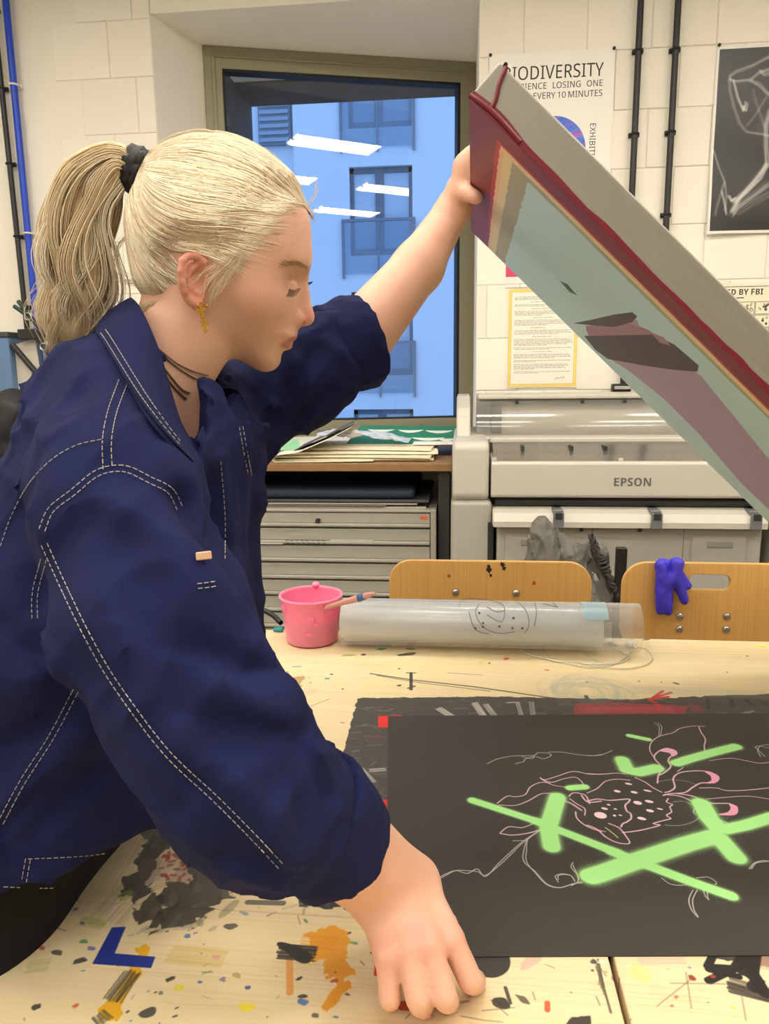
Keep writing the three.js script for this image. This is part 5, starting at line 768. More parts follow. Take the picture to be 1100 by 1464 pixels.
  gs.push(tube([V(0.022, 0.002, 0.0006), V(0.02, 0.012, 0.0008), V(0.013, 0.024, 0.0008), V(0.008, 0.038, 0.0004)], 0.0022, 20, 6)); gs.push(tube([V(0.0, 0.001, 0.0), V(0.012, 0.003, 0.001), V(0.03, 0.004, 0.001), V(0.06, 0.0025, 0.0006)], 0.0028, 20, 6));
  gs.push(tube([V(0.006, 0.039, 0.0004), V(0.003, 0.0392, -0.02)], 0.002, 6, 6));
  obj('dried_paint', gs, mP, o);
}

// ------------------------------------------------------------ the person: fields in the viewer's axes (x right, y up, -z away), baked to the room
const pc = (px, py, d) => [(px - 550) / F * d, -(py - 732) / F * d, -d];
const toRoom = (g) => g.applyMatrix4(camera.matrixWorld);
const roomUp = V(0, 1, 0).applyQuaternion(camera.quaternion.clone().invert());
const inv = camera.matrixWorld.clone().invert(), toCam = (v) => arr(v.clone().applyMatrix4(inv));
const vk = (p, a, b, ra, rb, k) => capsule([p[0], p[1], p[2] * k], [a[0], a[1], a[2] * k], [b[0], b[1], b[2] * k], ra, rb);
const foot = at(10, 1300, 0.80);
const person = thing('person', 'person in a navy work jacket with a blond ponytail lifting a silk screen', 'person', [foot.x, 0, foot.z]);
const asPart = (g) => local(g, person);

// ---- jacket
function cuffField(a, b, ra, rb, wall) {             // open tube with rounded lips, from a to b
  const ax = sub3(b, a), l = Math.hypot(...ax), u = ax.map((v) => v / l);
  return (p) => { const q = sub3(p, a), h = q[0] * u[0] + q[1] * u[1] + q[2] * u[2], rx = q[0] - u[0] * h, ry = q[1] - u[1] * h, rz = q[2] - u[2] * h, r = Math.sqrt(rx * rx + ry * ry + rz * rz), t = clamp(h / l, 0, 1), dr = Math.abs(r - mix(ra, rb, t) + wall) - wall, dh = Math.abs(h - l / 2) - l / 2; const k = 0.004, ex = Math.max(dr + k, 0), ey = Math.max(dh + k, 0); return Math.sqrt(ex * ex + ey * ey) + Math.min(Math.max(dr, dh) + k, 0) - k; };
}
const J = {
  torso: [[pc(200, 645, 0.74), pc(150, 880, 0.75), 0.104, 0.132, 0.8], [pc(150, 880, 0.75), pc(62, 1180, 0.77), 0.132, 0.146, 0.86], [pc(62, 1180, 0.77), pc(30, 1330, 0.78), 0.146, 0.15, 0.86]],
  soft: [[pc(150, 590, 0.72), pc(200, 600, 0.74), 0.058, 0.06], [pc(205, 590, 0.70), pc(168, 690, 0.59), 0.060, 0.064], [pc(240, 585, 0.77), pc(322, 605, 0.88), 0.06, 0.062], [pc(330, 650, 0.79), pc(328, 930, 0.80), 0.030, 0.030], [pc(300, 660, 0.72), pc(290, 900, 0.70), 0.030, 0.034]],
  near: [[pc(172, 735, 0.588), pc(226, 895, 0.552), 0.066, 0.066], [pc(226, 895, 0.552), pc(292, 1030, 0.54), 0.066, 0.058], [pc(292, 1030, 0.54), pc(355, 1112, 0.542), 0.058, 0.055], [pc(355, 1112, 0.542), pc(388, 1162, 0.552), 0.055, 0.051], [pc(370, 1145, 0.548), pc(448, 1184, 0.585), 0.050, 0.040]],
  far: [[pc(320, 605, 0.88), pc(430, 535, 0.91), 0.060, 0.057], [pc(430, 535, 0.91), pc(495, 497, 0.93), 0.057, 0.053]],
};
const hemO = pc(60, 1262, 0.62), hemN = roomUp.clone().applyAxisAngle(V(0, 0, 1), 0.05).negate();
const neckCut = [[pc(266, 465, 0.72), pc(236, 552, 0.73), 0.068, 0.062], [pc(250, 548, 0.58), pc(250, 548, 0.74), 0.022, 0.026], [pc(258, 585, 0.56), pc(260, 585, 0.74), 0.015, 0.018], [pc(268, 615, 0.56), pc(270, 615, 0.74), 0.009, 0.011], [pc(276, 638, 0.56), pc(277, 638, 0.74), 0.004, 0.006], [pc(285, 600, 0.76), pc(300, 700, 0.755), 0.020, 0.006]];
const jacketBase = (p) => {
  let d = 1e3; for (const [a, b, ra, rb, k] of J.torso) d = smin(d, vk(p, a, b, ra, rb, k), 0.03);
  for (const [a, b, ra, rb] of J.soft) d = smin(d, capsule(p, a, b, ra, rb), 0.045);
  d = smax(d, (p[0] - hemO[0]) * hemN.x + (p[1] - hemO[1]) * hemN.y + (p[2] - hemO[2]) * hemN.z, 0.012);
  let n = 1e3; for (const [a, b, ra, rb] of J.near) n = smin(n, capsule(p, a, b, ra, rb), 0.03);
  d = smin(d, n, 0.022);
  let f = 1e3; for (const [a, b, ra, rb] of J.far) f = smin(f, capsule(p, a, b, ra, rb), 0.03);
  d = smin(d, f, 0.03);
  let c = 1e3; for (const [a, b, ra, rb] of neckCut) c = smin(c, capsule(p, a, b, ra, rb), 0.012);
  return smax(d, -c, 0.010);
};
function hitField(f, px, py, d0 = 0.36, d1 = 1.15) {  // where a sight line meets a field
  const u = [(px - 550) / F, -(py - 732) / F, -1], l = Math.hypot(...u); let t = d0; const p = [0, 0, 0];
  for (let i = 0; i < 280 && t < d1; i++) { p[0] = u[0] * t; p[1] = u[1] * t; p[2] = u[2] * t; const d = f(p); if (d < 0.0004) return [...p]; t += Math.max(d * 0.45, 0.0004) / l; }
  return null;
}
// folds: [points, height (minus: groove), half width]
const FOLDS = [
  [[[205, 735], [260, 800], [330, 885], [395, 985]], 0.006, 0.020], [[[262, 720], [300, 780], [345, 850]], -0.009, 0.012], [[[180, 790], [215, 880], [262, 960]], -0.004, 0.018], [[[140, 860], [190, 950], [250, 1040]], 0.003, 0.018],
  [[[290, 930], [340, 955], [390, 965]], -0.006, 0.010], [[[300, 985], [350, 1000], [410, 1010]], 0.004, 0.012], [[[330, 1040], [380, 1050], [430, 1048]], -0.006, 0.010], [[[260, 1010], [330, 1060], [390, 1120]], -0.004, 0.012],
  [[[395, 1080], [430, 1120], [440, 1170]], -0.007, 0.008], [[[430, 1070], [455, 1110], [470, 1140]], -0.006, 0.007], [[[290, 1130], [340, 1190], [380, 1240]], -0.005, 0.010], [[[345, 1120], [385, 1170], [410, 1225]], 0.005, 0.010], [[[320, 1230], [350, 1240], [390, 1225]], -0.006, 0.008],
  [[[0, 890], [30, 915], [62, 935]], -0.006, 0.012], [[[0, 985], [40, 975], [80, 950]], 0.005, 0.014], [[[0, 1080], [50, 1045], [100, 1005]], -0.007, 0.012], [[[20, 1150], [70, 1100], [120, 1050]], 0.006, 0.013], [[[50, 1195], [100, 1145], [150, 1100]], -0.007, 0.011], [[[0, 1190], [40, 1150], [70, 1120]], -0.005, 0.010], [[[20, 1215], [35, 1235], [30, 1258]], -0.004, 0.006], [[[60, 1228], [130, 1225], [190, 1208]], -0.004, 0.005], [[[5, 1215], [18, 1235], [12, 1258]], -0.004, 0.006],
  [[[20, 730], [45, 790], [50, 860]], -0.006, 0.014], [[[60, 640], [40, 700], [15, 760]], -0.003, 0.012], [[[100, 560], [130, 610], [140, 660]], -0.002, 0.016],
  [[[281, 650], [296, 700], [306, 745], [310, 800]], -0.014, 0.007], [[[316, 660], [330, 760], [335, 860]], 0.004, 0.012], [[[345, 600], [352, 680], [350, 780]], -0.004, 0.012], [[[250, 660], [268, 700], [290, 760]], 0.005, 0.010],
  [[[470, 560], [420, 600], [380, 640]], -0.004, 0.012], [[[450, 500], [410, 560], [385, 610]], -0.006, 0.010], [[[420, 520], [395, 570], [375, 620]], 0.005, 0.010], [[[370, 560], [372, 610], [368, 660]], -0.008, 0.010],
].map(([pts, h, w]) => [pts.map((q) => hitField(jacketBase, ...q)).filter(Boolean), h, w]).filter(([p]) => p.length > 1).map(([p, h, w]) => { const c = [0, 1, 2].map((k) => p.reduce((s, q) => s + q[k], 0) / p.length); return [p, h, w, c, (Math.max(...p.map((q) => Math.hypot(...sub3(q, c)))) + w * 2.6) ** 2]; });
const jacketField = (p) => {
  let d = jacketBase(p); if (d > 0.05 || d < -0.05) return d;
  for (const [pts, h, w, c, rr] of FOLDS) { const ax = p[0] - c[0], ay = p[1] - c[1], az = p[2] - c[2]; if (ax * ax + ay * ay + az * az > rr) continue; let m = 1e3; for (let i = 0; i < pts.length - 1; i++) m = Math.min(m, capsule(p, pts[i], pts[i + 1], 0, 0)); if (m < w * 2.6) d -= 1.75 * h * Math.exp(-(m * m) / (w * w)); }
  const u = p[0] * 0.62 + p[1] * 0.78, v = p[0] * 0.78 - p[1] * 0.62, w1 = 1 - Math.abs(vn(u * 30 + 3, v * 9, p[2] * 18)), w2 = 1 - Math.abs(vn(u * 12 + 9, v * 34, p[2] * 20 + 4));
  return d + 0.0030 * vn(p[0] * 14 + 7, p[1] * 14, p[2] * 14) - 0.0058 * w1 * w1 * w1 * w1 * w1 - 0.0044 * w2 * w2 * w2 * w2 * w2 + 0.0012 * vn(p[0] * 44, p[1] * 44 + 3, p[2] * 44) + 0.0022;
};
const nearCuff = cuffField(pc(430, 1150, 0.572), pc(486, 1208, 0.607), 0.0535, 0.0475, 0.007), farCuff = cuffField(pc(468, 504, 0.922), pc(524, 487, 0.94), 0.0555, 0.0575, 0.007);
const weave = dataTexture(256, (i, x, y) => { const v = 128 + 70 * Math.sin((x + y) * Math.PI / 4) + 40 * (N2[(y * 2 % 512) * 512 + (x * 2 % 512)] - 0.5); return [v, v, v]; });
const navyMap = mottle([26, 31, 69], 0.2);
const mNavy = std('#ffffff', 0.92, { physical: true, map: rep(navyMap, 3), bumpMap: rep(weave, 46), bumpScale: 0.00022, specularIntensity: 0.35 });
const jacket = obj('jacket', asPart(toRoom(boxUV(meshField(jacketField, [-0.5, -0.46, -1.06], [0.0, 0.30, -0.42], 0.0048)))), mNavy, person);
jacket.userData.label = 'navy blue cotton work jacket with pale double stitching';
const cuffNoise = (f) => (p) => f(p) + 0.0034 * vn(p[0] * 34, p[1] * 34, p[2] * 34) - 0.0026 * (1 - Math.abs(vn(p[0] * 52 + 3, p[1] * 18, p[2] * 40))) ** 5 + 0.0012 * vn(p[0] * 90, p[1] * 90, p[2] * 90);
obj('rolled_cuff', asPart(toRoom(boxUV(join(meshField(cuffNoise(nearCuff), [-0.16, -0.34, -0.70], [0.03, -0.16, -0.50], 0.0032))))), mNavy, jacket);
obj('rolled_cuff', asPart(toRoom(boxUV(meshField(cuffNoise(farCuff), [-0.15, 0.12, -1.02], [0.05, 0.30, -0.84], 0.0034)))), mNavy, jacket);
const collarRows = [];
{ // collar: a thick strip round the neck, near tip to far tip
  const onJ = (x, y, off) => { const h = hitField(jacketBase, x, y); return [x, y, (h ? -h[2] : 0.66) - off]; };
  const st = [[[280, 646, 0.640], onJ(274, 662, 0.004)], [[257, 606, 0.636], onJ(248, 636, 0.005)], [[242, 560, 0.636], onJ(218, 602, 0.006)], [[228, 511, 0.640], onJ(188, 558, 0.007)], [[214, 472, 0.648], onJ(163, 514, 0.008)], [[200, 440, 0.668], [147, 486, 0.648]], [[188, 428, 0.72], [138, 474, 0.715]], [[205, 445, 0.785], [172, 495, 0.81]], [[255, 505, 0.80], [245, 562, 0.85]], [[300, 535, 0.785], onJ(338, 560, 0.006)], [[312, 556, 0.775], onJ(352, 586, 0.006)]];
  const A = new THREE.CatmullRomCurve3(st.map(([a]) => V(...pc(...a)))), B = new THREE.CatmullRomCurve3(st.map(([, b]) => V(...pc(...b)))), nu = 70, nv = 12, grid = [];
  for (let i = 0; i <= nu; i++) for (let j = 0; j <= nv; j++) { const a = A.getPoint(i / nu), b = B.getPoint(i / nu), t = j / nv, p = a.lerp(b, t); const puff = 0.006 * Math.sin(t * Math.PI) * (1 - 0.5 * t); const out = p.clone().sub(V(...pc(235, 520, 0.725))); out.y = 0; out.normalize(); p.addScaledVector(out, puff); grid.push(p); }
  const pos = [], idx = [], w = nv + 1, N = (nu + 1) * w; const nrm = grid.map((p, k) => { const i = (k / w) | 0, j = k % w, a = grid[Math.min(nu, i + 1) * w + j].clone().sub(grid[Math.max(0, i - 1) * w + j]), b = grid[i * w + Math.min(nv, j + 1)].clone().sub(grid[i * w + Math.max(0, j - 1)]); return a.cross(b).normalize(); });
  for (const s of [1, -1]) grid.forEach((p, k) => { const q = p.clone().addScaledVector(nrm[k], s * 0.0022); pos.push(q.x, q.y, q.z); });
  for (let i = 0; i < nu; i++) for (let j = 0; j < nv; j++) { const a = i * w + j, b = a + 1, c = a + w, d = c + 1; idx.push(a, c, b, b, c, d, N + a, N + b, N + c, N + b, N + d, N + c); }
  const rim = (k, l) => idx.push(k, l, N + k, l, N + l, N + k); for (let i = 0; i < nu; i++) { rim(i * w, (i + 1) * w); rim((i + 1) * w + nv, i * w + nv); } for (let j = 0; j < nv; j++) { rim(j + 1, j); rim(nu * w + j, nu * w + j + 1); }
  const g = new THREE.BufferGeometry(); g.setAttribute('position', new THREE.Float32BufferAttribute(pos, 3)); g.setIndex(idx); g.computeVertexNormals();
  obj('collar', asPart(toRoom(boxUV(g))), mNavy, jacket);
  for (const t of [0.80, 0.93]) { const row = []; for (let i = 6; i <= 36; i += 0.25) { const i0 = Math.min(nu - 1, i | 0), f = i - i0, jj = t * nv, j0 = jj | 0, e = jj - j0, P = (a, b) => grid[a * w + b].clone().addScaledVector(nrm[a * w + b], 0.0028 * (nrm[a * w + b].z > 0 ? 1 : -1)); row.push(P(i0, j0).lerp(P(i0 + 1, j0), f).lerp(P(i0, j0 + 1).lerp(P(i0 + 1, j0 + 1), f), e)); } collarRows.push(row); }
}
{ // stitching
  const gs = [], thread = std('#a19b8e', 0.8);
  const dash = (pts, off = 0.0006) => { let acc = 0, start = null, on = true; for (let i = 0; i < pts.length - 1; i++) { const a = pts[i], b = pts[i + 1]; if (!a || !b) { start = null; continue; } const l = a.distanceTo(b); if (l > 0.02) { start = null; continue; } if (on && !start) start = a; acc += l; if (on && acc > 0.0027) { gs.push(bar(start, b, 0.00037, 5)); on = false; acc = 0; start = null; } else if (!on && acc > 0.0013) { on = true; acc = 0; start = b; } } };
  const line = (pts, double = 8) => { const c = new THREE.CatmullRomCurve3(pts.map(([x, y]) => V(x, y, 0))), n = Math.ceil(c.getLength() / 1.6); for (const o of double ? [-double / 2, double / 2] : [0]) { const q = []; for (let i = 0; i <= n; i++) { const p = c.getPointAt(i / n), t = c.getTangentAt(i / n), h = hitField((z) => Math.min(jacketField(z), nearCuff(z), farCuff(z)) - 0.0012, p.x - t.y * o, p.y + t.x * o); q.push(h && V(...h)); } dash(q); } };
  line([[176, 545], [160, 590], [153, 630], [154, 672]], 13); line([[60, 758], [72, 730], [104, 704], [142, 675], [178, 670], [214, 686], [244, 702], [258, 728]], 9); line([[63, 778], [92, 842], [121, 902], [150, 955], [180, 1000], [240, 1078], [309, 1143], [357, 1191], [404, 1241]], 9);
  line([[145, 628], [110, 636], [75, 656], [42, 690], [15, 740], [0, 782]], 0); line([[62, 800], [50, 850], [50, 890]], 8); line([[108, 988], [72, 1056], [32, 1118], [0, 1178]], 8); line([[40, 1228], [90, 1226], [140, 1222], [195, 1210]], 0); line([[40, 1228], [34, 1262]], 7); line([[5, 1268], [60, 1270], [130, 1268]], 0);
  line([[283, 838], [300, 836], [311, 834]], 7); line([[316, 660], [322, 740], [322, 800]], 0); line([[345, 610], [352, 650], [358, 680]], 5);
  for (const row of collarRows) dash(row);
  obj('stitching', asPart(toRoom(join(gs))), thread, jacket);
  // breast pocket flap with its woven tab
  const hits = [[283, 791], [300, 789], [292, 795], [284, 800], [301, 797]].map((q) => hitField(jacketField, ...q)).filter(Boolean), dep = Math.min(...hits.map((h) => -h[2])) - 0.001, tc = pc(291.5, 794.5, dep);
  obj('woven_tab', asPart(toRoom(place(rbox(22 / F * dep, 12 / F * dep, 0.003, 0.001), ...tc, 0, 0.35, 0.1))), std('#c9a184', 0.7), jacket);
}
// ---- trousers and shoes
{
  const hipN = toCam(at(70, 1270, 0.70)), hip = at(10, 1300, 0.80), fN = V(hip.x + 0.02, 0.06, hip.z + 0.10), fF = V(hip.x + 0.0, 0.06, hip.z - 0.10), kN = V(hip.x + 0.03, 0.46, hip.z + 0.09), kF = V(hip.x + 0.03, 0.46, hip.z - 0.09), H1 = V(hip.x, hip.y - 0.02, hip.z + 0.075), H2 = V(hip.x, hip.y - 0.02, hip.z - 0.075);
  const a = arr, cs = [[a(H1), a(kN), 0.105, 0.075], [a(kN), a(fN), 0.075, 0.06], [a(H2), a(kF), 0.105, 0.075], [a(kF), a(fF), 0.075, 0.06], [a(H1), a(H2), 0.11, 0.11], [[hip.x, hip.y + 0.1, hip.z + 0.05], [hip.x, hip.y + 0.1, hip.z - 0.05], 0.10, 0.10]];
  const f = (p) => { let d = 1e3; for (const [u, v, r, s] of cs) d = smin(d, capsule(p, u, v, r, s), 0.04); return Math.max(d + 0.003 * vn(p[0] * 16, p[1] * 16, p[2] * 16), 0.05 - p[1]); };
  obj('trousers', asPart(boxUV(meshField(f, [hip.x - 0.25, 0.02, hip.z - 0.26], [hip.x + 0.25, hip.y + 0.26, hip.z + 0.3], 0.012))), std('#0f0f11', 0.9, { bumpMap: rep(weave, 10), bumpScale: 0.0004 }), person);
  for (const q of [fN, fF]) { const s = (p) => Math.max(smin(capsule(p, [q.x - 0.03, 0.045, q.z], [q.x + 0.15, 0.035, q.z], 0.045, 0.038), capsule(p, [q.x, 0.05, q.z], [q.x, 0.1, q.z], 0.05, 0.05), 0.03), -p[1] + 0.0005); obj('shoe', asPart(boxUV(meshField(s, [q.x - 0.12, -0.02, q.z - 0.08], [q.x + 0.24, 0.18, q.z + 0.08], 0.008))), std('#1b1b1d', 0.6), person); }
}

// ---- head, in a frame whose xy plane is the profile plane
const H0 = at(310, 370, 0.73), hz = EYE.clone().sub(H0).normalize(), hx = V(1, 0, 0).applyQuaternion(camera.quaternion); hx.addScaledVector(hz, -hx.dot(hz)).normalize(); const hy = hz.clone().cross(hx);
const headM = new THREE.Matrix4().makeBasis(hx, hy, hz).setPosition(H0), headInv = headM.clone().invert();
const hp = (px, py, z = 0) => { const p = onPlane(px, py, H0.clone().addScaledVector(hz, z), hz).applyMatrix4(headInv); return [p.x, p.y, z]; };
const camToHead = (q) => arr(V(...q).applyMatrix4(camera.matrixWorld).applyMatrix4(headInv));
const outlinePx = [[443, 318], [445, 345], [446, 368], [444.5, 381], [440, 391], [432, 402], [427, 420], [424, 440], [422, 456], [422.5, 465], [424.5, 474], [425, 480], [421.5, 485], [415.5, 488.5], [417, 493], [413, 498], [405, 502.5], [402.5, 509], [401, 518], [394, 527], [380, 531.5], [366, 528], [350, 519], [335, 510], [310, 495], [280, 480], [245, 460], [222, 440], [205, 415], [196, 385], [190, 350], [188, 315], [192, 282], [203, 252], [222, 226], [250, 208], [285, 200], [320, 201], [355, 211], [388, 229], [415, 255], [434, 288]];
const outline = (() => { const c = new THREE.CatmullRomCurve3(outlinePx.map(([x, y]) => V(...hp(x, y))), true, 'centripetal'); return c.getPoints(260).slice(0, 260).map((p) => [p.x, p.y]); })();
function signedIn(x, y, poly) {                      // distance to a closed outline, plus inside
  let m = 1e9, inside = false; for (let i = 0, j = poly.length - 1; i < poly.length; j = i++) { const [ax, ay] = poly[j], [bx, by] = poly[i], ex = bx - ax, ey = by - ay, t = clamp(((x - ax) * ex + (y - ay) * ey) / (ex * ex + ey * ey), 0, 1), dx = x - ax - ex * t, dy = y - ay - ey * t; m = Math.min(m, dx * dx + dy * dy); if ((ay > y) !== (by > y) && x < ((bx - ax) * (y - ay)) / (by - ay) + ax) inside = !inside; }
  return (inside ? 1 : -1) * Math.sqrt(m);
}
// tabulated fields over the profile plane
const GX0 = -0.16, GY0 = -0.22, GC = 0.0012, GNX = 260, GNY = 340;
function table(fn) { const t = new Float32Array(GNX * GNY); for (let j = 0; j < GNY; j++) for (let i = 0; i < GNX; i++) t[j * GNX + i] = fn(GX0 + i * GC, GY0 + j * GC); return (x, y) => { const u = clamp((x - GX0) / GC, 0, GNX - 1.001), v = clamp((y - GY0) / GC, 0, GNY - 1.001), i = u | 0, j = v | 0, a = u - i, b = v - j, k = j * GNX + i; return mix(mix(t[k], t[k + 1], a), mix(t[k + GNX], t[k + GNX + 1], a), b); }; }
const headD = (() => {                               // distance to the profile, its inner ridges smoothed away
  const n = GNX * GNY, raw = new Float32Array(n); for (let j = 0; j < GNY; j++) for (let i = 0; i < GNX; i++) raw[j * GNX + i] = signedIn(GX0 + i * GC, GY0 + j * GC, outline);
  let a = raw.slice(), b = new Float32Array(n); const r = 8;
  for (let pass = 0; pass < 3; pass++) { for (let j = 0; j < GNY; j++) for (let i = 0; i < GNX; i++) { let s = 0; for (let k = -r; k <= r; k++) s += a[j * GNX + clamp(i + k, 0, GNX - 1)]; b[j * GNX + i] = s / (2 * r + 1); } for (let j = 0; j < GNY; j++) for (let i = 0; i < GNX; i++) { let s = 0; for (let k = -r; k <= r; k++) s += b[clamp(j + k, 0, GNY - 1) * GNX + i]; a[j * GNX + i] = s / (2 * r + 1); } }
  for (let k = 0; k < n; k++) a[k] = mix(raw[k], a[k], sstep(0.006, 0.028, raw[k]));
  return (x, y) => { const u = clamp((x - GX0) / GC, 0, GNX - 1.001), v = clamp((y - GY0) / GC, 0, GNY - 1.001), i = u | 0, j = v | 0, p = u - i, q = v - j, k = j * GNX + i; return mix(mix(a[k], a[k + 1], p), mix(a[k + GNX], a[k + GNX + 1], p), q); };
})();
const HD = 0.074, chinY = hp(380, 530)[1], cheekY = hp(380, 430)[1], browY = hp(400, 380)[1], faceX0 = hp(300, 400)[0], faceX1 = hp(440, 400)[0];
const headW = (x, y) => { const lower = sstep(chinY - 0.005, cheekY + 0.012, y); const w = mix(0.050, 0.071, lower); return mix(w, 0.0755, sstep(cheekY, browY + 0.05, y)); };
const gaus = (x, y, c, s) => Math.exp(-((x - c[0]) ** 2 + (y - c[1]) ** 2) / (s * s));
const F1 = { socket: hp(419, 399, 0.030), brow: hp(424, 379, 0.03), cheek: hp(378, 432, 0.055), hollow: hp(372, 475, 0.05), under: hp(404, 425, 0.035), corner: hp(400, 490, 0.022), fold: hp(405, 466, 0.028), temple: hp(385, 365, 0.06), jaw: hp(330, 480, 0.06) };
const headShape = (x, y, z) => {
  const d = headD(x, y), s = HD / headW(x, y), e = Math.max(HD - d, 0); let f = Math.sqrt(e * e + z * z * s * s) - HD;
  if (d > HD) f = Math.max(f, Math.abs(z) * s - HD);
  f += 0.0075 * gaus(x, y, F1.socket, 0.0125) - 0.0020 * gaus(x, y, F1.brow, 0.010) - 0.0035 * gaus(x, y, F1.cheek, 0.022) + 0.003 * gaus(x, y, F1.hollow, 0.022) + 0.0022 * gaus(x, y, F1.corner, 0.006) + 0.0015 * gaus(x, y, F1.fold, 0.008) - 0.002 * gaus(x, y, F1.jaw, 0.02);
  return f;
};
const NB = { nasion: hp(432, 397), mid: hp(432, 420), low: hp(434, 440), tip: hp(437.5, 453), base: hp(424, 458), ala: hp(422, 456, 0.013), eye: hp(411, 409, 0.030), neckA: camToHead(pc(285, 445, 0.728)), neckB: camToHead(pc(207, 560, 0.735)), chest: camToHead(pc(215, 640, 0.748)), chest2: camToHead(pc(235, 720, 0.75)), nostril: hp(431, 461, 0.006), upLip: hp(417, 482), loLip: hp(411.5, 494), cornerP: hp(400, 490, 0.020) };
const mir = (p) => [p[0], p[1], Math.abs(p[2])];
const headField = (p) => {
  const q = mir(p); let f = headShape(q[0], q[1], q[2]);
  let n = capsule(q, NB.nasion, NB.mid, 0.0056, 0.0068); n = smin(n, capsule(q, NB.mid, NB.low, 0.0068, 0.0078), 0.006); n = smin(n, capsule(q, NB.low, NB.tip, 0.0076, 0.0086), 0.006); n = smin(n, capsule(q, NB.tip, NB.base, 0.0070, 0.0068), 0.005); n = smin(n, ellipsoid(q, NB.ala, [0.0098, 0.0074, 0.0064]), 0.005);
  f = smin(f, n, 0.010);
  f = smin(f, ellipsoid(q, NB.eye, [0.0105, 0.0082, 0.0068]), 0.003);      // closed lid over the eye
  f = smin(f, capsule(q, NB.upLip, NB.cornerP, 0.0042, 0.0014), 0.004); f = smin(f, capsule(q, NB.loLip, NB.cornerP, 0.0046, 0.0012), 0.0035);
  f = smax(f, -ellipsoid(q, NB.nostril, [0.0045, 0.0022, 0.0022]), 0.002);
  f = smin(f, capsule(p, NB.neckA, NB.neckB, 0.047, 0.052), 0.016); f = smin(f, capsule(p, NB.neckB, NB.chest, 0.050, 0.046), 0.02); f = smin(f, capsule(p, NB.chest, NB.chest2, 0.046, 0.05), 0.02);
  return f;
};
// skin colours (pigment only)
const lin = (hex) => { const c = new THREE.Color(hex); return [c.r, c.g, c.b]; };
const SKIN = lin('#ddae95'), LIP = lin('#c27168'), BLUSH = lin('#d0917a'), BROW = lin('#a88a6a'), REDDER = lin('#d98f7c');
const paint = (g, fn) => { const p = g.attributes.position, c = new Float32Array(p.count * 3); for (let i = 0; i < p.count; i++) c.set(fn(p.getX(i), p.getY(i), p.getZ(i)), i * 3); g.setAttribute('color', new THREE.BufferAttribute(c, 3)); return g; };
const mix3 = (a, b, t) => [mix(a[0], b[0], t), mix(a[1], b[1], t), mix(a[2], b[2], t)];
const lipPoly = [[397.5, 490.5], [408, 484.5], [418, 479.5], [428, 478], [429, 486], [417, 489], [419, 494], [413, 500], [404, 496]].map(([x, y]) => hp(x, y, 0.012));
const browLine = [[402, 380, 0.043], [415, 377, 0.037], [430, 379, 0.026], [442, 385, 0.012]].map((q) => hp(...q));
const headGeo = meshField(headField, [-0.16, -0.30, -0.092], [0.115, 0.135, 0.098], 0.0024);
paint(headGeo, (x, y, z) => {
  let c = SKIN; const az = Math.abs(z), k = 0.5 + 0.5 * vn(x * 60, y * 60, z * 60); c = mix3(c, REDDER, 0.10 * k);
  c = mix3(c, BLUSH, 0.45 * gaus(x, y, F1.cheek, 0.028)); c = mix3(c, REDDER, 0.7 * gaus(x, y, NB.tip, 0.012));
  const l = signedIn(x, y, lipPoly); if (az < 0.034) c = mix3(c, LIP, 0.85 * sstep(-0.0012, 0.0016, l));
  let b = 1; for (let i = 0; i < 3; i++) b = Math.min(b, capsule([x, y, 0], [browLine[i][0], browLine[i][1], 0], [browLine[i + 1][0], browLine[i + 1][1], 0], 0, 0)); c = mix3(c, BROW, 0.2 * (1 - sstep(0.0012, 0.0045, b)));
  return c;
});
headGeo.applyMatrix4(headM);

// ear, finer grid
const earZ = 0.073, eo = (px, py, z = earZ) => hp(px, py, z);
const helix = [[293, 391, 0.072], [291, 374, 0.076], [282, 366, 0.080], [270, 366, 0.083], [261, 373, 0.085], [258.5, 388, 0.086], [261, 403, 0.085], [265, 417, 0.083], [271, 429, 0.080]].map((q) => eo(...q)), anti = [[283, 376, 0.077], [273, 385, 0.079], [270, 398, 0.079], [274, 411, 0.078], [281, 418, 0.077]].map((q) => eo(...q));
const earField = (p) => {
  let d = 1e3; for (let i = 0; i < helix.length - 1; i++) d = smin(d, capsule(p, helix[i], helix[i + 1], 0.0030, 0.0030), 0.002);
  d = smin(d, capsule(p, eo(271, 427, 0.079), eo(281, 435, 0.077), 0.0038, 0.0046), 0.004); d = smin(d, capsule(p, eo(281, 435, 0.077), eo(288, 428, 0.075), 0.0044, 0.003), 0.004);
  for (let i = 0; i < anti.length - 1; i++) d = smin(d, capsule(p, anti[i], anti[i + 1], 0.0026, 0.0026), 0.003);
  const plate = Math.max(ellipsoid(p, eo(276, 400, 0.074), [0.0155, 0.0255, 0.006]), 0); d = smin(d, ellipsoid(p, eo(276, 400, 0.0715), [0.0135, 0.0245, 0.0062]), 0.004);
  d = smin(d, ellipsoid(p, eo(294, 405, 0.074), [0.0032, 0.0055, 0.004]), 0.003);
  return smax(d, -ellipsoid(p, eo(285, 402, 0.080), [0.0065, 0.0095, 0.0075]), 0.003);
};
const ec = eo(276, 402, 0.075), earGeo = meshField(earField, [ec[0] - 0.028, ec[1] - 0.036, 0.055], [ec[0] + 0.026, ec[1] + 0.036, 0.098], 0.0013);
paint(earGeo, (x, y, z) => mix3(lin('#d89a80'), lin('#c9806c'), 0.5 + 0.4 * vn(x * 150, y * 150, 3))); earGeo.applyMatrix4(headM);

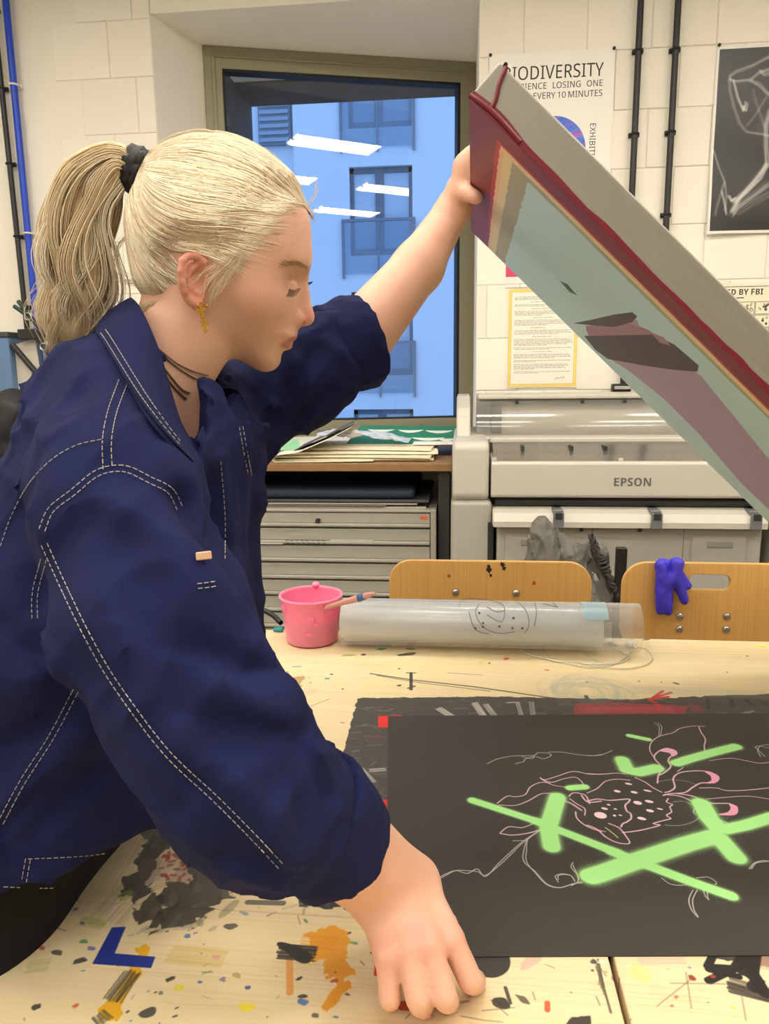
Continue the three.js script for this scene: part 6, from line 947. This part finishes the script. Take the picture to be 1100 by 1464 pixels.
// ---- arms and hands (room coordinates)
const chain = (pts) => (p) => { let d = 1e3; for (let i = 0; i < pts.length - 1; i++) d = Math.min(d, capsule(p, pts[i][0], pts[i + 1][0], pts[i][1], pts[i + 1][1])); return d; };
const bend = (a, b, l1, l2, dir) => { const d = b.clone().sub(a), L = Math.min(d.length(), (l1 + l2) * 0.999), u = d.clone().normalize(), x = (l1 * l1 - l2 * l2 + L * L) / (2 * L), h = Math.sqrt(Math.max(l1 * l1 - x * x, 0)), n = dir.clone().addScaledVector(u, -dir.dot(u)).normalize(); return a.clone().addScaledVector(u, x).addScaledVector(n, h); };
const nailBits = [];
const nearHand = (() => {
  const tips = [[560, 1426], [605, 1437], [642, 1429], [680, 1402]].map(([x, y]) => onY(x, y, TY + 0.0095)), mcp = [[553, 1366, 0.812], [583, 1354, 0.817], [614, 1350, 0.818], [645, 1342, 0.814]].map(([x, y, h]) => onY(x, y, h));
  const wr = [onY(537, 1278, 0.822), onY(556, 1268, 0.832), onY(575, 1262, 0.832), onY(594, 1258, 0.824)], fore = at(478, 1198, 0.60), toward = V(0.1, 0.35, 1).normalize(), f = [];
  tips.forEach((t, i) => {
    const pip = bend(mcp[i], t, [0.030, 0.035, 0.037, 0.034][i], [0.036, 0.040, 0.041, 0.039][i], toward), dip = pip.clone().lerp(t, 0.52).add(V(0, 0.002, 0.004)), k = i === 0 ? 0.88 : 1;
    f.push(chain([[arr(mcp[i]), 0.0106 * k], [arr(pip), 0.0102 * k], [arr(dip), 0.0098 * k], [arr(t), 0.0092 * k]]));
    const dirN = t.clone().sub(dip).normalize(), face = toward.clone().addScaledVector(dirN, -toward.dot(dirN)).normalize(), c = t.clone().addScaledVector(dirN, 0.001).addScaledVector(face, 0.0086 * k), g = new THREE.SphereGeometry(1, 14, 10).scale(0.0056 * k, 0.0068, 0.0016); g.applyMatrix4(new THREE.Matrix4().makeBasis(dirN.clone().cross(face).normalize(), dirN, face)); g.translate(c.x, c.y, c.z); nailBits.push(g);
  });
  const thumb = chain([[arr(onY(598, 1290, 0.80)), 0.015], [arr(V(-0.012, 0.785, -0.585)), 0.0125], [arr(V(-0.02, 0.768, -0.572)), 0.0105]]);
  const palm = mcp.map((m, i) => [arr(wr[i]), arr(m), 0.0165, 0.0112]);
  const arm = [[arr(wr[1].clone().lerp(wr[2], 0.5).add(V(0, -0.012, 0))), arr(fore), 0.027, 0.036], [arr(wr[0]), arr(at(462, 1212, 0.612)), 0.018, 0.026], [arr(wr[3]), arr(at(495, 1188, 0.60)), 0.018, 0.026]];
  const fld = (p) => { let d = 1e3; for (const [a, b, ra, rb] of palm) d = smin(d, capsule(p, a, b, ra, rb), 0.012); for (const [a, b, ra, rb] of arm) d = smin(d, capsule(p, a, b, ra, rb), 0.018); d = smin(d, thumb(p), 0.008); for (const g of f) { d = smin(d, g(p), 0.0030); } return d; };
  const g = meshField(fld, [-0.20, 0.748, -0.74], [0.06, 0.94, -0.46], 0.0026);
  return paint(g, (x, y, z) => { let c = mix3(SKIN, REDDER, 0.12 + 0.12 * vn(x * 80, y * 80, z * 80)); for (const m of mcp) c = mix3(c, lin('#d98d7c'), 0.55 * Math.exp(-(((x - m.x) ** 2 + (y - m.y) ** 2 + (z - m.z) ** 2) / 0.00018))); for (const t of tips) c = mix3(c, lin('#dd8f80'), 0.45 * Math.exp(-(((x - t.x) ** 2 + (y - t.y) ** 2 + (z - t.z) ** 2) / 0.0004))); return c; });
})();
const farHand = (() => {
  const sI = [0.300, 0.323, 0.346, 0.368], fs = sI.map((s, i) => { const k = [1, 1, 0.97, 0.86][i]; return chain([[arr(screenPoint(-0.017, s, 0.033)), 0.0118 * k], [arr(screenPoint(0.004, s, 0.0505)), 0.0108 * k], [arr(screenPoint(0.030, s, 0.0485)), 0.0098 * k], [arr(screenPoint(0.048, s, 0.0405)), 0.0085 * k]]); });
  const wrist = at(648, 300, 0.985), el = at(520, 476, 0.935), mid = at(598, 382, 0.965), thumb = chain([[arr(at(652, 308, 0.975)), 0.0145], [arr(screenPoint(-0.012, 0.318, -0.013)), 0.0125], [arr(screenPoint(0.006, 0.298, -0.0125)), 0.0110], [arr(screenPoint(0.020, 0.288, -0.0095)), 0.0085]]);
  const palm = sI.map((s, i) => [arr(wrist.clone().addScaledVector(SCR.S, (i - 1.5) * 0.010)), arr(screenPoint(-0.019, s, 0.026)), 0.0165, 0.0135]).concat([[arr(screenPoint(-0.021, 0.31, 0.012)), arr(screenPoint(-0.022, 0.36, 0.012)), 0.015, 0.015]]);
  const arm = [[arr(wrist), arr(mid), 0.0225, 0.0325], [arr(mid), arr(el), 0.0325, 0.0415]];
  const fld = (p) => { let d = 1e3; for (const [a, b, ra, rb] of palm) d = smin(d, capsule(p, a, b, ra, rb), 0.012); for (const [a, b, ra, rb] of arm) d = smin(d, capsule(p, a, b, ra, rb), 0.012); d = smin(d, thumb(p), 0.007); for (const g of fs) d = smin(d, g(p), 0.005); return d; };
  const c = wrist, g = meshField(fld, [-0.24, 1.26, -1.12], [0.10, 1.72, -0.84], 0.0032);
  return paint(g, (x, y, z) => mix3(SKIN, REDDER, 0.15 + 0.12 * vn(x * 80, y * 80, z * 80)));
})();
const mSkin = std('#ffffff', 0.52, { physical: true, vertexColors: true, bumpMap: rep(grainBump, 22), bumpScale: 0.00025, sheen: 0.15, sheenRoughness: 0.6, sheenColor: new THREE.Color('#e8b8a0') });
const body = obj('body', asPart(join([headGeo, earGeo, nearHand, farHand].map(boxUV))), mSkin, person);
const mNail = std('#e3aa98', 0.3); for (const g of nailBits) obj('fingernail', asPart(g), mNail, body);

// ---- lashes, brows
{
  const dark = std('#2e241f', 0.7), gs = [], P = (px, py, z) => V(...hp(px, py, z)), lidA = [[400.5, 409.5, 0.040], [405, 413, 0.0405], [411, 414.5, 0.0385], [417, 413, 0.035], [423, 409.5, 0.029]].map((q) => P(...q));
  const curve = new THREE.CatmullRomCurve3(lidA); gs.push(tube(lidA, 0.00055, 24, 6)); const R = rng(21);
  for (let k = 0; k < 26; k++) { const t = k / 25, a = curve.getPoint(t), l = 0.0046 + 0.0036 * Math.sin(t * 3.1) + R() * 0.001, dir = V(mix(-0.25, 0.75, t), -0.55, 0.35).normalize(); gs.push(tube([a, a.clone().addScaledVector(dir, l * 0.5).add(V(0, -0.0005, 0)), a.clone().addScaledVector(dir, l).add(V(0.0008, 0.0006, 0))], 0.00022, 4, 4)); }
  for (let k = 0; k < 8; k++) { const a = P(434 + k * 0.5, 409 - k * 0.6, -0.021 - k * 0.0006); gs.push(bar(a, a.clone().add(V(0.0075, 0.0012 + R() * 0.001, 0.001)), 0.0003, 4)); }
  obj('eyelashes', asPart(join(gs).applyMatrix4(headM)), dark, body);
  const bs = [], bc = new THREE.CatmullRomCurve3(browLine.map((q) => V(q[0], q[1], q[2])));
  const surf = (x, y) => { let lo = 0, hi = 0.09; for (let i = 0; i < 22; i++) { const m = (lo + hi) / 2; headField([x, y, m]) < 0 ? lo = m : hi = m; } return lo; };
  for (let k = 0; k < 70; k++) { const t = R(), a = bc.getPoint(t); a.y += (R() - 0.5) * 0.004; a.x += (R() - 0.5) * 0.002; a.z = surf(a.x, a.y) + 0.0002; const b = a.clone().add(V(-0.004, 0.0012 + R() * 0.001, 0)); b.z = surf(b.x, b.y) + 0.0006; bs.push(bar(a, b, 0.00022, 4)); }
  obj('eyebrow', asPart(join(bs).applyMatrix4(headM)), std('#a98a68', 0.8), body);
}

// ---- hair: a close cap plus combed strands, gathered into a ponytail
const HAIR = ['#efe1c6', '#e6d4b3', '#d8c4a0', '#f3e9d4', '#c8b08a', '#ecdfca'].map(lin);
const capPoly = [[452, 296, 0.0], [441, 300, 0.0], [428, 290, 0.02], [406, 291, 0.035], [384, 302, 0.05], [370, 324, 0.058], [354, 346, 0.065], [336, 366, 0.07], [322, 386, 0.073], [316, 404, 0.074], [306, 402, 0.075], [300, 380, 0.076], [288, 362, 0.078], [266, 360, 0.078], [254, 376, 0.078], [254, 402, 0.075], [258, 425, 0.07], [246, 440, 0.06], [225, 446, 0.03], [205, 440, 0.0], [165, 420, 0], [150, 300, 0], [190, 190, 0], [270, 165, 0], [360, 180, 0], [440, 240, 0]].map((q) => hp(...q));
const capIn = table((x, y) => signedIn(x, y, capPoly));
const capT = (x, y) => 0.0115 * sstep(0.003, 0.030, capIn(x, y)) - 0.0016;
const capField = (p) => { const q = mir(p); return headShape(q[0], q[1], q[2]) - capT(q[0], q[1]) + 0.0008 * vn(q[0] * 40, q[1] * 160, q[2] * 60); };
const capZ = (x, y, extra) => { const t = Math.max(capT(x, y), 0.0003) + extra, s = HD / headW(x, y), e = Math.max(HD - headD(x, y), 0), k = (HD + t) ** 2 - e * e; return k > 0 ? Math.sqrt(k) / s : 0; };
const mHair = std('#ffffff', 0.5, { physical: true, vertexColors: true, sheen: 0.25, sheenRoughness: 0.4, sheenColor: new THREE.Color('#f0e0bc') });
const capGeo = meshField(capField, [-0.16, -0.12, -0.1], [0.115, 0.15, 0.1], 0.0026);
paint(capGeo, (x, y, z) => { const k = 0.5 + 0.5 * vn(x * 30 + 5, y * 190 + x * 40, z * 60); return mix3(lin('#c6ae86'), lin('#dcc8a2'), k); });
capGeo.applyMatrix4(headM);
// one strand: a thin tapering three sided tube
function strandMesh(list) {
  const pos = [], nor = [], col = [], idx = [];
  for (const { pts, r, c, taper = 0.35 } of list) {
    const n = pts.length, base = pos.length / 3, t = V(), a = V(), b = V();
    for (let i = 0; i < n; i++) {
      t.copy(pts[Math.min(n - 1, i + 1)]).sub(pts[Math.max(0, i - 1)]).normalize(); a.set(0.31, 0.17, 0.93).cross(t).normalize(); b.copy(t).cross(a);
      const rr = r * (i === n - 1 ? 0.15 : 1 - (1 - taper) * Math.max(0, i / (n - 1) - 0.6) / 0.4) * Math.min(1, 0.3 + i * 0.25);
      for (let k = 0; k < 3; k++) { const an = k * 2.0944, nx = a.x * Math.cos(an) + b.x * Math.sin(an), ny = a.y * Math.cos(an) + b.y * Math.sin(an), nz = a.z * Math.cos(an) + b.z * Math.sin(an); pos.push(pts[i].x + nx * rr, pts[i].y + ny * rr, pts[i].z + nz * rr); nor.push(nx, ny, nz); col.push(...c); }
    }
    for (let i = 0; i < n - 1; i++) for (let k = 0; k < 3; k++) { const p = base + i * 3 + k, q = base + i * 3 + (k + 1) % 3; idx.push(p, q, p + 3, q, q + 3, p + 3); }
  }
  const g = new THREE.BufferGeometry(); g.setAttribute('position', new THREE.Float32BufferAttribute(pos, 3)); g.setAttribute('normal', new THREE.Float32BufferAttribute(nor, 3)); g.setAttribute('color', new THREE.Float32BufferAttribute(col, 3)); g.setIndex(idx);
  return g;
}
{
  const R = rng(404), list = [], tone = (k) => { const c = HAIR[(R() * HAIR.length) | 0], j = 0.86 + R() * 0.28; return c.map((v) => v * j); };
  // guides in the profile plane, front of the hairline to the band; table rows from the top of the head down
  const front = [[[444, 302, 0], [424, 262, 0], [385, 220, 0], [310, 190, 0], [240, 203, 0], [201, 232, 0]], [[435, 295, 0.012], [410, 268, 0.03], [365, 235, 0.04], [295, 210, 0.045], [235, 215, 0.03], [200, 236, 0.005]], [[421, 290, 0.025], [392, 280, 0.045], [345, 256, 0.058], [285, 240, 0.06], [232, 235, 0.04], [200, 240, 0.01]], [[404, 292, 0.038], [375, 292, 0.055], [330, 275, 0.07], [275, 265, 0.072], [228, 256, 0.05], [200, 246, 0.012]], [[387, 303, 0.052], [356, 300, 0.065], [315, 300, 0.075], [265, 292, 0.074], [224, 275, 0.05], [199, 251, 0.012]], [[370, 328, 0.064], [342, 325, 0.072], [305, 324, 0.077], [258, 316, 0.074], [219, 294, 0.048], [198, 256, 0.012]], [[348, 352, 0.071], [322, 346, 0.075], [290, 343, 0.078], [250, 336, 0.072], [212, 310, 0.045], [196, 262, 0.01]], [[326, 382, 0.074], [306, 370, 0.076], [280, 357, 0.078], [244, 352, 0.07], [206, 322, 0.04], [194, 268, 0.008]]];
  const back = [[[256, 378, 0.077], [244, 368, 0.074], [222, 350, 0.06], [203, 322, 0.04], [193, 290, 0.02], [193, 266, 0.006]], [[252, 408, 0.072], [238, 398, 0.07], [214, 374, 0.052], [195, 336, 0.03], [187, 296, 0.015], [190, 264, 0.004]], [[244, 440, 0.055], [222, 420, 0.045], [202, 388, 0.03], [188, 344, 0.015], [183, 298, 0.006], [189, 262, 0]], [[222, 446, 0.02], [204, 424, 0.015], [190, 386, 0.008], [182, 340, 0], [181, 298, 0], [188, 260, 0]]];
  const toPts = (rows) => rows.map((r) => r.map((q) => hp(...q)));
  let thin = false;
  const comb = (rows, count, side, jit, ext) => {
    const G = toPts(rows);
    for (let k = 0; k < count; k++) {
      const s = R() * (G.length - 1), i = Math.min(G.length - 2, s | 0), f = s - i, row = G[i].map((a, j) => [mix(a[0], G[i + 1][j][0], f), mix(a[1], G[i + 1][j][1], f)]);
      const c = new THREE.CatmullRomCurve3(row.map(([x, y]) => V(x, y, 0))), t0 = thin ? -0.20 * R() : -0.08 + Math.pow(R(), 1.6) * 0.40, t1 = 1 - R() * R() * 0.12, n = 18, pts = [], ph = R() * 6, am = jit * (0.4 + R()), lift = ext * R();
      for (let j = 0; j < n; j++) { const t = mix(t0, t1, j / (n - 1)), p = t < 0 ? c.getPoint(0).addScaledVector(c.getTangent(0), t * 0.16) : c.getPoint(t), w = am * Math.sin(t * 7 + ph) * Math.sin(t * Math.PI); const x = p.x + w * 0.4, y = p.y + w; pts.push(V(x, y, side * (capZ(x, y, 0.0002 + lift * Math.sin(j / (n - 1) * Math.PI) * 0.9)))); }
      list.push({ pts, r: (0.00032 + R() * 0.00042) * (thin ? 0.5 : 1), c: tone() });
    }
  };
  comb(front, 1500, 1, 0.0022, 0.0022); comb(front.slice(0, 5), 420, -1, 0.0022, 0.002); comb(back, 620, 1, 0.003, 0.002); comb(back, 160, -1, 0.003, 0.002); thin = true; comb(front.slice(2), 260, 1, 0.003, 0.0012); thin = false;
  // wisps: across the ear, at the temple, over the forehead, at the nape
  const wisp = (pts, n, spread, r = 0.00028) => { for (let k = 0; k < n; k++) { const c = new THREE.CatmullRomCurve3(pts.map(([x, y, z]) => V(...hp(x + (R() - 0.5) * spread, y + (R() - 0.5) * spread, z + (R() - 0.5) * 0.004)))); list.push({ pts: c.getPoints(16), r: r * (0.6 + R() * 0.7), c: tone() }); } };
  wisp([[345, 360, 0.074], [320, 382, 0.079], [300, 400, 0.083], [285, 418, 0.087]], 16, 13, 0.0002); wisp([[350, 366, 0.073], [330, 390, 0.078], [312, 412, 0.080], [300, 432, 0.080]], 22, 15, 0.0002); wisp([[335, 380, 0.075], [318, 398, 0.079], [303, 420, 0.081], [298, 440, 0.079]], 12, 13, 0.0002); wisp([[320, 372, 0.078], [295, 388, 0.085], [278, 400, 0.089], [262, 412, 0.087]], 8, 12, 0.00018);
  wisp([[436, 296, 0.004], [446, 288, 0.004], [453, 268, 0.003], [449, 255, 0.002]], 7, 5, 0.00022); wisp([[440, 300, 0], [446, 304, 0.002], [447, 318, 0.003]], 12, 5, 0.00022); wisp([[420, 262, 0.002], [440, 262, 0.006], [452, 250, 0.006]], 4, 8, 0.0002); wisp([[410, 250, 0], [390, 225, 0.004], [350, 205, 0.006], [300, 192, 0.004]], 14, 8, 0.00022); wisp([[330, 200, 0], [290, 187, 0.002], [240, 198, 0.004], [205, 228, 0]], 14, 8, 0.00022);
  wisp([[250, 438, 0.055], [225, 438, 0.045], [190, 446, 0.03], [165, 470, 0.03]], 18, 14); wisp([[230, 430, 0.05], [200, 440, 0.045], [170, 470, 0.05], [150, 500, 0.06], [142, 512, 0.06]], 16, 12); wisp([[225, 420, 0.04], [195, 405, 0.02], [165, 400, 0.02]], 10, 12); wisp([[205, 445, 0.05], [190, 480, 0.07], [215, 510, 0.085], [205, 540, 0.09]], 8, 26, 0.0002); wisp([[195, 330, 0.02], [172, 345, 0.02], [166, 380, 0.02], [185, 395, 0.03]], 10, 8);
  const hair = obj('hair', asPart(join([capGeo, strandMesh(list).applyMatrix4(headM)])), mHair, person); hair.userData.label = 'pale blond hair combed back';
  // ponytail
  const pl = [], core = [[193, 247, 0, 0.012], [168, 236, 0, 0.020], [138, 262, 0, 0.027], [120, 310, 0, 0.028], [114, 365, 0, 0.031], [110, 415, 0, 0.034], [106, 460, 0, 0.031], [102, 506, 0, 0.018]].map(([x, y, z, r]) => [hp(x, y, z), r]);
  const cc = new THREE.CatmullRomCurve3(core.map(([p]) => V(...p))), rad = (t) => { const k = t * (core.length - 1), i = Math.min(core.length - 2, k | 0); return mix(core[i][1], core[i + 1][1], k - i); };
  const clumps = [...Array(46)].map(() => { const a = R() * 6.283, q = Math.sqrt(R()); return { x: q * Math.cos(a), y: q * Math.sin(a), ph: R() * 6.28, am: 0.10 + R() * 0.22, fr: 5 + R() * 5, end: 0.86 + R() * 0.2 - 0.05, c: HAIR[(R() * 6) | 0] }; });
  for (let k = 0; k < 2300; k++) {
    const q = clumps[(R() * clumps.length) | 0], ox = (R() + R() - 1) * 0.26, oy = (R() + R() - 1) * 0.26, n = 26, pts = [], end = clamp(q.end + (R() - 0.5) * 0.12, 0.6, 1.0), fly = R() < 0.05 ? 0.35 : 0;
    for (let j = 0; j < n; j++) { const t = (j / (n - 1)) * end, p = cc.getPoint(t), tg = cc.getTangent(t), sx = V(0, 0, 1), sy = tg.clone().cross(sx).normalize(), r = rad(Math.min(t, 1)) * (1 + fly * t), w = q.am * 1.15 * Math.sin(t * q.fr * 1.3 + q.ph) * t * 1.5, spread = 1 + 0.02 * t; pts.push(p.addScaledVector(sy, r * ((q.x + ox) * spread + w)).addScaledVector(sx, r * 0.95 * ((q.y + oy) * spread + 0.6 * w))); }
    const j = 0.85 + R() * 0.3; pl.push({ pts, r: 0.00034 + R() * 0.00045, c: mix3(q.c, tone(), 0.4).map((v) => v * j * 1.12) });
  }
  const coreF = (p) => { let d = 1e3; for (let i = 0; i < core.length - 1; i++) d = smin(d, capsule(p, core[i][0], core[i + 1][0], core[i][1] * 0.72, core[i + 1][1] * 0.72), 0.01); return d + 0.003 * vn(p[0] * 60, p[1] * 18, p[2] * 60); };
  const cg = meshField(coreF, [-0.26, -0.16, -0.05], [-0.05, 0.16, 0.05], 0.0035); paint(cg, (x, y, z) => mix3(lin('#c6aa7e'), lin('#dcc69c'), 0.5 + 0.5 * vn(x * 160, y * 24, z * 90)));
  const tail = obj('ponytail', asPart(join([cg, strandMesh(pl)]).applyMatrix4(headM)), mHair, hair);
  // band
  const o = V(...hp(195, 244)), ax = V(...hp(205, 250)).sub(V(...hp(180, 236))).normalize(), bg = []; for (let k = 0; k < 7; k++) { const tt = new THREE.TorusGeometry(0.0135 + R() * 0.003, 0.0052, 8, 26); const p = tt.attributes.position; for (let i = 0; i < p.count; i++) { const s = 1 + 0.18 * vn(p.getX(i) * 220, p.getY(i) * 220, k * 3.1); p.setXYZ(i, p.getX(i) * s, p.getY(i) * s, p.getZ(i) * (1 + 0.4 * s)); } tt.computeVertexNormals(); tt.applyQuaternion(new THREE.Quaternion().setFromUnitVectors(V(0, 0, 1), ax)); tt.translate(o.x + ax.x * (k - 3) * 0.0026, o.y + ax.y * (k - 3) * 0.0026, o.z); bg.push(tt); }
  obj('hair_band', asPart(join(bg).applyMatrix4(headM)), std('#15161a', 0.7), hair);
}
// ---- earring and neck cords
{
  const gold = std('#d9a93c', 0.22, { metalness: 1 }), star = (r, x, y, z, a) => { const o = []; for (let i = 0; i < 10; i++) { const q = i % 2 ? r * 0.45 : r, t = i / 10 * 6.283 + a; o.push([q * Math.sin(t), q * Math.cos(t)]); } return extrude(o, 0.0012, 0.0002).translate(x, y, z); };
  const gs = [], P = (px, py) => hp(px, py, 0.082); let last = null;
  for (const [x, y, r, a] of [[287, 444, 0.0052, 0], [290, 454, 0.003, 0.5], [292, 463, 0.0046, 0.3], [294, 471, 0.003, 0.9]]) { const p = P(x, y); gs.push(star(r, ...p, a)); if (last) gs.push(bar(V(...last), V(...p), 0.0004, 5)); last = p; }
  gs.push(place(new THREE.TorusGeometry(0.0028, 0.0005, 6, 16), ...P(286, 437), 0, 1, 0)); gs.push(new THREE.SphereGeometry(0.0016, 10, 8).translate(...P(296, 437))); gs.push(bar(V(...P(293, 471)), V(...P(293.5, 477)), 0.0004, 5));
  obj('earring', asPart(join(gs).applyMatrix4(headM)), gold, person);
  const cords = [], skinF = (p) => headField(p) - 0.0009, A = V(...NB.neckA), B = V(...NB.neckB);
  const loop = (pts, r) => { const q = pts.map(([x, y]) => { const s = sight(x, y); let lo = 0.4, t = 0.4; for (let i = 0; i < 160; i++) { const p = EYE.clone().addScaledVector(s, t).applyMatrix4(headInv), d = skinF(arr(p)); if (d < 0.0003) return p; t += Math.max(d * 0.6, 0.0004) / s.length(); if (t > 1.1) return null; } return null; }).filter(Boolean); if (q.length > 1) cords.push(tube(q, r, 40, 6)); };
  loop([[218, 490], [232, 503], [250, 517], [270, 528], [290, 535], [298, 537]], 0.0007); loop([[226, 502], [240, 514], [258, 528], [278, 540], [290, 543]], 0.0007); loop([[232, 522], [246, 540], [260, 556], [272, 562]], 0.0008); loop([[236, 535], [248, 552], [262, 566], [268, 570]], 0.0009);
  obj('neck_cord', asPart(join(cords).applyMatrix4(headM)), std('#7a5f4a', 0.8), person);
}

renderer.render(scene, camera);
